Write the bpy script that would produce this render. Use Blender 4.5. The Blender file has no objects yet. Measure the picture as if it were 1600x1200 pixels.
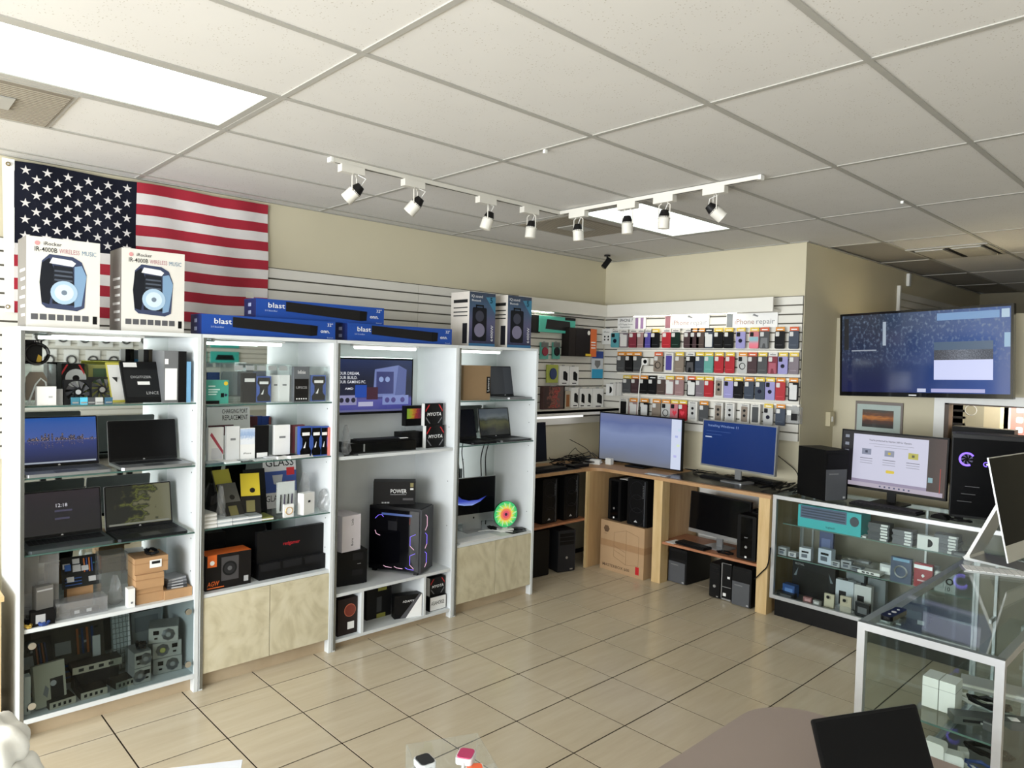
import bpy, bmesh, math, random
from mathutils import Vector, Matrix
random.seed(7)
PI = math.pi
SC = bpy.context.scene
COL = SC.collection

# ------------------------------------------------------------------ camera
CAM = Vector((0, 0, 1.9))
FPX = 1113.1                       # focal length in pixels of the 1600 x 1200 frame
YAW, PITCH, ROLL = -0.8132, -0.0322, 0.0259
FWD = Vector((math.sin(YAW)*math.cos(PITCH), math.cos(YAW)*math.cos(PITCH), math.sin(PITCH)))
_r0 = Vector((math.cos(YAW), -math.sin(YAW), 0)); _u0 = _r0.cross(FWD)
RGT = _r0*math.cos(ROLL) + _u0*math.sin(ROLL)
UPV = -_r0*math.sin(ROLL) + _u0*math.cos(ROLL)
cd = bpy.data.cameras.new('camera'); cam = bpy.data.objects.new('camera', cd); COL.objects.link(cam)
cd.sensor_width = 36; cd.lens = FPX/1600*36; cd.clip_start = .05; cd.clip_end = 60
mw = Matrix((RGT, UPV, -FWD)).transposed().to_4x4(); mw.translation = CAM
cam.matrix_world = mw; SC.camera = cam

# ------------------------------------------------------------------ light and exposure
SC.view_settings.view_transform = 'Standard'; SC.view_settings.look = 'None'
SC.view_settings.gamma = 1; SC.view_settings.use_curve_mapping = False
SC.view_settings.exposure = 0.0
SC.cycles.max_bounces = 7; SC.cycles.diffuse_bounces = 3; SC.cycles.glossy_bounces = 3; SC.cycles.transparent_max_bounces = 10
wd = bpy.data.worlds.new('sky'); SC.world = wd; wd.use_nodes = True
_bg = wd.node_tree.nodes['Background']; _bg.inputs[0].default_value = (.82, .91, 1, 1); _bg.inputs[1].default_value = 1.0
def area(name, loc, rot, sx, sy, power, col=(1, 1, 1), parent=None, spread=180):
    l = bpy.data.lights.new(name, 'AREA'); l.shape = 'RECTANGLE'; l.size = sx; l.size_y = sy
    l.energy = power; l.color = col; l.spread = math.radians(spread)
    o = bpy.data.objects.new(name, l); COL.objects.link(o); o.location = loc; o.rotation_euler = rot
    o.parent = parent
    return o
# daylight entering through the storefront glass behind the camera (wall y = -4.2) plus an added side fill lamp with no opening behind it
area('daylight_storefront', (-1.3, -4.1, 1.45), (math.radians(104), 0, 0), 6.4, 2.3, 720, (.93, .97, 1))
area('side_fill_light', (2.1, -1.4, 1.3), (math.radians(90), 0, math.radians(90)), 2.2, 2.2, 45, (.95, .98, 1))

# ------------------------------------------------------------------ pixel -> point on a known plane (surveying the photograph)
def ray(px, py): return FWD + RGT*((px-800)/FPX) - UPV*((py-600)/FPX)
def PX(px, py, x): d = ray(px, py); return CAM + d*((x-CAM.x)/d.x)
def PY(px, py, y): d = ray(px, py); return CAM + d*((y-CAM.y)/d.y)
def PZ(px, py, z): d = ray(px, py); return CAM + d*((z-CAM.z)/d.z)

# ------------------------------------------------------------------ materials
def lin(c):
    return tuple(((v/255)/12.92 if v/255 <= .04045 else ((v/255+.055)/1.055)**2.4) for v in c)
_mc = {}
def nodes_of(m):
    m.use_nodes = True; nt = m.node_tree
    return nt, nt.nodes, nt.links, nt.nodes['Principled BSDF']
def M(c, rough=.5, metal=0, emit=0, var=.06, scale=14, coat=0, spec=.5):
    """plain surface with a faint procedural mottle; c is sRGB 0-255"""
    key = (tuple(c), rough, metal, emit, var, scale, coat, spec)
    if key in _mc: return _mc[key]
    m = bpy.data.materials.new('surface_%d' % len(_mc)); nt, N, L, b = nodes_of(m)
    if max(c) < 62 and not emit: spec *= .45; c = [v*.72 for v in c]      # matt black plastics and card
    r = lin(c)
    b.inputs['Roughness'].default_value = rough; b.inputs['Metallic'].default_value = metal
    b.inputs['Specular IOR Level'].default_value = spec
    if coat: b.inputs['Coat Weight'].default_value = coat
    if emit:
        b.inputs['Emission Color'].default_value = (*r, 1); b.inputs['Emission Strength'].default_value = emit
        b.inputs['Base Color'].default_value = (*[v*.1 for v in r], 1)
    else:
        tc = N.new('ShaderNodeTexCoord'); n = N.new('ShaderNodeTexNoise'); n.inputs['Scale'].default_value = scale
        n.inputs['Detail'].default_value = 3
        mx = N.new('ShaderNodeMix'); mx.data_type = 'RGBA'
        mx.inputs[6].default_value = (*[v*(1-var) for v in r], 1); mx.inputs[7].default_value = (*[min(1, v*(1+var)) for v in r], 1)
        L.new(tc.outputs['Object'], n.inputs['Vector']); L.new(n.outputs['Fac'], mx.inputs[0]); L.new(mx.outputs[2], b.inputs['Base Color'])
    if 0 < emit < 2: m.cycles.emission_sampling = 'NONE'
    _mc[key] = m
    return m
def ramp_mat(name, stops, axis='Z', emit=0, rough=.5, noise=0, nscale=6, mode='LINEAR', coord='Generated', stretch=(1, 1, 1)):
    """colour ramp along a generated axis, stirred by noise; for prints and screens"""
    m = bpy.data.materials.new(name); nt, N, L, b = nodes_of(m)
    tc = N.new('ShaderNodeTexCoord'); sp = N.new('ShaderNodeSeparateXYZ'); L.new(tc.outputs[coord], sp.inputs[0])
    v = sp.outputs[axis]
    if noise:
        mp = N.new('ShaderNodeMapping'); mp.inputs['Scale'].default_value = stretch
        n = N.new('ShaderNodeTexNoise'); n.inputs['Scale'].default_value = nscale; n.inputs['Detail'].default_value = 4
        L.new(tc.outputs[coord], mp.inputs[0]); L.new(mp.outputs[0], n.inputs['Vector'])
        a = N.new('ShaderNodeMath'); a.operation = 'MULTIPLY_ADD'; a.inputs[1].default_value = noise
        a.inputs[2].default_value = -noise/2; L.new(n.outputs['Fac'], a.inputs[0])
        s = N.new('ShaderNodeMath'); L.new(v, s.inputs[0]); L.new(a.outputs[0], s.inputs[1]); v = s.outputs[0]
    cr = N.new('ShaderNodeValToRGB'); cr.color_ramp.interpolation = mode
    e = cr.color_ramp.elements
    while len(e) < len(stops): e.new(.5)
    for el, (p, c) in zip(e, stops): el.position = p; el.color = (*lin(c), 1)
    L.new(v, cr.inputs[0])
    b.inputs['Roughness'].default_value = rough
    if emit:
        L.new(cr.outputs[0], b.inputs['Emission Color']); b.inputs['Emission Strength'].default_value = emit
        b.inputs['Base Color'].default_value = (.01, .01, .01, 1)
    else: L.new(cr.outputs[0], b.inputs['Base Color'])
    if 0 < emit < 1: m.cycles.emission_sampling = 'NONE'
    return m
def clear_mat(name, tint=(235, 245, 242), refl=.08, rough=.02, haze=0.0):
    """thin clear sheet: straight-through light plus a surface reflection"""
    m = bpy.data.materials.new(name); m.use_nodes = True; nt = m.node_tree; N = nt.nodes; L = nt.links; N.clear()
    o = N.new('ShaderNodeOutputMaterial'); t = N.new('ShaderNodeBsdfTransparent'); g = N.new('ShaderNodeBsdfGlossy')
    t.inputs[0].default_value = (*lin(tint), 1); g.inputs['Roughness'].default_value = rough
    lw = N.new('ShaderNodeLayerWeight'); lw.inputs[0].default_value = .35
    a = N.new('ShaderNodeMath'); a.operation = 'MULTIPLY_ADD'; a.inputs[1].default_value = .42; a.inputs[2].default_value = refl
    L.new(lw.outputs['Facing'], a.inputs[0])
    p = N.new('ShaderNodeMath'); p.operation = 'POWER'; p.inputs[1].default_value = 1.6; L.new(a.outputs[0], p.inputs[0])
    x = N.new('ShaderNodeMixShader'); L.new(p.outputs[0], x.inputs[0]); L.new(t.outputs[0], x.inputs[1]); L.new(g.outputs[0], x.inputs[2])
    last = x
    if haze:
        d = N.new('ShaderNodeBsdfDiffuse'); d.inputs[0].default_value = (.8, .8, .8, 1)
        n = N.new('ShaderNodeTexNoise'); n.inputs['Scale'].default_value = 18
        q = N.new('ShaderNodeMath'); q.operation = 'MULTIPLY'; q.inputs[1].default_value = haze*2; L.new(n.outputs['Fac'], q.inputs[0])
        x2 = N.new('ShaderNodeMixShader'); L.new(q.outputs[0], x2.inputs[0]); L.new(x.outputs[0], x2.inputs[1]); L.new(d.outputs[0], x2.inputs[2]); last = x2
    L.new(last.outputs[0], o.inputs[0])
    return m
WHITE = (236, 236, 232); BLACK = (18, 18, 20)
m_white = M((232, 232, 228), .45); m_black = M((17, 17, 19), .45); m_gloss = M((10, 10, 12), .12, coat=.3); m_dark = M((36, 36, 39), .5)
m_grey = M((120, 122, 124), .5); m_silver = M((190, 192, 195), .32, .8); m_chrome = M((205, 207, 210), .12, 1.0); m_alu = M((176, 178, 180), .35, .7)
m_lgrey = M((176, 177, 178), .55); m_kraft = M((176, 138, 98), .8, var=.08, scale=25); m_print = M((40, 40, 42), .6)
m_paper = M((238, 238, 236), .7); m_red = M((190, 30, 38), .5); m_orange = M((226, 108, 40), .5); m_yellow = M((222, 190, 50), .55)
m_teal = M((64, 190, 178), .5); m_blue = M((22, 66, 170), .45); m_navy = M((28, 38, 72), .45); m_wtext = M((240, 240, 240), .5); m_btext = M((25, 25, 28), .5)
m_glass = clear_mat('clear_glass', (249, 253, 252), .03); m_glasspane = clear_mat('showcase_glass', (246, 250, 249), .03)
m_acryl = clear_mat('clear_acrylic', (250, 252, 252), .10, .05, haze=.02); m_bag = clear_mat('plastic_bag', (240, 241, 242), .14, .22, haze=.12)
m_edge = M((70, 98, 92), .15, 0, spec=.6)

# ------------------------------------------------------------------ mesh helpers
class MB:
    def __init__(s): s.v = []; s.f = []; s.mi = []
    def add(s, vs, fs, mi=0):
        k = len(s.v); s.v += [tuple(p) for p in vs]; s.f += [tuple(i+k for i in f) for f in fs]; s.mi += [mi]*len(fs); return s
    def box(s, x0, y0, z0, x1, y1, z1, mi=0):
        return s.add([(x0, y0, z0), (x1, y0, z0), (x1, y1, z0), (x0, y1, z0), (x0, y0, z1), (x1, y0, z1), (x1, y1, z1), (x0, y1, z1)],
                     [(0, 3, 2, 1), (4, 5, 6, 7), (0, 1, 5, 4), (1, 2, 6, 5), (2, 3, 7, 6), (3, 0, 4, 7)], mi)
    def cbox(s, c, d, mi=0, rot=None):
        x, y, z = d[0]/2, d[1]/2, d[2]/2
        vs = [Vector(p) for p in [(-x, -y, -z), (x, -y, -z), (x, y, -z), (-x, y, -z), (-x, -y, z), (x, -y, z), (x, y, z), (-x, y, z)]]
        if rot is not None: vs = [rot @ p for p in vs]
        c = Vector(c)
        return s.add([p+c for p in vs], [(0, 3, 2, 1), (4, 5, 6, 7), (0, 1, 5, 4), (1, 2, 6, 5), (2, 3, 7, 6), (3, 0, 4, 7)], mi)
    def prism(s, poly, y0, y1, mi=0, ax='Y'):
        """polygon (counter-clockwise seen from -Y) in XZ pushed along Y; ax='Z': polygon in XY pushed along Z"""
        n = len(poly)
        if ax == 'Y': vs = [(a, y0, b) for a, b in poly]+[(a, y1, b) for a, b in poly]
        elif ax == 'Z': vs = [(a, b, y1) for a, b in poly]+[(a, b, y0) for a, b in poly]
        else: vs = [(y1, a, b) for a, b in poly]+[(y0, a, b) for a, b in poly]
        fs = [tuple(range(n)), tuple(range(2*n-1, n-1, -1))]+[((i+1) % n, i, i+n, (i+1) % n+n) for i in range(n)]
        return s.add(vs, fs, mi)
    def cyl(s, a, b, r, n=14, mi=0, r2=None, cap=True):
        a = Vector(a); b = Vector(b); r2 = r if r2 is None else r2
        d = (b-a).normalized(); u = d.orthogonal().normalized(); w = d.cross(u)
        vs = [a+(u*math.cos(t)+w*math.sin(t))*r for t in [2*PI*i/n for i in range(n)]]+[b+(u*math.cos(t)+w*math.sin(t))*r2 for t in [2*PI*i/n for i in range(n)]]
        fs = [(i, (i+1) % n, (i+1) % n+n, i+n) for i in range(n)]
        if cap: fs += [tuple(range(n-1, -1, -1)), tuple(range(n, 2*n))]
        return s.add(vs, fs, mi)
    def tube(s, pts, r, n=6, mi=0):
        pts = [Vector(p) for p in pts]; k = len(pts); vs = []; fs = []
        u = None
        for i, p in enumerate(pts):
            d = (pts[min(i+1, k-1)]-pts[max(i-1, 0)])
            d = d.normalized() if d.length > 1e-9 else Vector((0, 0, 1))
            u = d.orthogonal().normalized() if u is None else (u-d*u.dot(d))
            u = u.normalized() if u.length > 1e-6 else d.orthogonal().normalized()
            w = d.cross(u)
            vs += [p+(u*math.cos(2*PI*j/n)+w*math.sin(2*PI*j/n))*r for j in range(n)]
        for i in range(k-1):
            fs += [(i*n+j, i*n+(j+1) % n, (i+1)*n+(j+1) % n, (i+1)*n+j) for j in range(n)]
        fs += [tuple(range(n-1, -1, -1)), tuple(range((k-1)*n, k*n))]
        return s.add(vs, fs, mi)
    def torus(s, c, R, r, n=24, k=6, mi=0, ax='Y', a0=0, a1=2*PI):
        pts = []
        full = abs(a1-a0-2*PI) < 1e-6
        for i in range(n+1):
            t = a0+(a1-a0)*i/n; p = (R*math.cos(t), R*math.sin(t))
            q = {'Y': (p[0], 0, p[1]), 'Z': (p[0], p[1], 0), 'X': (0, p[0], p[1])}[ax]
            pts.append(Vector(c)+Vector(q))
        return s.tube(pts, r, k, mi)
    def obj(s, name, mats, parent=None, loc=(0, 0, 0), rot=(0, 0, 0), smooth=False, label=None):
        me = bpy.data.meshes.new(name); me.from_pydata(s.v, [], s.f)
        for m in (mats if isinstance(mats, (list, tuple)) else [mats]): me.materials.append(m)
        if any(s.mi): me.polygons.foreach_set('material_index', s.mi)
        if smooth:
            me.polygons.foreach_set('use_smooth', [True]*len(s.f))
            try: me.set_sharp_from_angle(angle=math.radians(38))
            except Exception: pass
        me.update()
        o = bpy.data.objects.new(name, me); COL.objects.link(o)
        o.location = loc; o.rotation_euler = rot; o.parent = parent
        if label: o['label'] = label
        return o
def rrect(x0, z0, x1, z1, r, n=4):
    pts = []
    for cx, cz, a in ((x1-r, z0+r, -PI/2), (x1-r, z1-r, 0), (x0+r, z1-r, PI/2), (x0+r, z0+r, PI)):
        pts += [(cx+r*math.cos(a+PI/2*i/n), cz+r*math.sin(a+PI/2*i/n)) for i in range(n+1)]
    return pts
def circ(cx, cz, r, n=20, rz=None):
    rz = r if rz is None else rz
    return [(cx+r*math.cos(2*PI*i/n), cz+rz*math.sin(2*PI*i/n)) for i in range(n)]
def tag(o, label, cat, group=None, kind=None):
    if label: o['label'] = label
    if cat: o['category'] = cat
    if group: o['group'] = group
    if kind: o['kind'] = kind
    return o
def thing(name, label, cat, loc=(0, 0, 0), rz=0, group=None, rx=0, ry=0):
    o = bpy.data.objects.new(name, None); COL.objects.link(o); o.empty_display_size = .05
    o.location = loc; o.rotation_euler = (rx, ry, rz); return tag(o, label, cat, group)
def part(name, mats, parent, *boxes, label=None, rot=(0, 0, 0), loc=(0, 0, 0)):
    b = MB()
    for q in boxes: b.box(*q)
    return b.obj(name, mats, parent, loc, rot, label=label)
def flat(name, poly, mat, parent, y, t=.0012, label=None):
    """thin printed or applied shape on a front face (faces -Y) lying at depth y"""
    return MB().prism(poly, y-t, y).obj(name, mat, parent, label=label)
def rect(x0, z0, x1, z1): return [(x0, z0), (x1, z0), (x1, z1), (x0, z1)]
_tc = {}
def text(s, h, mat, parent, x, z, y, w=None, align='LEFT', rot=(PI/2, 0, 0), bold=0.0, name='lettering', shear=0):
    """flat lettering, cap height h, standing on a front face at depth y"""
    key = (s, align, bold, shear)
    if key not in _tc:
        cu = bpy.data.curves.new('letters', 'FONT'); cu.body = s; cu.align_x = align; cu.size = 1; cu.resolution_u = 2; cu.offset = bold*.45; cu.shear = shear
        ob = bpy.data.objects.new('letters', cu); me = bpy.data.meshes.new_from_object(ob)
        bpy.data.objects.remove(ob); bpy.data.curves.remove(cu); _tc[key] = me
    me = _tc[key].copy(); me.materials.clear(); me.materials.append(mat)
    o = bpy.data.objects.new(name, me); COL.objects.link(o); o.parent = parent
    xs = [v.co.x for v in me.vertices] or [0, 1]; k = h/.69; kx = k if w is None else w/max(1e-6, max(xs)-min(xs))
    o.location = (x, y, z); o.rotation_euler = rot; o.scale = (kx, k, k)
    return o
ORD = ['first', 'second', 'third', 'fourth', 'fifth', 'sixth', 'seventh', 'eighth', 'ninth', 'tenth', 'eleventh', 'twelfth', 'thirteenth', 'fourteenth',
       'fifteenth', 'sixteenth', 'seventeenth', 'eighteenth', 'nineteenth', 'twentieth']
def copy_tree(o, parent=None):
    c = o.copy(); COL.objects.link(c); c.parent = parent
    for ch in [k for k in bpy.data.objects if k.parent == o]: copy_tree(ch, c)
    return c
XF = -4.047      # fronts of the white display cabinets
XB = -4.53       # their mirror backs
HL = PI/2        # heading of things that face +X (into the room from the wall with the cabinets)
def faceX(x, z, pl, pr, py, ptop=None):
    """survey a thing facing +X whose front stands at x: (centre y, width, height)"""
    a = PX(pl, py, x).y; b = PX(pr, py, x).y
    h = PX((pl+pr)/2, ptop, x).z-z if ptop is not None else None
    return (a+b)/2, b-a, h
def faceY(y, z, pl, pr, py, ptop=None):
    a = PY(pl, py, y).x; b = PY(pr, py, y).x
    h = PY((pl+pr)/2, ptop, y).z-z if ptop is not None else None
    return (a+b)/2, b-a, h
def cartonX(name, label, cat, mat, x, z, pl, pr, py, ptop, d, group=None, rz=0, h=None, w=None, lid=False):
    """carton facing +X, origin at the bottom middle of its front face; local x = width, front at y=0, depth to +y"""
    cy, w_, h_ = faceX(x, z, pl, pr, py, ptop); w = w or w_; h = h or h_
    t = thing(name, label, cat, (x, cy, z), HL+rz, group)
    part('body', mat, t, (-w/2, 0, 0, w/2, d, h))
    t['w'] = w; t['h'] = h
    return t, w, h
def cartonY(name, label, cat, mat, y, z, pl, pr, py, ptop, d, group=None, rz=0, h=None, w=None):
    cx, w_, h_ = faceY(y, z, pl, pr, py, ptop); w = w or w_; h = h or h_
    t = thing(name, label, cat, (cx, y, z), rz, group)
    part('body', mat, t, (-w/2, 0, 0, w/2, d, h))
    return t, w, h
# ================================================================== ROOM
HC = 2.951
def streak_mat(name, c1, c2, c3, sc, rough, rand=True, bump=.0):
    m = bpy.data.materials.new(name); nt, N, L, b = nodes_of(m)
    tc = N.new('ShaderNodeTexCoord'); mp = N.new('ShaderNodeMapping'); mp.inputs['Scale'].default_value = sc
    oi = N.new('ShaderNodeObjectInfo'); ad = N.new('ShaderNodeVectorMath'); ad.operation = 'ADD'
    mu = N.new('ShaderNodeVectorMath'); mu.operation = 'SCALE'; mu.inputs[3].default_value = 37.0
    cx = N.new('ShaderNodeCombineXYZ'); L.new(oi.outputs['Random'], cx.inputs[0]); L.new(oi.outputs['Random'], cx.inputs[2])
    L.new(cx.outputs[0], mu.inputs[0]); L.new(tc.outputs['Object'], mp.inputs[0]); L.new(mp.outputs[0], ad.inputs[0]); L.new(mu.outputs[0], ad.inputs[1])
    n = N.new('ShaderNodeTexNoise'); n.inputs['Scale'].default_value = 1; n.inputs['Detail'].default_value = 5; n.inputs['Roughness'].default_value = .6
    L.new(ad.outputs[0], n.inputs['Vector'])
    cr = N.new('ShaderNodeValToRGB'); e = cr.color_ramp.elements; e[0].position = .3; e[1].position = .7
    e[0].color = (*lin(c1), 1); e[1].color = (*lin(c3), 1); k = e.new(.5); k.color = (*lin(c2), 1)
    L.new(n.outputs['Fac'], cr.inputs[0]); L.new(cr.outputs[0], b.inputs['Base Color']); b.inputs['Roughness'].default_value = rough
    if bump:
        bp = N.new('ShaderNodeBump'); bp.inputs['Strength'].default_value = bump; bp.inputs['Distance'].default_value = .01
        L.new(n.outputs['Fac'], bp.inputs['Height']); L.new(bp.outputs[0], b.inputs['Normal'])
    return m
m_tile = streak_mat('floor_tile_stone', (199, 184, 158), (205, 191, 165), (210, 197, 172), (20, 2.2, 3), .2)
m_grout = M((58, 44, 31), .8)
m_wall = M((204, 196, 170), .75, var=.03, scale=3); m_wallgrey = M((184, 180, 166), .75, var=.03, scale=3)
m_slat = M((222, 219, 210), .5, var=.03, scale=5); m_groove = M((88, 84, 74), .8)
m_tbar = M((168, 166, 159), .6); m_marble = None
def ctile_mat():
    m = bpy.data.materials.new('mineral_fibre_tile'); nt, N, L, b = nodes_of(m)
    tc = N.new('ShaderNodeTexCoord'); oi = N.new('ShaderNodeObjectInfo')
    n = N.new('ShaderNodeTexNoise'); n.inputs['Scale'].default_value = 3; v = N.new('ShaderNodeTexVoronoi'); v.inputs['Scale'].default_value = 85
    n2 = N.new('ShaderNodeTexNoise'); n2.inputs['Scale'].default_value = 9
    for q in (n, v, n2): L.new(tc.outputs['Object'], q.inputs['Vector'])
    cr = N.new('ShaderNodeValToRGB'); e = cr.color_ramp.elements; e[0].position = .12; e[1].position = .22
    e[0].color = (*lin((206, 200, 188)), 1); e[1].color = (1, 1, 1, 1); L.new(v.outputs['Distance'], cr.inputs[0])
    gate = N.new('ShaderNodeMath'); gate.operation = 'GREATER_THAN'; gate.inputs[1].default_value = .5; L.new(n2.outputs['Fac'], gate.inputs[0])
    base = N.new('ShaderNodeMix'); base.data_type = 'RGBA'; base.inputs[6].default_value = (*lin((209, 207, 203)), 1); base.inputs[7].default_value = (*lin((216, 214, 210)), 1)
    L.new(n.outputs['Fac'], base.inputs[0])
    mul = N.new('ShaderNodeMix'); mul.data_type = 'RGBA'; mul.blend_type = 'MULTIPLY'; L.new(gate.outputs[0], mul.inputs[0]); L.new(base.outputs[2], mul.inputs[6]); L.new(cr.outputs[0], mul.inputs[7])
    L.new(mul.outputs[2], b.inputs['Base Color']); b.inputs['Roughness'].default_value = .9
    return m
m_ctile = ctile_mat()

# floor: slab, then the tiles one by one
floor = tag(part('floor', [m_grout], None, (-4.9, -4.3, -.08, 2.3, 11.2, -.002)), 'beige stone-look floor tiles with dark grout joints', None, kind='structure')
TX, TY, FX0, FY0 = .4039, .4017, -1.835, 2.597
me0 = None; nt_ = 0
def slab_tile(w, h):
    g = .0040; b = MB(); c = 0.0
    b.add([(g, g, -.006), (w-g, g, -.006), (w-g, h-g, -.006), (g, h-g, -.006), (g+c, g+c, 0), (w-g-c, g+c, 0), (w-g-c, h-g-c, 0), (g+c, h-g-c, 0)],
          [(4, 5, 6, 7), (0, 1, 5, 4), (1, 2, 6, 5), (2, 3, 7, 6), (3, 0, 4, 7)])
    return b
first = None; ib = MB()
for i in range(-11, 7):
    for j in range(-17, 12):
        x = FX0+i*TX; y = FY0+j*TY
        inview = -4.5 < x < .05 and .2 < y < 6.2 and (y > 1.2 or x < -1.2) and (x < -1.15 or y < 3.6)
        if x < -4.9: continue
        if inview:
            if first is None:
                o = first = slab_tile(TX, TY).obj('floor_tile', m_tile, floor)
            else:
                o = first.copy(); COL.objects.link(o); o.parent = floor
            o.location = (x, y, 0)
        else:
            g = .0022; ib.box(x+g, y+g, -.006, x+TX-g, y+TY-g, 0)
tag(ib.obj('outer_floor_tiles', m_tile, floor), None, None, kind='stuff')

# ceiling: deck, tiles, T-bars
AX = [-.967-.61*i for i in range(-5, 7)]            # lines parallel to the cabinet wall
BY = [.098+1.22*j for j in range(-3, 9)]            # lines parallel to the phone wall
ceiling = tag(part('ceiling', [M((150, 146, 138), .9)], None, (-4.9, -4.3, HC+.012, 2.3, 11.2, HC+.1)), 'suspended ceiling of speckled white tiles in a metal grid', None, kind='structure')
xs = sorted([-4.77]+AX+[2.2]); ys = [-4.2]+BY+[11.0]
holes = {(-3.407, -2.797, .098), (-3.407, -2.797, 3.758)}
def ckey(x0, y0): return (round(x0, 2), round(y0, 2))
light_cells = {(-3.41, .1), (-3.41, 3.76)}
cache = {}
for a in range(len(xs)-1):
    for bq in range(len(ys)-1):
        x0, x1, y0, y1 = xs[a], xs[a+1], ys[bq], ys[bq+1]
        if x1-x0 < .03 or ckey(x0, y0) in light_cells: continue
        if x0 < -2.7 and y0 > 5.9: continue
        w, h = x1-x0, y1-y0; k = (round(w, 2), round(h, 2))
        if k not in cache:
            o = cache[k] = part('ceiling_tile', [m_ctile], ceiling, (.006, .006, 0, w-.006, h-.006, .012))
        else:
            o = cache[k].copy(); COL.objects.link(o); o.parent = ceiling
        o.location = (x0, y0, HC)
for x in AX: part('grid_runner', [m_tbar], ceiling, (x-.012, -4.2, HC-.005, x+.012, 11, HC+.002))
for y in BY:
    xa = -4.77 if y < 5.8 else -2.65
    part('grid_runner', [m_tbar], ceiling, (xa, y-.012, HC-.004, 2.2, y+.012, HC+.002))
part('wall_angle', [m_tbar], ceiling, (-4.77, -4.2, HC-.006, -4.747, 5.82, HC+.001)); part('wall_angle', [m_tbar], ceiling, (-4.77, 5.797, HC-.006, -2.65, 5.82, HC+.001))
part('wall_angle', [m_tbar], ceiling, (-2.65, 5.8, HC-.006, -2.627, 11, HC+.001))

# walls
wl = tag(part('wall_left', [m_wall], None, (-4.9, -4.3, 0, -4.77, 6, HC)), 'beige wall with white slatboard behind the cabinets', None, kind='structure')
wb = tag(part('wall_back', [m_wall], None, (-4.77, 5.82, 0, -2.65, 11, HC)), 'beige wall with white slatboard holding phone cases', None, kind='structure')
def slats(parent, x0, x1, along, z0=1.29, n=16, joints=()):
    p = .0762; cuts = [x0]+list(joints)+[x1]
    for k in range(n):
        for a, b in zip(cuts[:-1], cuts[1:]):
            g = .0015
            if along == 'Y': part('slat', [m_slat], parent, (-4.77, a+g, z0+k*p, -4.75, b-g, z0+k*p+p-.011))
            else: part('slat', [m_slat], parent, (a+g, 5.80, z0+k*p, b-g, 5.82, z0+k*p+p-.011))
part('slat_backing', [m_groove], wl, (-4.775, -3.0, 1.29, -4.763, 5.80, 2.505)); part('slat_backing', [m_groove], wb, (-4.75, 5.813, 1.29, -2.655, 5.825, 2.505))
slats(wl, -.3, 5.80, 'Y', joints=(.98, 3.42, 4.64)); slats(wb, -4.75, -2.655, 'X')
tag(part('wall_front', [m_wall], None, (-4.9, -4.3, 0, 2.3, -4.2, .3), (-4.9, -4.3, 2.6, 2.3, -4.2, HC), (-4.9, -4.3, .3, -4.6, -4.2, 2.6), (1.9, -4.3, .3, 2.3, -4.2, 2.6)), 'storefront wall around the shop window', None, kind='structure')
tag(part('wall_right', [m_wallgrey], None, (2.2, -4.3, 0, 2.3, 11.2, HC)), 'plain wall on the far side of the shop', None, kind='structure')
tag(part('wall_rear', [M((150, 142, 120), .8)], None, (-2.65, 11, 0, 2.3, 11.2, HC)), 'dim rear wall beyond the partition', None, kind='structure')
# half-height partition under the television, with its pass-through opening
YP = 6.48; ox0, ox1 = -1.765, -.2; oz0, oz1 = 1.0, 1.655
wp = tag(part('wall_partition', [m_wall], None, (-2.65, YP, 0, ox0, YP+.1, 2.36), (ox0, YP, oz1, ox1, YP+.1, 2.36), (ox0, YP, 0, ox1, YP+.1, oz0), (ox1, YP, 0, 2.2, YP+.1, 2.36)),
         'beige partition wall carrying the television and a pass-through', None, kind='structure')
part('opening_frame', [M((70, 52, 34), .5)], wp, (ox0-.0, YP-.012, oz0, ox0+.03, YP+.1, oz1), (ox0, YP-.012, oz1-.012, ox1, YP+.1, oz1))
part('opening_casing', [m_white], wp, (ox0-.075, YP-.018, .93, ox0, YP, oz1), (ox0-.075, YP-.018, oz1, ox1, YP, oz1+.07))
# slatboard on the return wall past the partition
for k in range(4):
    part('slat', [m_slat], wb, (-2.65, 7.98, 2.42+k*.0762, -2.632, 10.6, 2.42+k*.0762+.065))
part('slat_end_cap', [m_white], wb, (-2.65, 7.94, 2.0, -2.62, 7.975, 2.78)); part('conduit', [m_white], wb, (-2.65, 8.2, 2.80, -2.62, 8.25, 2.93))
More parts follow.
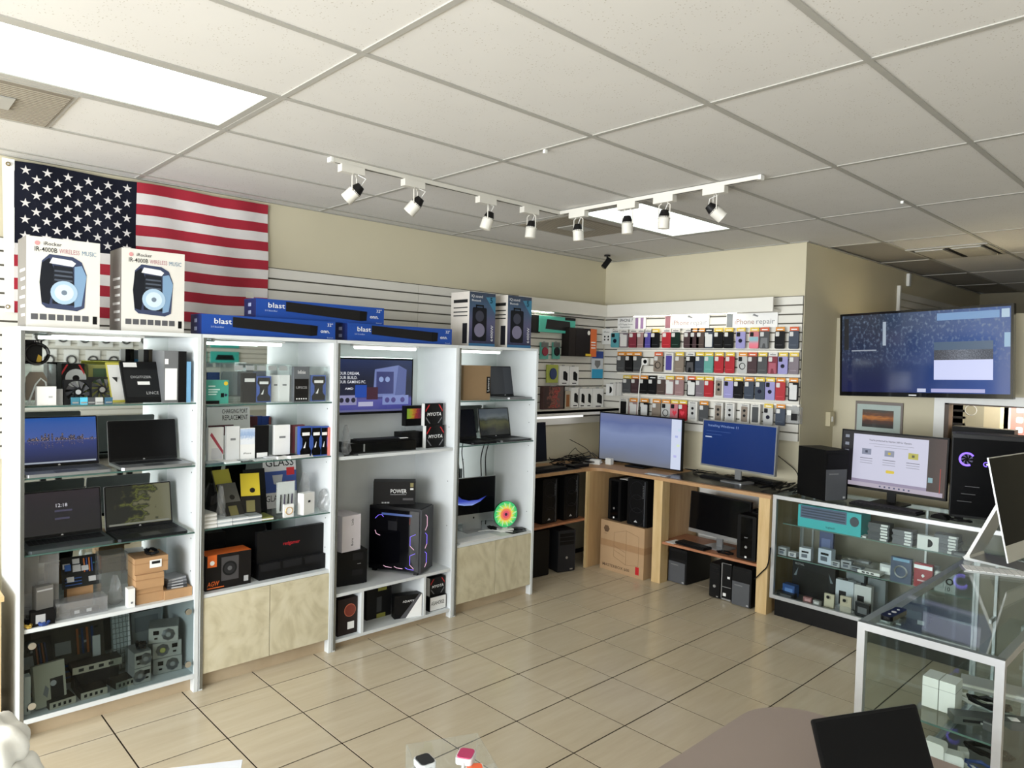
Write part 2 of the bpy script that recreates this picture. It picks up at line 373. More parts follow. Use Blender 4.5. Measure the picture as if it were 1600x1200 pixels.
# ================================================================== WHITE DISPLAY CABINETS
m_cab = M((218, 222, 223), .4, var=.03); m_mirror = M((224, 230, 228), .02, 1.0, var=.01)
m_tubelight = M((240, 250, 246), .5, emit=6)
def swirl_mat():
    m = bpy.data.materials.new('swirled_veneer'); nt, N, L, b = nodes_of(m)
    tc = N.new('ShaderNodeTexCoord'); mp = N.new('ShaderNodeMapping'); mp.inputs['Scale'].default_value = (3.2, 3.2, 2.6)
    oi = N.new('ShaderNodeObjectInfo'); cx = N.new('ShaderNodeCombineXYZ'); mu = N.new('ShaderNodeMath'); mu.operation = 'MULTIPLY'; mu.inputs[1].default_value = 23
    L.new(oi.outputs['Random'], mu.inputs[0]); L.new(mu.outputs[0], cx.inputs[1]); L.new(cx.outputs[0], mp.inputs['Location'])
    n = N.new('ShaderNodeTexNoise'); n.inputs['Scale'].default_value = 1.1; n.inputs['Detail'].default_value = 3; n.inputs['Distortion'].default_value = 4.5
    w = N.new('ShaderNodeTexWave'); w.inputs['Scale'].default_value = .6; w.inputs['Distortion'].default_value = 14; w.inputs['Detail'].default_value = 3; w.inputs['Detail Scale'].default_value = 1.4
    L.new(tc.outputs['Object'], mp.inputs[0]); L.new(mp.outputs[0], n.inputs['Vector']); L.new(mp.outputs[0], w.inputs['Vector'])
    ad = N.new('ShaderNodeMath'); ad.operation = 'MULTIPLY_ADD'; ad.inputs[1].default_value = .22; L.new(w.outputs['Fac'], ad.inputs[0]); L.new(n.outputs['Fac'], ad.inputs[2])
    cr = N.new('ShaderNodeValToRGB'); e = cr.color_ramp.elements; e[0].position = .35; e[1].position = .95
    e[0].color = (*lin((192, 182, 152)), 1); e[1].color = (*lin((218, 210, 184)), 1); k = e.new(.62); k.color = (*lin((208, 199, 170)), 1)
    L.new(ad.outputs[0], cr.inputs[0]); L.new(cr.outputs[0], b.inputs['Base Color']); b.inputs['Roughness'].default_value = .45
    return m
m_veneer = swirl_mat()
CAB = [(.62, 1.458), (1.462, 2.292), (2.296, 3.284), (3.288, 4.112)]
CABTOP = 2.005
m_plinth = streak_mat('plinth_tile', (176, 156, 128), (184, 165, 137), (192, 174, 146), (3, 26, 3), .35)
cabs = []
def cabinet(i, label, shelves, white, mirror, zbot, doors):
    y0, y1 = CAB[i]; w = y1-y0; h = w/2; D = .483
    t = thing('display_cabinet', label, 'cabinet', (XF, (y0+y1)/2, 0), HL, 'white display cabinets along the wall')
    part('side_panel', m_cab, t, (-h, 0, 0, -h+.022, D, 1.985)); part('side_panel', m_cab, t, (h-.022, 0, 0, h, D, 1.985))
    part('edge_strip', M((150, 153, 152), .25, .85), t, (-h+.006, -.004, .01, -h+.022, 0, 1.985)); part('edge_strip', m_cab, t, (h-.022, -.003, .01, h, 0, 1.985))
    part('top_panel', m_cab, t, (-h, 0, 1.985, h, D, CABTOP))
    part('back_panel', m_mirror if mirror else m_cab, t, (-h+.022, D-.006, zbot if mirror is False else zbot, h-.022, D, 1.985))
    part('plinth', m_plinth, t, (-h+.022, .05, 0, h-.022, .07, zbot))
    for k, z in enumerate(shelves):
        s = part('glass_shelf', m_glass, t, (-h+.023, .008, z-.008, h-.023, D-.01, z))
        part('shelf_edge', m_edge, s, (-h+.023, .006, z-.008, h-.023, .008, z))
    for z in white: part('shelf_board', m_cab, t, (-h+.022, .004, z-.02, h-.022, D-.007, z))
    for s in (-1, 1):
        for z in list(shelves)+[1.45, 1.05, .72]:
            part('pin_hole', m_dark, t, (s*(h-.0225)-.0008, .06, z-.05, s*(h-.0225)+.0008, .066, z-.044))
    if doors:
        z1 = white[-1]-.022
        for a, b in ((-h+.024, -.002), (.002, h-.024)):
            d = part('door', m_veneer, t, (a, .002, zbot, b, .02, z1))
    cabs.append(t)
    return t, h
c1, h1 = cabinet(0, 'white display cabinet beside the flag with open laptops and glass-fronted bottom bay', (1.625, 1.277, .905), (.545, .105), True, .08, False)
c2, h2 = cabinet(1, 'white display cabinet full of phone boxes on glass shelves over two veneer doors', (1.612, 1.27, .91), (.541,), True, .09, True)
c3, h3 = cabinet(2, 'widest white display cabinet holding the lit monitor and the black gaming tower', (), (1.256, .368, .07), False, .05, False)
c4, h4 = cabinet(3, 'white display cabinet nearest the corner desk with all-in-one computer over veneer doors', (1.595, 1.262), (.527,), True, .085, True)
for t, h, y in ((c1, h1, .30), (c2, h2, .30), (c3, h3, .16), (c4, h4, .22)):
    k = MB().cyl((-h*.55, y, 1.968), (h*.45, y, 1.968), .013, 10).obj('light_tube', m_tubelight, t)
    part('light_holder', m_white, k, (-h*.6, y-.016, 1.974, h*.5, y+.016, 1.985))
# cabinet 3: cubbies under the lowest board
for px in (567, 664):
    yy = PX(px, 940, XF).y-(CAB[2][0]+CAB[2][1])/2
    part('divider', m_cab, c3, (yy-.01, .004, .07, yy+.01, .47, .348))
m_tint = clear_mat('smoked_glass', (224, 229, 229), .04)
# cabinet 1: two sliding glass doors with round chrome knobs over the bottom bay
for k, (a, b, y) in enumerate(((-h1+.024, .06, -.002), (-.02, h1-.024, .006))):
    g = part('glass_door', m_tint, c1, (a, y, .107, b, y+.005, .522))
    for z in (.17, .465):
        x = a+.03 if k == 0 else b-.03
        MB().cyl((x, y, z), (x, y-.014, z), .017, 18).obj('knob', m_chrome, g, smooth=True)
part('door_track', m_cab, c1, (-h1+.022, -.004, .083, h1-.022, .03, .107))

# ------------------------------------------------------------------ laptops
def laptop(label, loc, rz, w, d, hl, lean, screen, basem=None, lidm=None, keym=None, group=None, logo=True, cat='laptop'):
    """origin: middle of the hinge line on the shelf; base runs to -y, lid leans back"""
    basem = basem or M((86, 88, 90), .4, .4); lidm = lidm or M((160, 160, 160), .5, .1); keym = keym or M((40, 41, 44), .6)
    t = thing('laptop', label, cat, loc, rz, group)
    b = MB().prism([(-w/2+.012, -d), (w/2-.012, -d), (w/2, -d+.012), (w/2, 0), (-w/2, 0), (-w/2, -d+.012)], .002, .017, ax='Z').obj('base', basem, t)
    kb = MB(); n = 15; kw = (w*.9)/n
    for r in range(5):
        for c in range(n):
            x = -w*.45+c*kw; kb.box(x+.001, -.03-r*.021-.018, .017, x+kw-.001, -.03-r*.021, .0185)
    tag(kb.obj('keyboard', keym, b), None, None)
    MB().box(-w*.16, -d+.012, .017, w*.12, -d+.085, .0178).obj('touchpad', M((70, 72, 75), .35, .3), b)
    lid = bpy.data.objects.new('lid', None); COL.objects.link(lid); lid.parent = t; lid.location = (0, 0, .014); lid.rotation_euler = (-lean, 0, 0)
    MB().prism(rrect(-w/2, 0, w/2, hl, .008, 3), 0, .007).obj('lid_shell', lidm, lid)
    MB().prism(rrect(-w/2+.001, .0, w/2-.001, hl-.001, .008, 3), -.001, 0).obj('bezel', m_black, lid)
    MB().box(-w/2+.008, -.0018, .018, w/2-.008, -.001, hl-.007).obj('screen', screen, lid)
    MB().cyl((-w*.32, 0, .0), (w*.32, 0, .0), .007, 8).obj('hinge', m_black, t, loc=(0, .003, .016))
    if logo: MB().cyl((0, -.001, .009), (0, -.0024, .009), .0055, 12).obj('logo', m_silver, lid)
    return t, lid
def lapX(label, z, xh, pl, pr, prow, ptop, d, screen, lean=.2, **k):
    cy, w, _ = faceX(xh, z, pl, pr, prow)
    hl = (PX((pl+pr)/2, ptop, xh-.04).z-z)/math.cos(lean)
    return laptop(label, (xh, cy, z), HL, w, d, hl, lean, screen, **k)
def screen_city():
    m = bpy.data.materials.new('skyline_wallpaper'); nt, N, L, b = nodes_of(m)
    tc = N.new('ShaderNodeTexCoord'); sp = N.new('ShaderNodeSeparateXYZ'); L.new(tc.outputs['Generated'], sp.inputs[0])
    def math_(op, a, bb, c=None):
        q = N.new('ShaderNodeMath'); q.operation = op
        for i, v in enumerate((a, bb, c)):
            if v is None: continue
            if isinstance(v, (int, float)): q.inputs[i].default_value = v
            else: L.new(v, q.inputs[i])
        return q.outputs[0]
    z = sp.outputs['Z']; x = sp.outputs['X']
    mir = math_('ABSOLUTE', math_('SUBTRACT', z, .5), 0)
    wn = N.new('ShaderNodeTexWhiteNoise'); wn.noise_dimensions = '1D'; L.new(math_('FLOOR', math_('MULTIPLY', x, 46), 0), wn.inputs['W'])
    env = math_('MULTIPLY', math_('SINE', math_('MULTIPLY', x, 3.0), 0), math_('MULTIPLY', wn.outputs['Value'], .2))
    build = math_('LESS_THAN', mir, env)
    up = math_('GREATER_THAN', z, .5)
    cr = N.new('ShaderNodeValToRGB'); e = cr.color_ramp.elements; e[0].color = (*lin((14, 22, 58)), 1); e[1].color = (*lin((36, 92, 176)), 1); e[1].position = 1
    k = e.new(.5); k.color = (*lin((70, 96, 170)), 1); k2 = e.new(.47); k2.color = (*lin((44, 62, 130)), 1); L.new(z, cr.inputs[0])
    n = N.new('ShaderNodeTexNoise'); n.inputs['Scale'].default_value = 60; L.new(tc.outputs['Generated'], n.inputs['Vector'])
    bc = N.new('ShaderNodeMix'); bc.data_type = 'RGBA'; bc.inputs[6].default_value = (*lin((30, 36, 66)), 1); bc.inputs[7].default_value = (*lin((190, 160, 130)), 1)
    L.new(math_('GREATER_THAN', n.outputs['Fac'], .57), bc.inputs[0])
    mx = N.new('ShaderNodeMix'); mx.data_type = 'RGBA'; L.new(math_('MULTIPLY', build, math_('MULTIPLY_ADD', up, .6, .3)), mx.inputs[0]); L.new(cr.outputs[0], mx.inputs[6]); L.new(bc.outputs[2], mx.inputs[7])
    L.new(mx.outputs[2], b.inputs['Emission Color']); b.inputs['Emission Strength'].default_value = .75; b.inputs['Base Color'].default_value = (.01, .01, .01, 1); b.inputs['Roughness'].default_value = .2
    return m
m_off = M((13, 13, 15), .3, spec=.35)
m_lock = ramp_mat('lock_screen', [(0, (26, 24, 30)), (.55, (34, 31, 42)), (1, (50, 40, 52))], emit=.5, rough=.2, noise=.4)
m_camo = ramp_mat('field_wallpaper', [(.3, (24, 28, 20)), (.42, (62, 66, 30)), (.5, (110, 116, 44)), (.58, (44, 50, 28)), (.7, (126, 124, 92))], emit=.55, rough=.2, noise=1.6, nscale=5, axis='X')
m_hills = ramp_mat('hill_wallpaper', [(.2, (30, 32, 24)), (.42, (92, 92, 50)), (.55, (60, 66, 44)), (.7, (110, 120, 124)), (.9, (86, 96, 104))], emit=.5, rough=.2, noise=.5, nscale=3)
lw = M((150, 152, 154), .35, .6)
t, lid = lapX('silver-grey laptop showing a blue city skyline beside the cabinet edge', 1.277, -4.29, 26, 155, 725, 655, .245, screen_city(), basem=lw, keym=M((60, 62, 66), .5))
part('taskbar', M((190, 200, 214), .5, emit=.6), lid, (-.17, -.0026, .02, .17, -.0018, .028))
lapX('laptop with a blank black screen on the upper laptop shelf', 1.277, -4.29, 170, 277, 720, 660, .25, m_off, basem=lw)
t, lid = lapX('laptop with a dark lock screen and clock reading 12:18', .905, -4.30, 30, 160, 838, 770, .25, m_lock, basem=M((72, 80, 82), .4, .4))
text('12:18', .018, M((225, 225, 232), .5, emit=.8), lid, 0, .155, -.003, align='CENTER'); text('acer', .006, M((200, 200, 205), .4), lid, 0, .004, -.002, align='CENTER')
for q in (0.02, .06): part('screen_note', M((86, 84, 110), .5, emit=.5), lid, (-.03, -.0025, .07+q, .03+q/3, -.0014, .08+q))
t, lid = lapX('laptop with a green camouflage-like wallpaper beside the lock screen one', .905, -4.29, 165, 270, 818, 760, .25, m_camo, basem=M((44, 48, 52), .4, .4))
part('taskbar', M((150, 152, 140), .5, emit=.5), lid, (-.155, -.0026, .02, .155, -.0018, .03))
lapX('small dark laptop beside the tall kraft carton on the top shelf', 1.595, -4.30, 766, 812, 618, 575, .22, ramp_mat('dim_screen', [(0, (20, 24, 32)), (.5, (30, 34, 44)), (.52, (58, 62, 70)), (1, (48, 54, 62))], axis='X', emit=.4, rough=.2), basem=lw)
lapX('laptop showing a green hill landscape above the all-in-one computer', 1.262, -4.31, 751, 798, 682, 640, .25, m_hills, basem=M((66, 68, 70), .4, .4))
lapX('dark laptop turned off beside the hill landscape laptop', 1.262, -4.31, 706, 745, 686, 642, .25, M((14, 18, 34), .25), basem=M((40, 42, 46), .4, .4), logo=False)

# ================================================================== BOXES ON TOP OF THE CABINETS
def speaker_art(t, w, h, y=0):
    """printed picture of a portable speaker"""
    s = h
    def P(pts, mat, k): flat('printed_picture', [(a*w, b*h) for a, b in pts], mat, t, y-.0004*k)
    bl, db = M((126, 158, 190), .5), M((34, 38, 48), .5)
    P([(-.30, .26), (-.24, .22), (.18, .20), (.28, .24), (.31, .62), (.24, .76), (.12, .81), (-.20, .82), (-.30, .74), (-.33, .5)], M((52, 62, 92), .5), 1)
    P([(-.30, .28), (-.20, .26), (-.12, .62), (-.2, .78), (-.30, .72), (-.33, .5)], db, 2)
    P([(.14, .24), (.24, .26), (.31, .60), (.24, .72), (.14, .70)], bl, 2)
    P([(-.2, .72), (.12, .70), (.16, .74), (.1, .77), (-.16, .785)], m_paper, 3)
    P([(-.16, .27), (.14, .26), (.12, .69), (-.14, .70)], M((44, 48, 58), .5), 3)
    for k in range(4): P([(-.13, .65-k*.05), (.11, .645-k*.05), (.115, .625-k*.05), (-.135, .63-k*.05)], M((76, 84, 98), .5), 4)
    flat('printed_picture', circ(0, .40*h, .185*w, 22), M((170, 196, 218), .5), t, y-.002)
    flat('printed_picture', circ(0, .40*h, .13*w, 20), M((206, 222, 236), .5), t, y-.0024); flat('printed_picture', circ(0, .40*h, .04*w, 14), M((110, 124, 140), .5), t, y-.0028)
    for k in range(7): flat('printed_icon', rect(-.44*w+k*.115*w, .085*h, -.44*w+k*.115*w+.09*w, .15*h), M((84, 84, 88), .5), t, y-.0005)
    flat('printed_icon', rect(.40*w, .06*h, .46*w, .15*h), m_black, t, y-.0005)
def music_box(label, pl, pr, py, ptop):
    t, w, h = cartonX('speaker_box', label, 'box', M((226, 222, 214), .55), -4.10, CABTOP, pl, pr, py, ptop, .22, 'wireless speaker boxes on the cabinets')
    speaker_art(t, w, h)
    text('iRocker', .03*h*1.3, m_btext, t, -.28*w, .915*h, -.001, w=.24*w, bold=.01); flat('printed_icon', circ(-.36*w, .93*h, .035*w, 10), M((214, 150, 150), .5), t, -.0003)
    text('IR-4000B', .05*h, m_btext, t, -.40*w, .84*h, -.001, w=.3*w, bold=.015); text('WIRELESS', .05*h, M((176, 110, 124), .5), t, -.07*w, .84*h, -.001, w=.28*w)
    text('MUSIC', .05*h, M((90, 130, 160), .5), t, .24*w, .84*h, -.001, w=.2*w)
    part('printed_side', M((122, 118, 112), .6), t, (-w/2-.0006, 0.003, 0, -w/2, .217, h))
    for k in range(6): part('printed_note', m_paper, t, (-w/2-.0012, .03, .12*h+k*.1*h, -w/2-.0006, .12+.02*(k % 3), .15*h+k*.1*h))
    return t
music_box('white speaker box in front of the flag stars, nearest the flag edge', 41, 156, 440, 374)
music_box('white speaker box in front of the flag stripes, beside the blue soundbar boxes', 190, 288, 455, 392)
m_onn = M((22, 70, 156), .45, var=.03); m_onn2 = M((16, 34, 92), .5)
def soundbar_box(label, x, z, pl, pr, py, h=.115):
    t, w, h = cartonX('soundbar_box', label, 'box', m_onn, x, z, pl, pr, py, py, .17, 'blue soundbar boxes on the cabinets', h=h)
    flat('printed_soundbar', [(-.29*w, .42*h), (.30*w, .16*h), (.345*w, .2*h), (.35*w, .72*h), (.30*w, .74*h), (-.29*w, .93*h)], M((38, 36, 36), .6), t, -.0004)
    flat('printed_cap', [(.29*w, .17*h), (.345*w, .2*h), (.35*w, .72*h), (.29*w, .745*h)], M((22, 22, 24), .5), t, -.0017)
    text('blast', .26*h, m_wtext, t, -.42*w, .56*h, -.001, w=.12*w, bold=.015); text('2.0 Soundbar', .08*h, M((190, 205, 240), .5), t, -.44*w, .36*h, -.001, w=.09*w)
    text('onn.', .2*h, m_wtext, t, .375*w, .36*h, -.001, w=.075*w, bold=.02); text('32"', .17*h, m_wtext, t, .43*w, .72*h, -.001, w=.045*w)
    text('Bluetooth', .07*h, M((190, 205, 240), .5), t, .43*w, .07*h, -.001, w=.05*w)
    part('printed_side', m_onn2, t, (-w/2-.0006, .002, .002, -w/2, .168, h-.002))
    for k in range(2): part('printed_icon', M((170, 180, 215), .5), t, (-w/2-.0012, .07, .2*h+k*.4*h, -w/2-.0006, .11, .38*h+k*.4*h))
    return t, w
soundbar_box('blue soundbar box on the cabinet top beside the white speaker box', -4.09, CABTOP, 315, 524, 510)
soundbar_box('blue soundbar box on the cabinet top beside the portable speaker cartons', -4.09, CABTOP, 543, 706, 525)
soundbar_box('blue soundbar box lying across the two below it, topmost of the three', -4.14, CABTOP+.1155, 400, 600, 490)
def iq_box(label, x, pl, pm, pr, py, ptop):
    y = PX(pm, py, x).y; w = .262; rz = 0.0
    h = PX(pm, ptop, x).z-CABTOP
    t = thing('portable_speaker_box', label, 'box', (x, y, CABTOP), HL+rz, 'portable speaker cartons on the cabinets'); d = .22
    part('body', M((214, 210, 202), .55), t, (0, 0, 0, w, d, h))
    flat('front_print', rect(0, .0, w, h), ramp_mat('carton_print', [(0, (36, 38, 70)), (.45, (84, 84, 116)), (.75, (60, 84, 112)), (1, (48, 58, 78))], noise=.3), t, 0, .0008)
    flat('base_band', rect(0, 0, w, .055*h), M((58, 116, 160), .5), t, -.001)
    flat('corner_flash', [(.62*w, .92*h), (w, .62*h), (w, .94*h)], M((58, 120, 150), .5), t, -.001)
    flat('printed_speaker', rrect(.12*w, .1*h, .66*w, .72*h, .05*w), M((26, 28, 38), .5), t, -.001); flat('printed_speaker', rect(.24*w, .74*h, .54*w, .77*h), m_black, t, -.001)
    flat('printed_speaker', rect(.24*w, .7*h, .28*w, .77*h), m_black, t, -.001); flat('printed_speaker', rect(.50*w, .7*h, .54*w, .77*h), m_black, t, -.001)
    flat('printed_cone', circ(.39*w, .3*h, .2*w), M((120, 116, 140), .5), t, -.0022); flat('printed_cone', circ(.39*w, .56*h, .16*w), M((52, 54, 70), .5), t, -.0022)
    text('IQ sound', .05*h, m_wtext, t, .06*w, .90*h, -.002, w=.42*w); text('Bluetooth', .035*h, m_wtext, t, .08*w, .83*h, -.002, w=.34*w, bold=.01)
    text('6400W', .06*h, m_wtext, t, .92*w, .1*h, -.002, w=.3*h, rot=(PI/2, -PI/2, 0))
    text('5', .1*h, m_wtext, t, .78*w, .82*h, -.0022, bold=.02)
    s = part('side_print', M((206, 200, 192), .6), t, (-.001, .002, .002, 0, d-.002, h-.002))
    for k, (zz, hh) in enumerate(((.8, .06), (.7, .02), (.62, .02), (.55, .02))): part('printed_band', m_print, s, (-.002, .02, zz*h, -.001, d*.85, (zz+hh)*h))
    part('printed_speaker', M((34, 34, 44), .5), s, (-.002, .02, .05*h, -.001, .075, .42*h))
    return t
iq_box('portable speaker carton with a broad white side beside the soundbar box', -4.13, 733, 733, 777, 500, 455)
iq_box('portable speaker carton on the cabinet end nearest the hanging keyboard box', -4.11, 793, 793, 835, 500, 461)
# ================================================================== SMALL GOODS BUILDERS
def pc_fan(label, loc, rz, s, rx=0, group=None, col=(30, 30, 33), blade=(58, 58, 62), ring=None):
    """square case fan, origin at its bottom middle, faces -y"""
    t = thing('case_fan', label, 'fan', loc, rz, group, rx=rx)
    b = MB(); h = s/2; d = .026
    for k in range(4):
        a = k*PI/2
        c, sn = math.cos(a), math.sin(a)
        pts = [(h, -h), (h, h)]+[(h*.93*math.cos(q), h*.93*math.sin(q)) for q in [PI/4-PI/2*j/6 for j in range(7)]]
        pts = [(x*c-z*sn, x*sn+z*c+h) for x, z in pts]
        b.prism(pts, 0, d)
    b.obj('frame', M(col, .5), t)
    MB().cyl((0, -.001, h), (0, d, h), s*.17, 16).obj('hub', M((20, 20, 22), .4), t)
    MB().cyl((0, -.0022, h), (0, -.001, h), s*.1, 16).obj('hub_label', m_lgrey, t)
    for k in range(9):
        a = 2*PI*k/9; pts = []
        for r, o in ((.17, 0), (.44, .35), (.44, .78), (.17, .45)):
            pts.append((s*r*math.cos(a+o), s*r*math.sin(a+o)+h))
        MB().add([(x, .004+.010*(i in (2, 3)), z) for i, (x, z) in enumerate(pts)]+[(x, .006+.010*(i in (2, 3)), z) for i, (x, z) in enumerate(pts)],
                 [(0, 1, 2, 3), (7, 6, 5, 4), (0, 4, 5, 1), (1, 5, 6, 2), (2, 6, 7, 3), (3, 7, 4, 0)]).obj('blade', M(blade, .35), t)
    if ring: MB().torus((0, .001, h), s*.45, s*.014, 28, 5).obj('light_ring', ring, t)
    return t
def psu(label, loc, rz, w, h, d, group='power supplies in the glass bay', hub=(150, 150, 148), mirror=False):
    t = thing('power_supply', label, 'power supply', loc, rz, group); s = -1 if mirror else 1
    part('case', M((150, 150, 146), .45, .3), t, (-w/2, 0, 0, w/2, d, h)); part('face_plate', M((190, 190, 184), .5, .3), t, (-w/2+.002, -.002, .002, w/2-.002, 0, h-.002))
    r = h*.4; cx = -s*w*.16
    flat('fan_grille', circ(cx, h/2, r, 8), M((60, 60, 60), .5, .4), t, -.002); flat('fan_hub', circ(cx, h/2, r*.42, 14), M(hub, .5), t, -.0035)
    for q in (.55, .72, .88): MB().torus((cx, -.004, h/2), r*q, .0012, 18, 4).obj('grille_wire', m_silver, t)
    part('socket', m_black, t, (s*w*.25-.014, -.005, h*.55, s*w*.25+.014, -.002, h*.8)); part('switch', m_black, t, (s*w*.25-.008, -.005, h*.25, s*w*.25+.008, -.002, h*.36))
    return t
def coil(label, loc, r, th, mat, name='coiled_cable', turns=3, ax='Z', rx=0, rz=0, group=None, cat='cable', seed=1, sq=.5):
    rnd = random.Random(seed); pts = []
    for i in range(turns*14+1):
        a = 2*PI*i/14; rr = r*(.8+.25*rnd.random()); pts.append((rr*math.cos(a), rr*math.sin(a)*sq if ax == 'Z' else rr*math.sin(a), th*1.2+rnd.random()*th*2.4))
    if ax == 'Y': pts = [(x, -z, y+r) for x, y, z in pts]
    o = MB().tube(pts, th, 5).obj(name, mat, None, loc, (rx, 0, rz), smooth=True)
    return tag(o, label, cat, group)
def cable(name, label, pts, r, mat, cat='cable', group=None, n=6, sub=6):
    """smooth cable through points"""
    P = [Vector(p) for p in pts]; out = []
    for i in range(len(P)-1):
        a, b, c, d = P[max(i-1, 0)], P[i], P[i+1], P[min(i+2, len(P)-1)]
        for k in range(sub):
            t = k/sub; out.append(.5*((2*b)+(c-a)*t+(2*a-5*b+4*c-d)*t*t+(3*b-a-3*c+d)*t**3))
    out.append(P[-1])
    return tag(MB().tube(out, r, n).obj(name, mat, None, smooth=True), label, cat, group)
def lean_slab(name, label, cat, mat, x, z, pl, pr, py, ptop, th, lean, rz=0, group=None, body='body'):
    """thin panel standing on its lower edge, leaning back by lean"""
    cy, w, h = faceX(x, z, pl, pr, py, ptop); h = h/math.cos(lean)
    t = thing(name, label, cat, (x, cy, z+th*math.sin(lean)*0), HL+rz, group, rx=-lean)
    t.rotation_mode = 'ZXY' if False else 'XYZ'
    t.rotation_euler = (0, 0, HL+rz)
    sub = bpy.data.objects.new(body, None)
    bpy.data.objects.remove(sub)
    b = MB(); R_ = Matrix.Rotation(-lean, 3, 'X')
    for p0, p1 in (((-w/2, 0, 0), (w/2, th, h)),):
        vs = [(p0[0], p0[1], p0[2]), (p1[0], p0[1], p0[2]), (p1[0], p1[1], p0[2]), (p0[0], p1[1], p0[2]), (p0[0], p0[1], p1[2]), (p1[0], p0[1], p1[2]), (p1[0], p1[1], p1[2]), (p0[0], p1[1], p1[2])]
        b.add([R_ @ Vector(v)+Vector((0, 0, th*math.sin(lean))) for v in vs], [(0, 3, 2, 1), (4, 5, 6, 7), (0, 1, 5, 4), (1, 2, 6, 5), (2, 3, 7, 6), (3, 0, 4, 7)])
    b.obj(body, mat, t)
    t['w'] = w; t['h'] = h
    return t, w, h, lean
def on_lean(obj, lean, th):
    obj.rotation_euler = (obj.rotation_euler.x-lean, obj.rotation_euler.y, obj.rotation_euler.z)
    R_ = Matrix.Rotation(-lean, 3, 'X'); obj.location = R_ @ Vector(obj.location)+Vector((0, 0, th*math.sin(lean)))
    return obj
def clear_case(name, label, cat, x, z, pl, pr, py, ptop, d, mat=None, group=None, rz=0, open_top=False):
    cy, w, h = faceX(x, z, pl, pr, py, ptop); e = .003
    t = thing(name, label, cat, (x, cy, z), HL+rz, group); mat = mat or m_acryl
    part('front_pane', mat, t, (-w/2, 0, 0, w/2, e, h)); part('back_pane', mat, t, (-w/2, d-e, 0, w/2, d, h))
    part('side_pane', mat, t, (-w/2, e, 0, -w/2+e, d-e, h)); part('side_pane', mat, t, (w/2-e, e, 0, w/2, d-e, h)); part('base_pane', mat, t, (-w/2+e, e, 0, w/2-e, d-e, e))
    if not open_top: part('lid_pane', mat, t, (-w/2+e, e, h-e, w/2-e, d-e, h))
    return t, w, h
def bag(name, label, loc, w, d, h, mat=None, seed=1, rz=0, cat='bag', group=None):
    """crumpled bag: a lumpy closed pillow standing on its base"""
    rnd = random.Random(seed); n, mm = 10, 7; vs = []; fs = []
    for j in range(mm):
        v = j/(mm-1); 
        for i in range(n):
            a = 2*PI*i/n; k = (.75+.5*rnd.random())*(1.0 if 0 < j < mm-1 else .55)
            vs.append((w/2*math.cos(a)*k*(1-.25*v), d/2*math.sin(a)*k*(1-.6*v), max(0, h*v+(rnd.random()-.5)*h*.08*(j > 0))))
    for j in range(mm-1):
        fs += [(j*n+i, j*n+(i+1) % n, (j+1)*n+(i+1) % n, (j+1)*n+i) for i in range(n)]
    fs += [tuple(range(n-1, -1, -1)), tuple(range((mm-1)*n, mm*n))]
    return tag(MB().add(vs, fs).obj(name, mat or m_bag, None, loc, (0, 0, rz)), label, cat, group)
def board_pcb(label, loc, rz, w, h, lean, col, group=None, seed=1, name='circuit_board'):
    """circuit board leaning back, facing -y"""
    rnd = random.Random(seed); t = thing(name, label, 'circuit board', loc, rz, group)
    p = bpy.data.objects.new('board', None); bpy.data.objects.remove(p)
    R_ = Matrix.Rotation(-lean, 3, 'X')
    def lb(nm, x0, y0, z0, x1, y1, z1, m):
        b = MB().box(x0, y0, z0, x1, y1, z1); b.v = [tuple(R_ @ Vector(v)) for v in b.v]; return b.obj(nm, m, t)
    lb('board', -w/2, 0, 0, w/2, .002, h, M(col, .5))
    for k in range(4): lb('memory_slot', w*(.1+.07*k), -.009, h*.45, w*(.13+.07*k), 0, h*.9, M([(180, 96, 40), (30, 60, 120)][k % 2], .5))
    for k in range(3): lb('card_slot', -w*.42, -.01, h*(.08+.1*k), w*.02, 0, h*(.11+.1*k), M((26, 66, 128), .5))
    lb('chip_socket', -w*.2, -.006, h*.5, w*.02, 0, h*.72, m_lgrey); lb('heat_sink', -w*.42, -.02, h*.55, -w*.26, 0, h*.75, M((44, 84, 150), .4, .4))
    for k in range(7):
        x, z = (rnd.random()-.5)*w*.8, h*(.1+.8*rnd.random()); lb('component', x, -.008, z, x+w*.05, 0, z+h*.04, rnd.choice([m_black, m_lgrey, M((36, 84, 90), .5)]))
    return t

# ================================================================== CABINET 1, TOP SHELF
z = 1.625
t, w, h = clear_case('clear_box', 'clear plastic box with a kraft insert on the top shelf by the cabinet edge', 'plastic box', -4.13, z, 36, 88, 600, 569, .16)
flat('kraft_insert', [(-.36*w, .02), (.3*w, .02), (.3*w, .62*h), (.16*w, .8*h), (-.24*w, .8*h), (-.36*w, .66*h)], M((128, 106, 84), .8), t, .06, .004)
MB().tube([(-.3*w, .03, .01), (-.1*w, .02, .1), (.05*w, .02, .13), (.2*w, .02, .11), (.24*w, .02, .06)], .004, 6).obj('white_lead', m_white, t, smooth=True)
t, w, h = cartonX('charger_cube', 'white square power adapter in front of the clear box', 'charger', M((230, 228, 224), .4), -4.075, z, 58, 88, 615, 604, .05); part('plug_socket', m_lgrey, t, (w*.1, -.001, h*.4, w*.3, 0, h*.5))
t, w, h = cartonX('headset_pack', 'black retail pack with yellow accents lying on the clear plastic box', 'package', m_black, -4.16, PX(60, 569, -4.13).z+.001, 34, 66, 550, 531, .11)
flat('yellow_print', [(.2*w, .1*h), (.45*w, .06*h), (.48*w, .3*h), (.3*w, .4*h)], M((196, 160, 40), .5), t, -.0006); text('LINE', .15*h, m_wtext, t, .1*w, .82*h, -.001, w=.3*w)
MB().torus((.2*w, -.012, .42*h), .42*h, .008, 22, 6).obj('coiled_lead', m_gloss, t, smooth=True)
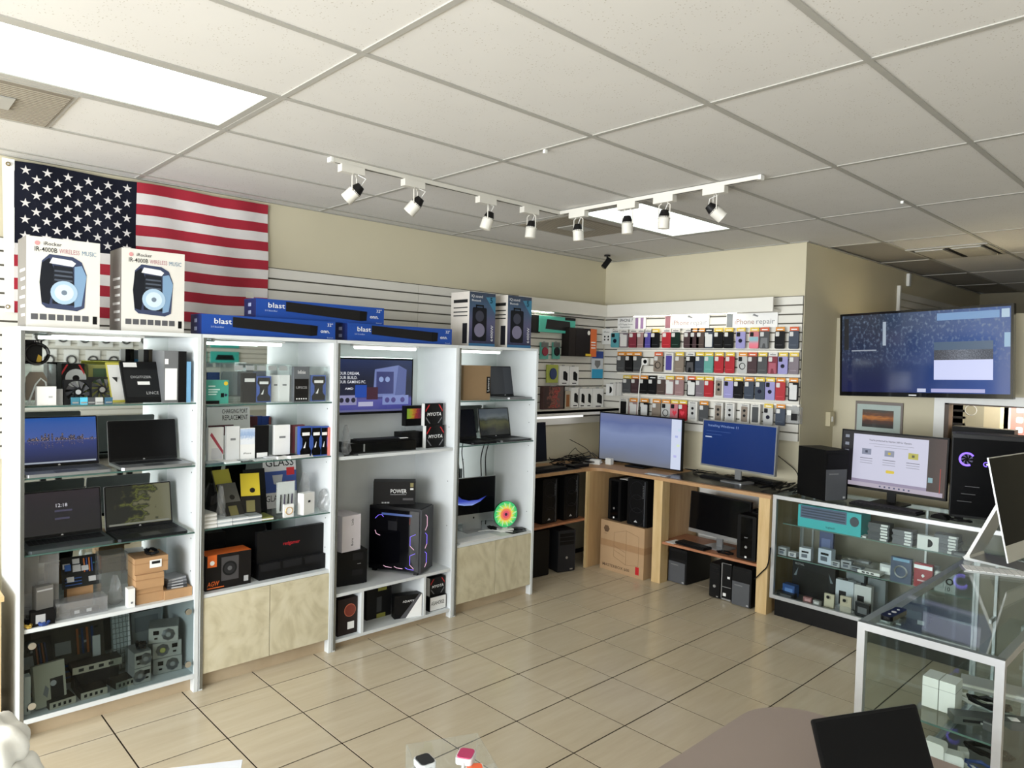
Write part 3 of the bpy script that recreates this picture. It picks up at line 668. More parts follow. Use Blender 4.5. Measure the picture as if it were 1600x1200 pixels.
cartonX('small_card', 'small grey boxed adapter between the clear box and the black fans', 'box', M((150, 150, 150), .5), -4.10, z, 88, 98, 617, 608, .03)
pc_fan('black case fan with silver hub, in front of the red-cornered box', (-4.10, PX(123, 610, -4.10).y, z), HL+.05, .125, rx=-.12, group='black case fans')
pc_fan('black case fan behind, next to the dark notebook', (-4.22, PX(160, 605, -4.22).y, z), HL-.25, .135, rx=-.1, group='black case fans', blade=(80, 82, 84))
t, w, h = cartonX('cooler_box', 'black cooler box with red corners and a printed white fan', 'box', M((24, 22, 24), .5), -4.30, z, 96, 132, 600, 568, .1)
flat('printed_fan', circ(.12*w, .62*h, .24*h), M((196, 200, 202), .5), t, -.0005); flat('printed_hub', circ(.12*w, .62*h, .08*h), m_black, t, -.0012)
for s in (-1, 1): flat('red_corner', [(s*.49*w, .78*h), (s*.30*w, .97*h), (s*.22*w, .97*h), (s*.49*w, .7*h)][::s], m_red, t, -.0006)
t, w, h = cartonX('boxed_card', 'green and yellow boxed add-in card behind the case fans', 'box', M((150, 150, 84), .5), -4.36, z, 138, 172, 600, 570, .04); flat('window', rect(-.3*w, .5*h, .3*w, .9*h), M((70, 96, 70), .4), t, -.0006)
for k, (px, c) in enumerate(((118, (60, 120, 140)), (131, (90, 190, 220)), (143, (70, 72, 76)), (155, (190, 192, 190)), (170, (54, 96, 120)))):
    t, w, h = cartonX('loose_part', ['dark teal connector under the case fans', 'bright cyan connector under the case fans', 'grey chip carrier under the case fans', 'pale connector strip under the case fans', 'blue-grey connector beside the notebook'][k], 'component', M(c, .4), -4.065, z, px-6, px+6, 625, 621, .02, 'loose parts on the top glass shelf'); part('pin_row', m_silver, t, (-w*.4, -.002, h*.2, w*.4, 0, h*.4))
t, w, h, ln = lean_slab('digitizer_kit', 'black boxed digitizer panel leaning back beside the binders', 'boxed panel', M((24, 25, 27), .4), -4.13, z, 196, 262, 620, 567, .012, .42, rz=.1)
for o in (flat('label_sticker', rect(-.42*w, .86*h, -.1*w, .97*h), m_paper, t, 0), flat('label_sticker', rect(-.15*w, .42*h, .15*w, .5*h), m_paper, t, 0), flat('printed_frame', rect(-.44*w, .12*h, .42*w, .8*h), M((40, 42, 44), .4), t, .0004)): on_lean(o, ln, .012)
on_lean(text('DIGITIZER', .06*h, m_lgrey, t, -.3*w, .58*h, -.002, w=.5*w), ln, .012); on_lean(text('LINCE', .07*h, m_lgrey, t, .02*w, .18*h, -.002, w=.3*w), ln, .012)
t, w, h, ln = lean_slab('yellow_folder', 'yellow folder leaning behind the black digitizer panel', 'folder', M((206, 196, 84), .6), -4.18, z, 174, 240, 622, 568, .01, .4, rz=.12, body='cover'); on_lean(flat('white_sheet', rect(-.48*w, .05*h, .4*w, .93*h), m_paper, t, -.0004), ln, .01)
def stand_slab(name, label, mat, x, pl, pr, pt, d, cat='boxed screen', rz=0, spine=None, gap=None):
    t, w, h = cartonX(name, label, cat, mat, x, 1.625, pl, pr, 610, pt, d, 'upright slabs beside the notebook', rz=rz)
    if spine: flat('spine_label', rect(-.42*w, .05*h, .42*w, .66*h), spine, t, -.0006)
    return t, w, h
t, w, h = stand_slab('magazine_file', 'grey upright file box with a tall white spine label', M((108, 110, 112), .5), -4.10, 256, 278, 548, .2, 'file box', spine=m_paper); flat('tag_sticker', rect(-.44*w, .74*h, -.2*w, .84*h), m_paper, t, -.0006)
stand_slab('boxed_screen', 'thick black slab standing beside the grey file box', m_black, -4.09, 279, 291, 549, .2); stand_slab('boxed_screen', 'pale blue slab standing against the cabinet side', M((112, 160, 196), .5), -4.085, 292, 298, 565, .19)
stand_slab('boxed_screen', 'thin black slab behind the digitizer panel, first of three', m_black, -4.30, 224, 231, 546, .1); stand_slab('boxed_screen', 'dark olive slab behind the digitizer panel, second of three', M((56, 50, 36), .5), -4.30, 232, 238, 546, .1)
stand_slab('boxed_screen', 'blue slab behind the digitizer panel, third of three', M((62, 128, 178), .5), -4.28, 241, 250, 563, .12)

# ================================================================== CABINET 1, FOURTH SHELF (white board)
z = .545
b_ = lambda px, x, py=900: PX(px, py, x).y
clear_case('clear_tub', 'large cloudy plastic tub under the lock screen laptop', 'plastic tub', -4.14, z, 36, 92, 920, 868, .26, mat=m_bag)
t, w, h = cartonX('adapter_pouch', 'grey mesh pouch of leads in front of the cloudy tub', 'pouch', M((112, 110, 106), .7), -4.10, z, 56, 84, 945, 916, .05, rz=.2); part('zip', m_lgrey, t, (-w*.45, -.002, h*.88, w*.45, 0, h*.92))
coil('black power leads coiled beside the cabinet edge', (-4.15, b_(47, -4.15), z), .06, .007, m_black, seed=3); coil('blue cable bundle on the white shelf by the cabinet edge', (-4.08, b_(68, -4.08), z), .045, .006, M((34, 60, 120), .5), seed=4)
coil('yellow cable bundle on the white shelf by the cabinet edge', (-4.09, b_(42, -4.09), z), .04, .005, M((180, 150, 60), .5), seed=5)
t, w, h = cartonX('adapter_brick', 'black laptop power brick at the shelf front', 'adapter', m_black, -4.065, z, 48, 86, 968, 955, .05); part('rating_label', m_lgrey, t, (-w*.3, -.0008, h*.2, w*.1, 0, h*.8))
t = board_pcb('printed circuit board with black and white patches hanging over the tub', (-4.22, b_(127, -4.22), .66), HL, .17, .16, .35, (40, 42, 40), seed=5)
for k, (a, b) in enumerate(((-.05, .03), (.02, .08), (-.02, .12), (.05, .02), (-.065, .1))): o = part('shield_can', m_lgrey, t, (a-.014, -.012, b, a+.018, -.002, b+.026)); o.rotation_euler.x = -.35
part('prop_block', m_kraft, t, (-.06, .02, -.115, .06, .09, 0))
t, w, h = clear_case('blister_tray', 'low clear blister tray with a black connector strip', 'plastic tray', -4.09, z, 88, 168, 955, 938, .1, mat=m_bag); part('connector_strip', m_black, t, (-.2*w, .02, .004, .34*w, .05, .03)); part('strip_label', m_paper, t, (-.14*w, .019, .012, -.04*w, .02, .028)); part('strip_label', m_paper, t, (.1*w, .019, .012, .2*w, .02, .028))
clear_case('clear_column', 'tall clear acrylic case beside the stacked kraft cartons', 'acrylic case', -4.12, z, 158, 200, 910, 866, .12); bag('parts_bag', 'crumpled clear bag of parts inside the tall acrylic case', (-4.18, b_(180, -4.18), z+.004), .1, .08, .15, seed=4)
t, w, h = cartonX('white_carton', 'narrow white carton standing beside the kraft stack', 'box', m_white, -4.07, z, 200, 211, 935, 920, .05); flat('logo', rect(-.1*w, .2*h, .2*w, .3*h), m_grey, t, -.0005)
zz = z
for k, (pl, pr, hh, dx) in enumerate(((213, 255, .085, 0), (212, 256, .075, .012), (210, 262, .085, -.01))):
    t, w, h = cartonX('kraft_carton', ['lowest kraft carton of the three-high stack', 'middle kraft carton of the three-high stack', 'top kraft carton of the stack, with a barcode label'][k], 'box', m_kraft, -4.09+dx, zz, pl, pr, 920, 900, .15, 'kraft cartons on the white shelf', h=hh)
    part('lid_flap', M((160, 122, 84), .8), t, (-w/2-.002, -.002, h*.62, w/2+.002, .152, h*.66)); zz += hh
    if k == 2: flat('barcode_label', rect(-.06*w, .3*h, .3*w, .8*h), m_paper, t, -.0028); flat('barcode', rect(0, .55*h, .25*w, .72*h), m_print, t, -.0042)
coil('black power lead coiled on top of the kraft stack', (-4.16, b_(236, -4.16), zz+.001), .06, .006, m_black, seed=8)
t, w, h = cartonX('kraft_tray', 'shallow open kraft tray against the cabinet side', 'tray', m_kraft, -4.075, z, 257, 300, 925, 920, .2, h=.05)
for k in range(4): t2, w2, h2 = cartonX('boxed_drive', ['bottom grey drive', 'second grey drive', 'third grey drive', 'top pale drive'][k]+' piled in the shallow kraft tray', 'drive', M((70+k*26, 72+k*26, 76+k*26), .4, .3), -4.09-k*.01, z+.0505+k*.0125, 262, 292, 915, 910, .12, 'drives in the kraft tray', h=.012, rz=.1*k-.1); part('drive_label', m_lgrey, t2, (-w2*.3, -.0005, .002, w2*.3, 0, .009))

# ================================================================== CABINET 1, BOTTOM BAY BEHIND GLASS
z = .106
yb = lambda px, x: PX(px, 1040, x).y
psu('grey power supply at the bottom of the taller stack', (-4.16, yb(262, -4.16), z), HL-.1, .15, .088, .14, mirror=True)
psu('grey power supply in the middle of the taller stack with a yellow fan hub', (-4.16, yb(261, -4.16), z+.089), HL-.1, .15, .088, .14, hub=(190, 190, 110))
psu('grey power supply on top of the taller stack with a white side label', (-4.155, yb(255, -4.155), z+.178), HL-.35, .15, .086, .14, mirror=True)
t = psu('small grey power supply at the bottom of the shorter stack', (-4.11, yb(223, -4.11), z), HL+.05, .085, .085, .14); psu('small grey power supply on top of the shorter stack', (-4.11, yb(223, -4.11), z+.086), HL+.05, .085, .085, .14, mirror=True)
coil('black cable bundle lying on the shorter power supply stack', (-4.16, yb(220, -4.16), z+.172), .04, .008, m_black, seed=11)
board_pcb('brown motherboard with orange memory slots leaning at the back of the glass bay', (-4.36, yb(112, -4.36), z), HL, .34, .30, .3, (62, 58, 50), seed=2)
board_pcb('dark motherboard leaning beside the cabinet edge in the glass bay', (-4.30, yb(58, -4.30), z), HL+.2, .2, .28, .35, (44, 46, 44), seed=3)
t, w, h, ln = lean_slab('loose_keyboard', 'loose grey laptop keyboard standing on end behind the glass', 'keyboard', M((150, 150, 146), .5), -4.34, z, 178, 208, 1010, 955, .008, .25)
kk = MB()
for r in range(12):
    for c in range(5): kk.box(-w*.46+c*w*.186+.002, -.003, h*.03+r*h*.08+.002, -w*.46+(c+1)*w*.186-.002, 0, h*.03+(r+1)*h*.08-.002)
on_lean(kk.obj('keys', m_paper, t), ln, .008)
t, w, h, ln = lean_slab('laptop_shell', 'silver laptop palm rest shell leaning at the back beside the keyboard', 'laptop shell', M((150, 156, 158), .4, .3), -4.40, z, 208, 254, 1000, 958, .01, .15); on_lean(flat('cut_out', rect(-.4*w, .6*h, .4*w, .9*h), M((112, 118, 120), .4), t, 0), ln, .01)
lean_slab('white_sheet', 'narrow white panel leaning upright in the glass bay', 'panel', M((200, 202, 200), .5), -4.30, z+.04, 147, 159, 1010, 985, .01, .15)[0].location.z = z
for k, (pl, pr, pt, pb, x, zz) in enumerate(((113, 190, 1040, 1060, -4.2, .10), (126, 168, 1083, 1098, -4.10, .0), (77, 119, 1096, 1110, -4.085, .0), (180, 214, 1076, 1086, -4.12, 0))):
    t, w, h = cartonX('expansion_card', ['graphics card with a long pale bracket in the middle of the glass bay', 'expansion card with a slotted steel bracket at the front of the glass bay', 'expansion card with a plain pale bracket beside the beige drive', 'expansion card bracket lying beside the small power supplies'][k], 'expansion card', M((40, 36, 34), .5), x, z+zz, pl, pr, 1080, 1070, .1, 'expansion cards in the glass bay', h=.035, rz=.06*k)
    part('bracket', M((196, 190, 172), .4, .4), t, (-w/2, -.003, .0, w/2, 0, .036))
    for q in range(4): part('port', m_dark, t, (-w*.38+q*w*.2, -.004, .01, -w*.28+q*w*.2, -.003, .026))
    if zz: part('riser_box', m_dark, t, (-w*.45, .01, -zz, w*.45, .09, 0))
t, w, h, ln = lean_slab('floppy_drive', 'beige drive unit with an open mechanism beside the cabinet edge', 'drive', M((182, 178, 160), .5), -4.12, z, 55, 106, 1075, 1042, .04, .2, rz=.15)
for o in (flat('mechanism', rect(0, .1*h, .42*w, .62*h), m_dark, t, 0), flat('gear', circ(.1*w, .5*h, .1*w), m_lgrey, t, -.001), flat('wire_loop', [(-.25*w, .3*h), (-.12*w, .2*h), (-.05*w, .4*h), (-.15*w, .5*h)], m_grey, t, 0)): on_lean(o, ln, .04)
t, w, h = cartonX('white_carton', 'slim white carton standing at the edge of the glass bay', 'box', m_paper, -4.10, z, 38, 48, 1080, 1058, .05); part('mark', m_print, t, (-.1*w, -.0006, .08*h, .1*w, 0, .2*h))

# ================================================================== CABINET 2
z = 1.612
t, w, h = cartonX('adapter_box', 'teal network adapter box on the top shelf of the phone box cabinet', 'box', M((70, 156, 140), .5), -4.10, z, 321, 357, 612, 594, .05)
for k, (a, b) in enumerate(((.72, .3), (.58, .5), (.48, .4), (.38, .35))): flat('printed_line', rect(-.38*w, a*h, (-.38+b)*w, (a+.05)*h), M((200, 230, 224), .5), t, -.0005)
flat('gold_seal', circ(.38*w, .86*h, .09*w), m_yellow, t, -.0006); flat('printed_device', rect(.16*w, .28*h, .3*w, .45*h), m_black, t, -.0006); flat('printed_spot', circ(.38*w, .37*h, .06*w), m_navy, t, -.0006); flat('printed_base', rect(-.5*w, 0, .1*w, .14*h), m_black, t, -.0006)
t, w, h = clear_case('acrylic_riser', 'large clear acrylic display box holding phones on the top glass shelf', 'acrylic case', -4.09, z, 364, 456, 600, 569, .2)
for k in range(5): part('lid_tab', m_lgrey, t, (-.46*w+k*.19*w, .02, h*.84, -.32*w+k*.19*w, .022, h*.96))
def phonebox(label, mat, x, z, pl, pr, py, pt, d=.03, rz=0, sticker=None, blue=False, group='boxed phones in the cabinet', seal=None):
    t, w, h = cartonX('phone_box', label, 'phone box', mat, x, z, pl, pr, py, pt, d, group, rz=rz)
    if blue:
        flat('clear_shell', rrect(-.48*w, .02*h, .48*w, .97*h, .1*w), M((64, 96, 178), .3), t, -.0004)
        flat('phone_print', [(-.42*w, .04*h), (.42*w, .04*h), (.45*w, .2*h), (.28*w, .34*h), (.28*w, .6*h), (.45*w, .74*h), (.4*w, .95*h), (-.4*w, .95*h), (-.45*w, .74*h), (-.28*w, .6*h), (-.28*w, .34*h), (-.45*w, .2*h)], m_gloss, t, -.0016)
        flat('price_sticker', rect(-.3*w, .7*h, .3*w, .8*h), m_paper, t, -.003); flat('swoosh', [(-.2*w, .3*h), (0, .5*h), (-.05*w, .3*h)], m_paper, t, -.003)
    elif sticker: flat('price_sticker', rect(*[a*b for a, b in zip(sticker, (w, h, w, h))]), m_paper if mat is not m_paper else m_grey, t, -.0006)
    if seal: flat('printed_mark', rect(-.2*w, .6*h, .2*w, .66*h), seal, t, -.0006)
    return t, w, h
z2 = z+.0035
phonebox('tall black phone box inside the acrylic display box', m_black, -4.115, z2, 379, 400, 605, 583, sticker=(-.35, .7, .4, .82)); phonebox('blue and black phone pack inside the acrylic display box', M((60, 90, 170), .4), -4.112, z2, 401, 423, 605, 588, blue=True, rz=-.1)
phonebox('white phone box inside the acrylic display box, nearer the blue phone pack', m_paper, -4.13, z2, 424, 437, 605, 586, seal=m_grey); phonebox('white phone box at the end of the acrylic display box, tilted', m_paper, -4.115, z2, 437, 452, 605, 586, rz=-.15, seal=m_grey)
t, w, h = cartonX('screen_kit_box', 'half grey half black screen kit box beside the acrylic display box', 'box', M((96, 100, 104), .5), -4.08, z, 459, 483, 600, 573, .06); flat('dark_panel', rect(-.45*w, .04*h, .45*w, .66*h), M((38, 36, 34), .5), t, -.0005); text('UPSCIS', .07*h, m_lgrey, t, 0, .38*h, -.002, w=.7*w, align='CENTER'); text('Infinix', .1*h, m_wtext, t, 0, .8*h, -.001, w=.5*w, align='CENTER')
for k in range(5): flat('printed_dot', circ(-.3*w+k*.15*w, .1*h, .045*w, 8), m_wtext, t, -.002)
t, w, h = clear_case('clamshell_pack', 'clear clamshell pack standing at the cabinet side', 'plastic pack', -4.075, z, 484, 512, 600, 573, .05)
phonebox('black phone with blue edges inside the clamshell pack', M((80, 110, 180), .4), -4.081, z+.004, 486, 509, 605, 586, d=.02, blue=True)
# second shelf
z = 1.27
t, w, h, ln = lean_slab('repair_sign', 'white sign reading CHARGING PORT REPLACEMENT behind the phone boxes', 'sign', m_paper, -4.44, z, 325, 392, 680, 636, .006, .08)
on_lean(text('CHARGING PORT', .09*h, m_print, t, -.16*w, .86*h, -.001, w=.6*w, bold=.01), ln, .006); on_lean(text('REPLACEMENT', .1*h, m_print, t, -.16*w, .72*h, -.001, w=.6*w, bold=.01), ln, .006)
on_lean(flat('printed_phone', [(-.48*w, .4*h), (.16*w, .4*h), (.1*w, .62*h), (-.48*w, .62*h)], M((86, 30, 42), .4), t, 0), ln, .006)
t, w, h = phonebox('white phone box with a red stripe at the end of the second shelf', m_paper, -4.17, z, 325, 350, 690, 668, rz=.12); flat('red_stripe', [(-.4*w, .78*h), (.46*w, .2*h), (.46*w, .32*h), (-.3*w, .86*h)], M((176, 70, 84), .5), t, -.0006); flat('printed_frame', rect(-.3*w, .08*h, .4*w, .4*h), M((214, 214, 218), .5), t, -.0004)
t, w, h = phonebox('plain white phone box between the striped and the sky-blue ones', M((214, 216, 216), .5), -4.13, z, 354, 374, 690, 666, rz=-.05, seal=m_grey)
t, w, h = phonebox('white phone box with a pale blue sky print', m_paper, -4.13, z, 375, 398, 690, 669, rz=-.08); flat('sky_print', rect(-.48*w, .5*h, .48*w, .98*h), ramp_mat('sky_print', [(.3, (230, 234, 240)), (.6, (150, 176, 214)), (1, (190, 206, 230))], noise=.6), t, -.0004); text('iPhone', .05*h, m_print, t, 0, .2*h, -.001, w=.5*w, align='CENTER')
phonebox('black phone box with a white label near its foot', m_black, -4.13, z, 398, 420, 685, 665, sticker=(-.35, .06, .4, .2))
phonebox('translucent grey phone box beside the black one', M((150, 158, 160), .4), -4.2, z, 420, 430, 685, 664); phonebox('tall white phone box in the middle of the second shelf', m_paper, -4.13, z, 429, 453, 685, 664, seal=m_grey)
t, w, h = phonebox('grey and maroon phone box beside the blue packs', M((120, 60, 66), .5), -4.16, z, 457, 476, 685, 664, rz=.05); flat('grey_panel', rect(-.3*w, .1*h, .45*w, .95*h), M((150, 156, 154), .4), t, -.0005)
for k, (pl, pr) in enumerate(((468, 487), (486, 502), (500, 513))): phonebox(['first blue and black phone pack leaning at the shelf end', 'second blue and black phone pack leaning at the shelf end', 'third blue and black phone pack, against the cabinet side'][k], M((54, 84, 170), .4), -4.075-.004*k, z, pl, pr, 690, 666, blue=True, group='leaning blue phone packs')
phonebox('thin red and white card standing against the cabinet side', M((214, 120, 110), .5), -4.066, z, 513.5, 516, 690, 668, d=.06)
for k, (pl, pr, c) in enumerate(((416, 444, (206, 208, 210)), (434, 470, (226, 226, 224)), (452, 492, (236, 236, 234)))): 
    t, w, h = cartonX('flat_phone_box', ['flat pale box lying before the white phone boxes', 'flat white box lying under the maroon box', 'flat white box lying before the blue phone packs'][k], 'phone box', M(c, .5), -4.085+.012*k, z, pl, pr, 705, 700, .09, 'flat phone boxes on the second shelf', h=.018, rz=.1*k); part('lid_seam', m_grey, t, (-w/2-.0004, -.0004, .011, w/2+.0004, .0904, .0118))
for k, (pl, pr, c) in enumerate(((322, 350, (74, 96, 100)), (352, 377, (222, 232, 232)), (380, 395, (86, 92, 92)), (398, 410, (110, 116, 114)), (398, 428, (200, 206, 206)))):
    if k == 3: continue
    t, w, h = cartonX('phone_tablet', ['teal-framed tablet lying at the front of the second shelf', 'white tablet lying at the front of the second shelf', 'grey phone lying flat at the front of the second shelf', '', 'pale flat case at the front of the second shelf'][k], 'tablet', M(c, .3), -4.06-.01*(k == 4), z, pl, pr, 718, 715, .12, 'slabs lying on the second shelf', h=.009, rz=.12); part('glass_face', M((180, 190, 190), .2) if k != 1 else m_paper, t, (-w*.44, .008, h, w*.44, .112, h+.0006))
# third shelf
z = .91
t, w, h, ln = lean_slab('glass_sign', 'blue and white sign reading GLASS on the third shelf', 'sign', M((210, 208, 206), .5), -4.36, z, 414, 465, 760, 719, .006, .12)
on_lean(flat('blue_band', rect(-.5*w, .32*h, .5*w, .76*h), M((46, 72, 138), .5), t, 0), ln, .006); on_lean(text('GLASS', .16*h, m_print, t, 0, .86*h, -.001, w=.86*w, align='CENTER', bold=.01), ln, .006); on_lean(text('GLA', .13*h, m_print, t, -.46*w, .14*h, -.001, w=.36*w), ln, .006)
on_lean(flat('red_flash', rect(.2*w, .66*h, .44*w, .82*h), m_red, t, -.0014), ln, .006); on_lean(flat('printed_phone', [(-.2*w, .5*h), (.02*w, .44*h), (.08*w, .68*h), (-.24*w, .68*h)], m_lgrey, t, -.0014), ln, .006)
def hang_pack(label, x, pl, pr, py, pt, lean, rz, top, bot, zz=.91, group='hanging packs piled on the third shelf'):
    t, w, h, ln = lean_slab('accessory_pack', label, 'accessory pack', M(bot, .5), x, zz, pl, pr, py, pt, .012, lean, rz=rz, group=group)
    on_lean(flat('header_card', rect(-.5*w, .5*h, .5*w, h), M(top, .5), t, 0), ln, .012); on_lean(flat('printed_ring', circ(.1*w, .62*h, .14*w), M(bot, .5), t, -.0013), ln, .012); on_lean(flat('cord_print', rect(-.25*w, .15*h, .2*w, .4*h), M((110, 104, 60), .5), t, 0), ln, .012)
    return t
hang_pack('yellow-headed black cable pack leaning at the front of the third shelf', -4.14, 380, 408, 770, 745, .4, -.25, (206, 184, 40), (30, 28, 24)); hang_pack('yellow cable pack lying behind the other yellow one', -4.24, 350, 378, 765, 740, .5, .15, (198, 186, 70), (92, 88, 66))
hang_pack('black pouch with a small white badge behind the yellow packs', -4.33, 385, 418, 765, 735, .2, 0, (40, 42, 44), (26, 28, 32)); hang_pack('grey bagged lock pack in front of the yellow packs', -4.12, 356, 386, 778, 762, .6, .1, (92, 90, 84), (60, 58, 52))
bag('black_bag', 'crumpled black bag at the cabinet edge on the third shelf', (-4.25, PX(330, 770, -4.25).y, z), .12, .1, .22, mat=M((26, 26, 27), .4), seed=21); bag('clear_bag', 'clear bag beside the crumpled black bag', (-4.14, PX(345, 775, -4.14).y, z), .07, .06, .22, seed=22)
t, w, h = clear_case('tool_pouch', 'clear pouch of small screwdrivers before the GLASS sign', 'tool pouch', -4.16, z, 433, 462, 775, 752, .02, mat=m_acryl)
part('backing_card', m_paper, t, (-w*.48, .012, .01, w*.48, .014, h*.98))
for k in range(4): MB().cyl((-.3*w+k*.2*w, .007, .02), (-.3*w+k*.2*w+.004, .007, h*.6), .004, 6).obj('screwdriver', [m_black, M((60, 40, 80), .5)][k % 2], t)
bag('clear_bag', 'clear bag of white cables against the cabinet side', (-4.2, PX(476, 760, -4.2).y, z), .11, .09, .24, seed=23)
t, w, h = cartonX('small_box', 'small white box tilted on the third shelf, near the cabinet side', 'box', m_paper, -4.08, z, 472, 494, 785, 770, .05, rz=.35); flat('logo', rect(-.1*w, .55*h, .1*w, .65*h), m_print, t, -.0005)
bag('clear_bag', 'clear bag of fittings at the front corner of the third shelf', (-4.1, PX(506, 785, -4.1).y, z), .11, .08, .14, seed=25)
t, w, h = cartonX('ring_pack', 'small cream pack with gold rings on the third shelf', 'pack', m_paper, -4.07, z, 444, 459, 795, 788, .02); MB().torus((0, -.003, h*.5), h*.28, .002, 14, 5).obj('gold_ring', M((210, 160, 60), .3, .7), t)
for k, (pl, pr, n) in enumerate(((318, 339, 4), (340, 363, 2), (364, 390, 2), (388, 409, 2), (408, 427, 1))):
    for q in range(n):
        t, w, h = cartonX('flat_phone_box', ['cream box %s from the bottom of the flat stack at the cabinet edge', 'pale box %s from the bottom of the second flat stack', 'silver box %s from the bottom of the third flat stack', 'grey box %s from the bottom of the fourth flat stack', 'olive flat box lying alone at the front of the third shelf%s'][k] % (ORD[q] if k < 4 else ''), 'phone box',
                        M([(206, 204, 198), (198, 204, 206), (176, 182, 186), (150, 158, 162), (120, 124, 60)][k], .5), -4.065-.008*q, z+.0195*q, pl, pr, 815, 812, .14, 'flat phone boxes on the third shelf', h=.019, rz=.05*q-.03); part('white_rim', m_paper, t, (-w/2-.0005, -.0006, .004, w/2+.0005, .05, .012))
# white board shelf
z = .541
t, w, h = cartonX('lower_tray', 'black presentation box with its lid propped open and red lettering', 'gift box', m_black, -4.10, z, 405, 508, 880, 874, .12); t.name = 'presentation_box'
o = part('open_lid', M((22, 22, 24), .5), t, (-w/2-.002, .03, h, w/2+.002, .06, h+.19)); o.rotation_euler = (0, 0, 0)
text('redgamer', .022, M((190, 30, 44), .5), t, 0, h+.09, .029, w=.11, align='CENTER', bold=.01)
for k in range(3): part('foam_pad', M((34, 34, 37), .7), t, (-w*.48+k*w*.33, -.001, h*.55, -w*.48+k*w*.33+w*.28, .1, h+.0015))
t, w, h = cartonX('power_supply_box', 'black and orange power supply box lettered AGW', 'box', M((30, 26, 26), .5), -4.095, z, 321, 392, 890, 864, .12)
part('orange_top', m_orange, t, (-w/2, 0, h, w/2, .12, h+.001)); flat('orange_badge', rect(-.46*w, .66*h, -.26*w, h), m_orange, t, -.0005); flat('badge_mark', circ(-.36*w, .78*h, .05*w), m_paper, t, -.0017)
flat('printed_unit', rect(-.16*w, .22*h, .22*w, .9*h), M((70, 68, 70), .5), t, -.0005)
for r, c in ((.16, (34, 34, 36)), (.12, (58, 58, 60)), (.05, (96, 96, 98))): flat('printed_fan', circ(.02*w, .56*h, r*w), M(c, .5), t, -.003+r*.008)
text('AGW', .13*h, m_orange, t, -.46*w, .12*h, -.001, w=.26*w, shear=.2, bold=.015); flat('printed_rule', rect(-.46*w, .05*h, -.1*w, .08*h), m_orange, t, -.0005); flat('printed_mark', rect(.34*w, .1*h, .44*w, .26*h), m_lgrey, t, -.0005)
t, w, h = cartonX('modem', 'black modem box at the back beside the orange-topped box', 'modem', m_black, -4.36, z, 322, 352, 850, 832, .08); part('vent', m_dark, t, (-.4*w, -.0006, .2*h, .4*w, 0, .7*h))
t, w, h, ln = lean_slab('tablet', 'large dark tablet leaning at the back beneath the third glass shelf', 'tablet', m_gloss, -4.34, z, 356, 425, 850, 818, .012, .35); on_lean(flat('screen', rect(-.46*w, .05*h, .46*w, .95*h), m_off, t, 0), ln, .012)
coil('black charger leads lying between the orange-topped box and the tablet', (-4.26, PX(385, 860, -4.26).y, z), .08, .007, m_black, seed=31)
# ================================================================== CABINET 3
def emis(c, e=1.0, rough=.3): return M(c, rough, emit=e)
z = 1.256
# wall-mounted monitor with an LED strip around it
cy, w, _ = faceX(-4.47, 0, 520, 645, 600); zt = PX(640, 561, -4.47).z; zb = PX(600, 646, -4.47).z; h = zt-zb
t = thing('monitor', 'wide monitor lit by an LED strip, showing a gaming PC advert', 'monitor', (-4.47, cy, zb), HL)
part('housing', m_black, t, (-w/2, 0, 0, w/2, .03, h)); part('wall_mount', m_dark, t, (-.08, .03, h*.3, .08, .052, h*.7))
part('screen', ramp_mat('advert_screen', [(0, (70, 72, 150)), (.22, (92, 92, 170)), (.3, (22, 28, 60)), (.6, (16, 24, 52)), (1, (24, 44, 92))], emit=.75, rough=.25, noise=.1), t, (-w/2+.012, -.001, .022, w/2-.012, 0, h-.012))
led = MB()
for k in range(40): led.cbox((-w/2+.01+k*(w-.02)/39, .012, h+.003), (.009, .010, .004))
for k in range(20): led.cbox((w/2+.003, .012, h-.01-k*(h*.86)/19), (.004, .010, .009))
led.obj('led_strip', emis((226, 250, 240), 4.5), t)
def scr(nm, pts, c, k=1, e=.75): flat(nm, [(a*w, b*h) for a, b in pts], emis(c, e, .25), t, -.0008-.0008*k, .0006)
scr('screen_tower', [(-.02, .30), (.24, .30), (.40, .34), (.41, .80), (.30, .88), (-.0, .80)], (120, 134, 190)); scr('screen_tower', [(.26, .31), (.40, .35), (.41, .80), (.30, .87)], (92, 104, 160), 2); scr('screen_window', rect(.02, .36, .24, .76), (60, 66, 120), 2)
for q in (.08, .16): scr('screen_fan', circ(q, .62, .03, 12, .05), (150, 170, 220), 3)
scr('screen_card', rect(-.44, .17, -.22, .34), (150, 150, 190), 2); scr('screen_card', rect(.10, .16, .44, .33), (136, 150, 206), 3)
for q in (-.40, -.33, -.26): scr('screen_fan', circ(q, .255, .026, 10, .045), (40, 40, 60), 4)
for q in (.16, .24, .36): scr('screen_fan', circ(q, .245, .03, 10, .05), (86, 80, 140), 4)
scr('screen_box', rect(-.24, .30, -.10, .52), (32, 76, 176), 3); scr('screen_box', rect(-.10, .26, .04, .48), (70, 36, 56), 4); scr('screen_box', rect(-.2, .14, -.02, .22), (190, 190, 220), 4)
scr('screen_taskbar', rect(-.48, .045, .48, .08), (104, 106, 150), 3)
wt = emis((235, 238, 245), .8)
for k, s in enumerate(('YOUR DREAM,', 'YOUR BUILD.', 'YOUR GAMING PC.')): text(s, .05*h, wt, t, -.46*w, (.70-k*.075)*h, -.0022, w=(.27, .245, .35)[k]*w, bold=.012)
text('AMD', .035*h, wt, t, -.36*w, .44*h, -.0022, w=.1*w, bold=.02)
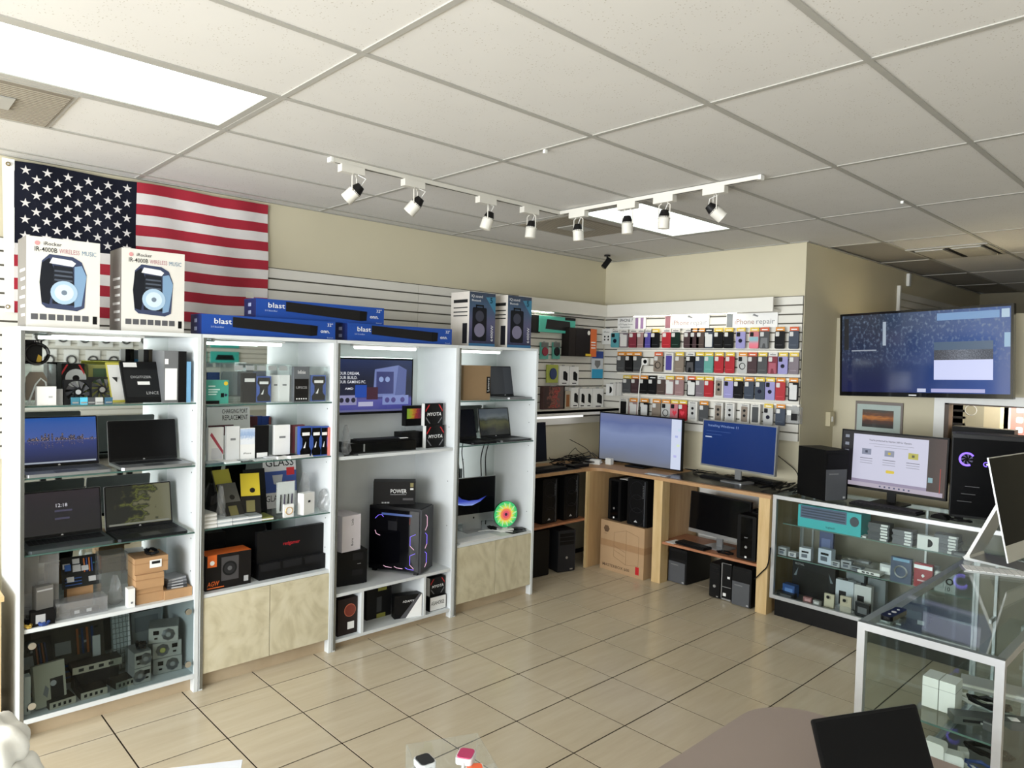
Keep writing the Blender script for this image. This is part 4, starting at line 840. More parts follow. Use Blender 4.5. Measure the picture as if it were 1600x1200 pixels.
# middle board
t, w, h = cartonX('docking_station', 'black wedge docking station under the keyboard on the white board', 'dock', m_gloss, -4.12, z, 548, 648, 690, 690, .17, h=.07, rz=-.06); part('silver_trim', m_silver, t, (-w*.30, -.0015, .012, -w*.28, 0, .062))
t, w, h = cartonX('keyboard', 'black keyboard resting on the docking station', 'keyboard', m_black, -4.14, z+.0705, 563, 640, 680, 680, .13, h=.012, rz=-.05)
kk = MB()
for r in range(5):
    for c in range(15): kk.box(-w*.46+c*w*.061+.001, .01+r*.022, .012, -w*.46+(c+1)*w*.061-.001, .01+r*.022+.019, .016)
kk.obj('keys', M((30, 30, 33), .5), t); part('sticker', m_paper, t, (w*.3, .004, .012, w*.46, .03, .0165))
t, w, h = cartonX('switch_box', 'long black box behind the docking station', 'device', m_black, -4.20, z, 628, 660, 685, 675, .1); part('port_row', m_dark, t, (-.4*w, -.001, .3*h, .4*w, 0, .6*h))
def myota(label, x, z, pl, pr, py, pt, d=.045, rz=0, h=None):
    t, w, h = cartonX('cooling_fan_box', label, 'box', m_black, x, z, pl, pr, py, pt, d, 'black and red fan boxes', rz=rz, h=h)
    for s in (-1, 1):
        flat('red_line', [(s*.47*w, .70*h), (s*.30*w, .94*h), (s*.24*w, .94*h), (s*.47*w, .62*h)][::s], m_red, t, -.0005); flat('grey_line', [(s*.44*w, .32*h), (s*.26*w, .1*h), (s*.20*w, .1*h), (s*.44*w, .4*h)][::-s], M((110, 110, 114), .5), t, -.0005)
    text('MYOTA', .15*h, m_wtext, t, 0, .44*h, -.001, w=.78*w, align='CENTER', bold=.02, shear=.15); part('white_side', m_white, t, (-w/2-.0008, .004, 0, -w/2, d-.004, h))
    return t, w, h
t, w, h = myota('lower of two stacked fan boxes beside the docking station', -4.13, z, 666, 694, 680, 665)
t, w, h = myota('upper of two stacked fan boxes beside the docking station', -4.14, z+h+.0005, 664, 692, 650, 635, h=h)
t, w, h = cartonX('led_kit_box', 'rainbow printed light kit box hung beneath the lit monitor corner', 'box', m_black, -4.34, PX(650, 665, -4.34).z, 634, 664, 650, 634, .05); zl = z-t.location.z
flat('rainbow_print', rect(-.44*w, .36*h, .46*w, .86*h), ramp_mat('rainbow_print', [(.1, (150, 190, 60)), (.3, (210, 170, 50)), (.5, (190, 60, 50)), (.75, (120, 40, 70)), (1, (50, 40, 60))], axis='X', noise=.7, nscale=7), t, -.0004)
part('clear_riser', m_acryl, t, (-.5*w, .0, zl, -.48*w, .05, 0), (.48*w, 0, zl, .5*w, .05, 0), (-.5*w, 0, -.003, .5*w, .05, 0))
bag('clear_bag', 'clear bag of parts on the white board beside the docking station', (-4.14, PX(541, 680, -4.14).y, z), .07, .07, .19, seed=41)
cable('usb_lead', 'short grey lead lying at the front of the white board', [(-4.07, PX(538, 700, -4.07).y, z+.004), (-4.08, PX(548, 700, -4.08).y, z+.005), (-4.06, PX(560, 700, -4.06).y, z+.004)], .004, m_dark)
# lower board
z = .368
t = thing('gaming_tower', 'black gaming tower with a glass side and violet hexagonal light lines', 'computer', (-4.375, 2.762, z), math.radians(30), None)
L_, D_, H_ = .395, .215, .475
part('chassis', M((16, 16, 20), .4), t, (0, .006, .02, L_, D_, H_)); part('side_glass', M((10, 10, 15), .06, spec=.6), t, (.004, 0, .03, L_-.004, .006, H_-.02)); part('front_panel', M((48, 48, 54), .35), t, (L_, .003, .02, L_+.012, D_-.003, H_-.004))
for x in (.02, L_-.05):
    for y in (.02, D_-.04): part('foot', m_black, t, (x, y, 0, x+.03, y+.02, .02))
vio, pnk, blu = emis((120, 96, 235), 2.2), emis((214, 170, 190), 1.8), emis((92, 128, 160), 1.2)
def hexline(pts, mat, face, nm='light_line'):
    P3 = [(x, -.002, zz) for x, zz in pts] if face == 'side' else [(L_+.0135, D_-x, zz) for x, zz in pts]
    MB().tube(P3, .0016, 4).obj(nm, mat, t)
for k, zz in enumerate((.37, .24, .105)):
    a = .045
    hexline([(.145, zz+.055), (.115, zz+.035), (.115, zz-.03)], vio if k else pnk, 'front'); hexline([(.115, zz-.03), (.145, zz-.055)], pnk, 'front')
    if k: hexline([(L_-.03, zz+.055), (L_-.07, zz+.035), (L_-.07, zz-.03)], vio, 'side'); hexline([(L_-.07, zz-.03), (L_-.04, zz-.055)], pnk, 'side')
for k in range(3): hexline([(.12+.085*k, .052), (.14+.085*k, .044), (.185+.085*k, .042)], [pnk, pnk, vio][k], 'side')
hexline([(.05, .385), (.075, .41), (.10, .415), (.115, .40)], vio, 'side'); hexline([(.05, .30), (.06, .275), (.09, .265)], pnk, 'side'); hexline([(L_-.075, .405), (L_-.075, .36)], M((150, 60, 50), .5, emit=1), 'side')
part('light_bar', emis((70, 92, 150), .9), t, (.10, -.0015, .415, L_-.06, 0, .43)); text('MPC', .02, M((120, 120, 130), .5), t, .16, .345, -.001); flat('cooler_cap', rect(.15, .31, .22, .375), M((34, 34, 40), .3), t, 0)
t2 = thing('power_box', 'black carton lettered POWER standing on the gaming tower', 'box', (-4.375+.005, 2.79, z+H_+.0005), math.radians(55)); w, h = .30, .165
part('body', M((26, 24, 25), .5), t2, (0, 0, 0, w, .12, h)); text('POWER', .028, m_wtext, t2, .12, .082, -.001, w=.115, bold=.02); flat('printed_rule', rect(.12, .07, .235, .073), m_lgrey, t2, -.0004); flat('gold_seal', rect(.262, .125, .285, .155), M((140, 130, 80), .5), t2, -.0004); flat('seal_label', rect(.262, .105, .285, .118), m_paper, t2, -.0004)
for k in range(3): flat('printed_icon', rect(.06+.02*k, .008, .074+.02*k, .018), m_lgrey, t2, -.0004)
flat('printed_mark', rect(.21, .03, .285, .045), M((80, 78, 80), .5), t2, -.0004)
t = thing('mini_subwoofer', 'black subwoofer cabinet under the white carton on the lower board', 'speaker', (-4.155, 2.50, z), HL-.15); h = PX(550, 861, -4.155).z-z
part('body', m_black, t, (-.115, 0, .006, .105, .26, h)); part('front_recess', m_dark, t, (.0, -.0015, h*.72, .075, 0, h*.92)); part('front_recess', m_dark, t, (.0, -.0015, h*.28, .075, 0, h*.45)); part('badge', m_silver, t, (.035, -.002, h*.6, .06, 0, h*.615)); part('foot', m_black, t, (-.1, .01, 0, .09, .25, .006))
t2 = thing('camera_carton', 'tall white carton standing on the black subwoofer', 'box', (-4.16, 2.515, z+h+.0005), HL+.1); h2 = PX(545, 806, -4.16).z-z-h
part('body', M((222, 216, 222), .5), t2, (-.10, 0, 0, .05, .2, h2)); text('Link', .018, m_btext, t2, -.01, h2*.72, -.001, rot=(PI/2, -PI/2, 0)); text('Bore', .018, m_btext, t2, -.01, h2*.14, -.001, rot=(PI/2, -PI/2, 0))
# cubbies
z = .0705
t, w, h = cartonX('graphics_card_box', 'brown graphics card box with an orange ring print in the end cubby', 'box', M((52, 40, 38), .5), -4.09, z, 528, 558, 955, 935, .22); flat('orange_ring', circ(.12*w, .66*h, .30*w, 22), M((196, 110, 80), .5), t, -.0005); flat('ring_fill', circ(.12*w, .66*h, .27*w, 22), M((120, 50, 36), .5), t, -.0018); flat('barcode_label', rect(.0, .14*h, .34*w, .34*h), m_paper, t, -.0005)
t, w, h = cartonX('processor_box', 'dark olive processor box with yellow seals in the middle cubby', 'box', M((34, 34, 36), .5), -4.22, z, 573, 611, 945, 919, .2); flat('yellow_seal', rect(-.05*w, .9*h, .3*w, h), M((150, 150, 70), .5), t, -.0005); flat('yellow_seal', rect(-.1*w, 0, .26*w, .14*h), M((150, 150, 70), .5), t, -.0005); flat('faded_print', rect(-.1*w, .2*h, .1*w, .7*h), M((60, 62, 66), .5), t, -.0005)
t = thing('adapter_carton', 'black and white carton lettered ADAPTER turned in the middle cubby', 'box', (-4.12, PX(616, 960, -4.12).y, z), HL-.3); w = .2; h = PX(633, 930, -4.10).z-z
part('body', m_black, t, (0, 0, 0, w, .07, h)); flat('white_corner', [(.42*w, 0), (w, 0), (w, h)], m_paper, t, -.0005); flat('grey_band', [(.2*w, 0), (.42*w, 0), (w, h), (.9*w, h)], M((80, 80, 84), .5), t, -.0004); text('ADAPTER', .09*h, m_wtext, t, .3*w, .68*h, -.001, w=.5*w)
t, w, h = cartonX('cable_carton', 'white-faced carton lettered ASIAHORSE in the end cubby', 'box', m_black, -4.085, z, 671, 696, 950, 931, .2); flat('white_face', rect(-.46*w, .03*h, .5*w, .96*h), m_paper, t, -.0005); text('ASIAHORSE', .26*h, m_btext, t, 0, .4*h, -.002, w=.8*w, align='CENTER', bold=.02)
myota('fan box standing on the ASIAHORSE carton in the end cubby', -4.10, z+h+.0005, 672, 695, 920, 902)

# ================================================================== CABINET 4
z = 1.595
t, w, h = cartonX('laptop_carton', 'tall kraft laptop carton with a black sideways label', 'box', M((148, 122, 90), .8, var=.05), -4.10, z, 724, 766, 600, 571, .07); flat('black_label', rect(.36*w, .2*h, .49*w, .68*h), m_black, t, -.0005); text('Lenovo', .075*w, m_wtext, t, .455*w, .25*h, -.002, w=.38*h, rot=(PI/2, -PI/2, 0))
# cables hanging behind the hill laptop
for k, (px, q) in enumerate(((757, 752), (763, 759))):
    cable('hanging_lead', ['black lead hanging below the hill landscape laptop, farther from the corner', 'black lead hanging below the hill landscape laptop, nearer the corner'][k], [(-4.36, PX(px+2, 690, -4.36).y, 1.250), (-4.37, PX(q, 710, -4.37).y, 1.12), (-4.38, PX(q, 735, -4.38).y, .98), (-4.38, PX(q+2, 760, -4.38).y, .75), (-4.40, PX(q, 800, -4.40).y, .54)], .0045, m_black, group='leads hanging in the corner cabinet')
z = .527
t = thing('all_in_one_computer', 'silver-chinned all-in-one computer with a dark screen and blue swirl', 'computer', (-4.32, 3.70, z), HL-.10); W, H = .42, .36
b0 = .075
R0 = -.06
part('housing', m_silver, t, (-W/2, 0, b0, W/2, .02, b0+H)); part('screen', M((14, 14, 20), .15), t, (-W/2+.003, -.001, b0+.065, W/2-.003, 0, b0+H-.003))
part('stand', m_silver, t, (-.09, .02, .0, .09, .026, b0+.15)); part('stand_foot', m_silver, t, (-.09, -.05, 0, .09, .12, .005))
flat('wallpaper_swirl', [(-.205, .30), (-.17, .31), (-.12, .27), (-.05, .25), (.04, .25), (.12, .275), (.06, .235), (-.02, .21), (-.1, .215), (-.16, .235), (-.205, .25)], ramp_mat('swirl_light', [(0, (150, 170, 240)), (.4, (52, 72, 190)), (1, (20, 26, 70))], emit=.8), t, -.0012)
flat('wallpaper_edge', [(-.205, .256), (-.15, .236), (-.09, .222), (-.02, .216), (.02, .222), (-.02, .211), (-.1, .216), (-.16, .228), (-.205, .246)], emis((150, 176, 240), .8), t, -.0026); flat('logo', circ(0, b0+.034, .008, 10), m_dark, t, 0)
t = thing('keyboard', 'slim white keyboard at the front of the corner cabinet', 'keyboard', (-4.052, PX(750, 838, -4.06).y, z), HL+.0); w = .40
part('plate', M((214, 214, 212), .4), t, (-w/2, .0, 0, w/2, .125, .008)); kk = MB()
for r in range(5):
    for c in range(15): kk.box(-w*.48+c*w*.064+.001, .008+r*.022, .008, -w*.48+(c+1)*w*.064-.001, .008+r*.022+.02, .0105)
kk.obj('keys', m_paper, t)
t = thing('disc_lamp', 'round lamp with a rainbow mandala on a small white stand', 'lamp', (-4.17, PX(790, 815, -4.17).y, z), HL-.25); r = .108; zc = .135
MB().prism(circ(0, zc, r, 36), 0, .012).obj('disc', M((30, 90, 50), .4), t)
rings = [(1.0, (70, 200, 120)), (.78, (150, 224, 96)), (.62, (236, 214, 90)), (.45, (240, 130, 90)), (.28, (226, 90, 110)), (.12, (60, 40, 60))]
for k, (q, c) in enumerate(rings): flat('light_ring', [(r*q*.97*(1+(.1 if i % 2 else -.06)*(0 < k < 5))*math.cos(2*PI*i/48+k*.07), zc+r*q*.97*(1+(.1 if i % 2 else -.06)*(0 < k < 5))*math.sin(2*PI*i/48+k*.07)) for i in range(48)], emis(c, .9), t, -.0006-k*.0008, .0007)
for k in range(12):
    a = 2*PI*k/12; flat('light_petal', [(r*q*math.cos(a+o), zc+r*q*math.sin(a+o)) for q, o in ((.5, -.1), (.85, .1), (.92, .22), (.55, .12))], emis((190, 230, 170), .9), t, -.006, .0007)
part('stand', m_white, t, (-.06, -.03, 0, .06, .05, .02)); part('neck', m_white, t, (-.02, .004, .02, .02, .012, .05))
t = thing('black_phone', 'black phone lying beside the round lamp', 'phone', (-4.11, 4.035, z), HL-.4); part('slab', m_gloss, t, (-.075, 0, 0, .04, .07, .01)); part('screen', m_off, t, (-.07, .004, .01, .036, .066, .0106))
t = thing('black_plate', 'glossy black case lying in front of the round lamp', 'case', (-4.055, 3.955, z+.0), HL+.05); part('slab', m_gloss, t, (-.07, 0, 0, .09, .085, .006)); part('inset', m_dark, t, (-.06, .006, .006, .07, .07, .0066))
cable('white_lead', 'thin white lead running from the all-in-one computer across the keyboard', [(-4.26, 3.70, z+.01), (-4.2, 3.78, z+.02), (-4.14, 3.84, z+.014), (-4.08, 3.91, z+.012)], .003, m_white)
coil('black leads bunched under the all-in-one computer', (-4.27, 3.86, z), .05, .006, m_black, seed=45)
# ================================================================== FLAG
XFL = -4.738
p00 = PX(10, 250, XFL); p10 = PX(420, 320, XFL)
FY0_, FY1_ = PX(22, 255, XFL).y, PX(420, 330, XFL).y; FZ1 = PX(215, 285, XFL).z; FH = PX(215, 285, XFL).z-PX(215, 499, XFL).z
t = thing('flag', 'large red, white and blue flag with white stars hung on the wall', 'flag', (XFL, 0, 0)); FW = FY1_-FY0_
def wob(u, v): return .006*math.sin(u*17+v*3)+.004*math.sin(u*31-v*7)+.005*math.sin(v*9+u*4)
def cloth(u0, u1, v0, v1, nu, nv, off=0.0):
    vs = []; fs = []
    for s in (0, .0015):
        for j in range(nv+1):
            for i in range(nu+1):
                u = u0+(u1-u0)*i/nu; v = v0+(v1-v0)*j/nv
                vs.append((wob(u, v)+off-s, FY0_+u*FW, FZ1-v*FH+.004*math.sin(u*14)))
    k = (nu+1)*(nv+1)
    for j in range(nv):
        for i in range(nu):
            a = j*(nu+1)+i; fs.append((a, a+nu+1, a+nu+2, a+1)); fs.append((k+a, k+a+1, k+a+nu+2, k+a+nu+1))
    return MB().add(vs, fs)
m_fred, m_fwhite, m_fnavy = M((158, 28, 48), .8, var=.1, scale=20), M((214, 210, 208), .8, var=.06, scale=20), M((20, 24, 44), .85, var=.1, scale=20)
CW = (PX(213, 300, XFL).y-FY0_)/FW
for k in range(13):
    u0 = CW if k < 7 else 0
    cloth(u0, 1, k/13, (k+1)/13, 30, 2).obj('stripe', [m_fred, m_fwhite][k % 2], t, smooth=True)
cloth(0, CW, 0, 7/13, 24, 10).obj('canton', m_fnavy, t, smooth=True)
sr = None
for r in range(9):
    for c in range(6 if r % 2 == 0 else 5):
        u = CW*((c*2+1+(r % 2))/12); v = 7/13*(r+1)/10
        pts = [(q*math.cos(PI/2+i*PI/5), q*math.sin(PI/2+i*PI/5)) for i, q in enumerate([.026, .0095]*5)]
        if sr is None:
            sr = MB().prism([(y, zz) for y, zz in pts], 0, .0015, ax='X').obj('star', m_fwhite, t); o = sr
        else: o = sr.copy(); COL.objects.link(o); o.parent = t
        o.location = (wob(u, v)+.0015, FY0_+u*FW, FZ1-v*FH+.004*math.sin(u*14))
hb = MB(); vs = []
zt = FZ1+.006; zb_ = FZ1-FH
hb.add([(.002, FY0_-.055, zt), (.002, FY0_+.002, zt), (.012, FY0_-.04, zb_), (.006, FY0_+.002, zb_), (.0, FY0_-.055, zt), (.0, FY0_+.002, zt), (.009, FY0_-.04, zb_), (.003, FY0_+.002, zb_)], [(0, 2, 3, 1), (4, 5, 7, 6), (0, 1, 5, 4), (2, 6, 7, 3), (0, 4, 6, 2), (1, 3, 7, 5)])
hb.obj('hoist_band', m_paper, t)
for zz in (zt-.03, zb_+.03): MB().torus((.009, FY0_-.028, zz), .009, .003, 14, 5, ax='X').obj('grommet', M((150, 130, 80), .35, .8), t)

# ================================================================== VALANCES, SHELF AND LED LINES OF THE SLATWALL CORNER
m_val = M((226, 223, 214), .5, var=.02)
v1 = tag(part('trim_1', [m_val], None, (-4.75, 4.42, 2.37, -4.60, 5.65, 2.39), (-4.615, 4.42, 2.39, -4.60, 5.65, 2.485)), 'white valance board over the left slatwall', None, kind='structure')
v2 = tag(part('trim_2', [m_val], None, (-4.60, 5.65, 2.37, -2.84, 5.80, 2.39), (-4.60, 5.65, 2.39, -2.84, 5.665, 2.49)), 'white valance board over the phone case wall', None, kind='structure')
m_ledline = M((255, 246, 230), .5, emit=14)
part('led_line', [m_ledline], v2, (-4.3, 5.69, 2.366, -3.2, 5.71, 2.3695)); part('led_line', [m_ledline], v1, (-4.70, 4.45, 2.366, -4.68, 4.95, 2.3695))
t = thing('wall_shelf', 'white wall shelf with a light under it beside the corner cabinet', 'shelf', (0, 0, 0)); zs = PX(880, 640, -4.62).z
part('board', m_val, t, (-4.75, 4.3, zs-.025, -4.53, 5.80, zs)); part('front_lip', m_val, t, (-4.535, 4.3, zs-.05, -4.53, 5.80, zs)); part('light_bar', M((240, 240, 236), .5, emit=1.2), t, (-4.70, 4.35, zs-.08, -4.62, 5.35, zs-.05))
# ------------------------------------------------------------------ goods on the left slatwall
def hangX(name, label, cat, mat, pl, pr, pt, pb, d=.03, group=None, x=-4.745, rz=0):
    """item hanging against the left slatwall; origin at its lower middle"""
    a, b = PX(pl, (pt+pb)/2, x+d).y, PX(pr, (pt+pb)/2, x+d).y; z1 = PX((pl+pr)/2, pt, x+d).z; z0 = PX((pl+pr)/2, pb, x+d).z
    t = thing(name, label, cat, (x+d, (a+b)/2, z0), HL+rz, group); w = b-a; h = z1-z0
    part('body', mat, t, (-w/2, 0, 0, w/2, d-.004, h)); MB().cyl((0, d*.5, h+.004), (0, d+.008, h+.004), .003, 6).obj('hook', m_chrome, t)
    part('hang_tab', m_lgrey, t, (-w*.12, d*.4, h, w*.12, d*.5, h+.012))
    return t, w, h
def hangY(name, label, cat, mat, pl, pr, pt, pb, d=.03, group=None, y=5.795, rz=0, tab=True):
    a, b = PY(pl, (pt+pb)/2, y-d).x, PY(pr, (pt+pb)/2, y-d).x; z1 = PY((pl+pr)/2, pt, y-d).z; z0 = PY((pl+pr)/2, pb, y-d).z
    t = thing(name, label, cat, ((a+b)/2, y-d, z0), rz, group); w = b-a; h = z1-z0
    part('body', mat, t, (-w/2, 0, 0, w/2, d-.004, h))
    if tab: MB().cyl((0, d*.5, h+.004), (0, d+.004, h+.004), .003, 6).obj('hook', m_chrome, t); part('hang_tab', m_lgrey, t, (-w*.14, d*.4, h, w*.14, d*.5, h+.012))
    return t, w, h
t, w, h = hangX('keyboard_box', 'teal keyboard box hanging under the valance beside the speaker cartons', 'box', M((84, 200, 180), .5), 843, 899, 495, 520, .05); flat('printed_keyboard', [(-.34*w, .2*h), (.36*w, .14*h), (.34*w, .74*h), (-.30*w, .8*h)], M((52, 52, 56), .5), t, -.0005); flat('corner_black', rect(.2*w, .82*h, .5*w, h), m_dark, t, -.0005)
t, w, h = hangX('headset_box', 'tall black headset box with an orange side band on the slatwall', 'box', M((44, 36, 34), .5), 889, 932, 513, 557, .1); flat('orange_band', rect(.27*w, 0, .5*w, h), M((222, 110, 50), .5), t, -.0005); flat('photo_print', rect(-.26*w, .02*h, .24*w, .97*h), M((28, 24, 26), .4), t, -.0005)
for k in range(3): flat('white_line', rect(.3*w, (.3+.1*k)*h, .46*w, (.34+.1*k)*h), m_paper, t, -.0018)
flat('sticker', rect(.1*w, .02*h, .3*w, .1*h), m_yellow, t, -.0018); flat('glint', circ(.2*w, .85*h, .05*w, 12, .08*h), m_paper, t, -.0018)
hangX('speaker_pack', 'dark boxed ring light half hidden behind the speaker carton', 'box', m_black, 832, 844, 492, 520, .04)
for k, (pl, pr, c) in enumerate(((845, 857, (150, 40, 60)), (864, 875, (40, 44, 50)))):
    t, w, h = hangX('mouse_pack', ['red computer mouse in a clear pack under the teal keyboard box', 'black computer mouse in a clear pack under the teal keyboard box'][k], 'mouse', M((96, 178, 164), .4), pl, pr, 535, 561, .02, 'mouse packs on the slatwall'); flat('card_top', rect(-.45*w, .7*h, .45*w, h), M((110, 114, 112), .5), t, -.0005); flat('mouse', circ(0, .45*h, .36*w, 16, .26*h), M(c, .35), t, -.001, .012)
t, w, h = hangX('mouse_pack', 'blue computer mouse in a lime green pack beside the white adapter boxes', 'mouse', M((176, 186, 84), .5), 855, 872, 570, 598, .02); flat('mouse', circ(0, .5*h, .3*w, 16, .32*h), M((40, 60, 110), .3), t, -.001, .012)
for k, (pl, pr, pt, pb) in enumerate(((874, 889, 572, 602), (890, 904, 573, 602), (892, 905, 606, 637), (904, 915, 607, 637), (915, 925, 607, 637), (926, 943, 607, 638))):
    t, w, h = hangX('adapter_pack', ['white adapter pack beside the lime mouse pack', 'white adapter pack in the upper row, farther from the mouse pack', 'first white adapter pack in the lower row', 'second white adapter pack in the lower row', 'third white adapter pack in the lower row', 'widest white adapter pack in the lower row, beside the corner'][k], 'adapter', m_paper, pl, pr, pt, pb, .03, 'white adapter packs on the slatwall')
    flat('adapter_print', [(-.1*w, .3*h), (.34*w, .22*h), (.34*w, .62*h), (.1*w, .74*h), (-.1*w, .72*h)], m_black, t, -.0005); flat('caption', rect(-.2*w, .08*h, .25*w, .13*h), m_print, t, -.0005)
t, w, h = hangX('game_box', 'red and black framed art box standing on the wall shelf', 'box', M((70, 44, 42), .5), 849, 882, 605, 641, .05); t.location.z = zs; flat('art_print', rect(-.44*w, .05*h, .44*w, .95*h), ramp_mat('art_print', [(.2, (60, 40, 36)), (.4, (150, 92, 76)), (.5, (70, 50, 48)), (.62, (176, 70, 60)), (.8, (96, 80, 74))], axis='X', noise=1.4, nscale=5), t, -.0005); flat('dark_edge', rect(.44*w, 0, .5*w, h), m_black, t, -.0005)
t, w, h = hangX('small_art_box', 'small box with a gold figure print beside the framed art box', 'box', M((190, 180, 160), .5), 883, 891, 613, 640, .03); t.location.z = zs; flat('figure_print', rect(-.3*w, .1*h, .3*w, .8*h), M((150, 96, 50), .5), t, -.0005)
# ------------------------------------------------------------------ goods near the corner on the phone wall
t, w, h = hangX('security_pack', 'blue and white antivirus card hanging at the corner', 'card', M((206, 212, 220), .5), 925, 942, 549, 591, .012); flat('blue_top', rect(-.5*w, .74*h, .5*w, h), M((40, 70, 150), .5), t, -.0005); flat('cyan_foot', rect(-.5*w, 0, .5*w, .34*h), M((44, 160, 206), .5), t, -.0005); flat('shield_print', [(0, .36*h), (.26*w, .5*h), (.24*w, .66*h), (-.24*w, .66*h), (-.26*w, .5*h)], m_grey, t, -.0005)
t, w, h = hangY('camera_pack', 'small white camera kit box hanging beside the corner', 'box', m_paper, 940, 957, 514, 538, .03)
for a in (-.2, .12):
    for b in (.3, .5): flat('printed_icon', circ(a*w, b*h, .07*w, 8), m_print, t, -.0005)
text('iPhone', .1*h, m_print, t, -.3*w, .75*h, -.001, w=.5*w)
t, w, h = hangY('disc_pack', 'white pack with a black half disc beside the corner', 'pack', m_paper, 947, 958, 600, 618, .05); flat('half_disc', [(.0, .2*h)]+[(.34*w*math.sin(a), .5*h-.3*h*math.cos(a)) for a in [PI*i/10 for i in range(11)]], m_black, t, -.0006)
for k, px in enumerate((958, 963, 967)): hangY('white_pack', ['slim white pack next to the half disc pack', 'second slim white pack past the half disc pack', 'third slim white pack past the half disc pack'][k], 'pack', M((216-8*k, 214-8*k, 210-8*k), .5), px, px+4, 599, 618, .05, 'slim white packs by the corner')
# signs
def signY(label, pl, pr, pt, pb, mat=m_paper): return hangY('sign', label, 'sign', mat, pl, pr, pt, pb, .01, 'repair signs under the valance', tab=False)
t, w, h = signY('white sign lettered IPHONE 7 under the valance', 965, 1009, 496, 515); text('IPHONE 7', .26*h, m_print, t, -.42*w, .64*h, -.001, w=.46*w, bold=.01); text('LCD Display Screen', .13*h, m_print, t, -.46*w, .38*h, -.001, w=.5*w); text('Replacement', .13*h, m_print, t, -.4*w, .16*h, -.001, w=.36*w)
for q in (.14, .32): flat('violet_strip', rect(q*w, .06*h, (q+.1)*w, .94*h), M((150, 120, 160), .5), t, -.0005)
for k, (pl, pr, pt, pb) in enumerate(((1039, 1108, 491, 513), (1135, 1215, 488, 512))):
    t, w, h = signY(['white sign reading iPhone repair nearer the corner', 'white sign reading iPhone repair nearer the wall end'][k], pl, pr, pt, pb); text('iPhone', .34*h, M((150, 110, 96), .5), t, -.33*w, .24*h, -.001, w=.38*w); text('repair', .34*h, M((130, 130, 134), .5), t, .09*w, .24*h, -.001, w=.35*w); flat('side_photo', rect(-.49*w, .05*h, -.37*w, .95*h), M([(150, 100, 110), (120, 126, 130)][k], .5), t, -.0005)
    flat('tool_print', [(.02*w, .8*h), (.12*w, .7*h), (.14*w, .76*h), (.05*w, .9*h)], m_grey, t, -.0005)

# ================================================================== PHONE CASES, FOUR ROWS
def case_pack(label, row, pl, pr, pt, pb, col, kind, head):
    d = .05
    t = thing('phone_case', label, 'phone case', (0, 0, 0), 0, row)
    y = 5.795-d; a, b = PY(pl, (pt+pb)/2, y).x, PY(pr, (pt+pb)/2, y).x; z1, z0 = PY((pl+pr)/2, pt, y).z, PY((pl+pr)/2, pb, y).z
    w, h = b-a, z1-z0; t.location = ((a+b)/2, y, z0); hc = h*.85
    m = M(col, .4)
    if kind == 'box':
        part('carton', M((214, 212, 206), .5), t, (-w/2, 0, 0, w/2, .03, h)); flat('case_print', rrect(-.34*w, .1*h, .34*w, .86*h, .06*w, 2), m, t, -.0005)
        flat('caption', rect(-.3*w, .9*h, .3*w, .94*h), m_grey, t, -.0005)
        if col[0] > 100:
            for q in (.3, .55): flat('lens_print', circ(.0, q*h+.1*h, .14*w, 10), m_dark, t, -.0018)
    else:
        MB().prism(rrect(-w/2, 0, w/2, hc, w*.13, 2), 0, .014).obj('case', m, t)
        part('back_card', M((196, 192, 184), .6), t, (-w*.46, .014, 0, w*.46, .018, hc))
        flat('camera_cutout', rrect(-.42*w, .70*hc, -.04*w, .95*hc, .06*w, 2), M((206, 206, 204), .4) if sum(col) < 420 else m_dark, t, -.0004)
        if kind == 'ring': flat('ring_holder', circ(0, .45*hc, .2*w, 12), M((30, 32, 60), .4), t, -.0006, .004)
        elif kind == 'mag': MB().torus((0, -.002, .42*hc), .3*w, .0035, 16, 4).obj('magnet_ring', m_black, t)
        elif kind == 'armor': flat('armour_plate', [(-.4*w, .04*hc), (-.2*w, .04*hc), (-.1*w, .3*hc), (.1*w, .3*hc), (.2*w, .04*hc), (.4*w, .04*hc), (.34*w, .62*hc), (-.34*w, .62*hc)], M([min(255, v+46) for v in col], .4), t, -.0006)
        elif kind == 'clear': flat('inner_sheet', rrect(-.36*w, .08*hc, .4*w, .86*hc, .06*w, 2), M((214, 214, 212), .35), t, -.0006)
        elif kind == 'fade': flat('fade_print', rrect(-.48*w, .02*hc, .48*w, .68*hc, .05*w, 2), ramp_mat('fade_print', [(0, (226, 110, 130)), (.4, (222, 130, 146)), (.7, (140, 180, 190))]), t, -.0006)
        elif kind == 'heart': flat('heart_print', [(0, .25*hc), (.26*w, .48*hc), (.14*w, .6*hc), (0, .52*hc), (-.14*w, .6*hc), (-.26*w, .48*hc)], M((216, 60, 76), .4), t, -.0006)
        else: flat('logo_line', rect(-.36*w, .2*hc, .3*w, .225*hc), M([min(255, v+40) for v in col], .4), t, -.0005)
        hc_ = {'o': (214, 140, 50), 'y': (220, 190, 70), 'r': (206, 92, 50), 'w': (220, 218, 212), 'k': (40, 38, 36)}[head]
        part('header_card', M(hc_, .5), t, (-w*.46, .006, hc*.99, w*.46, .010, h*1.04)); flat('header_print', rect(-.3*w, hc*1.06, .3*w, hc*1.12), m_paper if head not in 'w' else m_grey, t, .0058)
    MB().cyl((0, -.008, h*.99), (0, d, h*.99), .0022, 5).obj('hook', m_chrome, t)
    return t
K, DG, RD, MR, PU, GN, TE, LG, PK, NV = (26, 26, 29), (70, 72, 74), (170, 34, 44), (120, 40, 56), (150, 146, 196), (28, 58, 48), (96, 160, 150), (186, 186, 184), (196, 120, 128), (52, 62, 78)
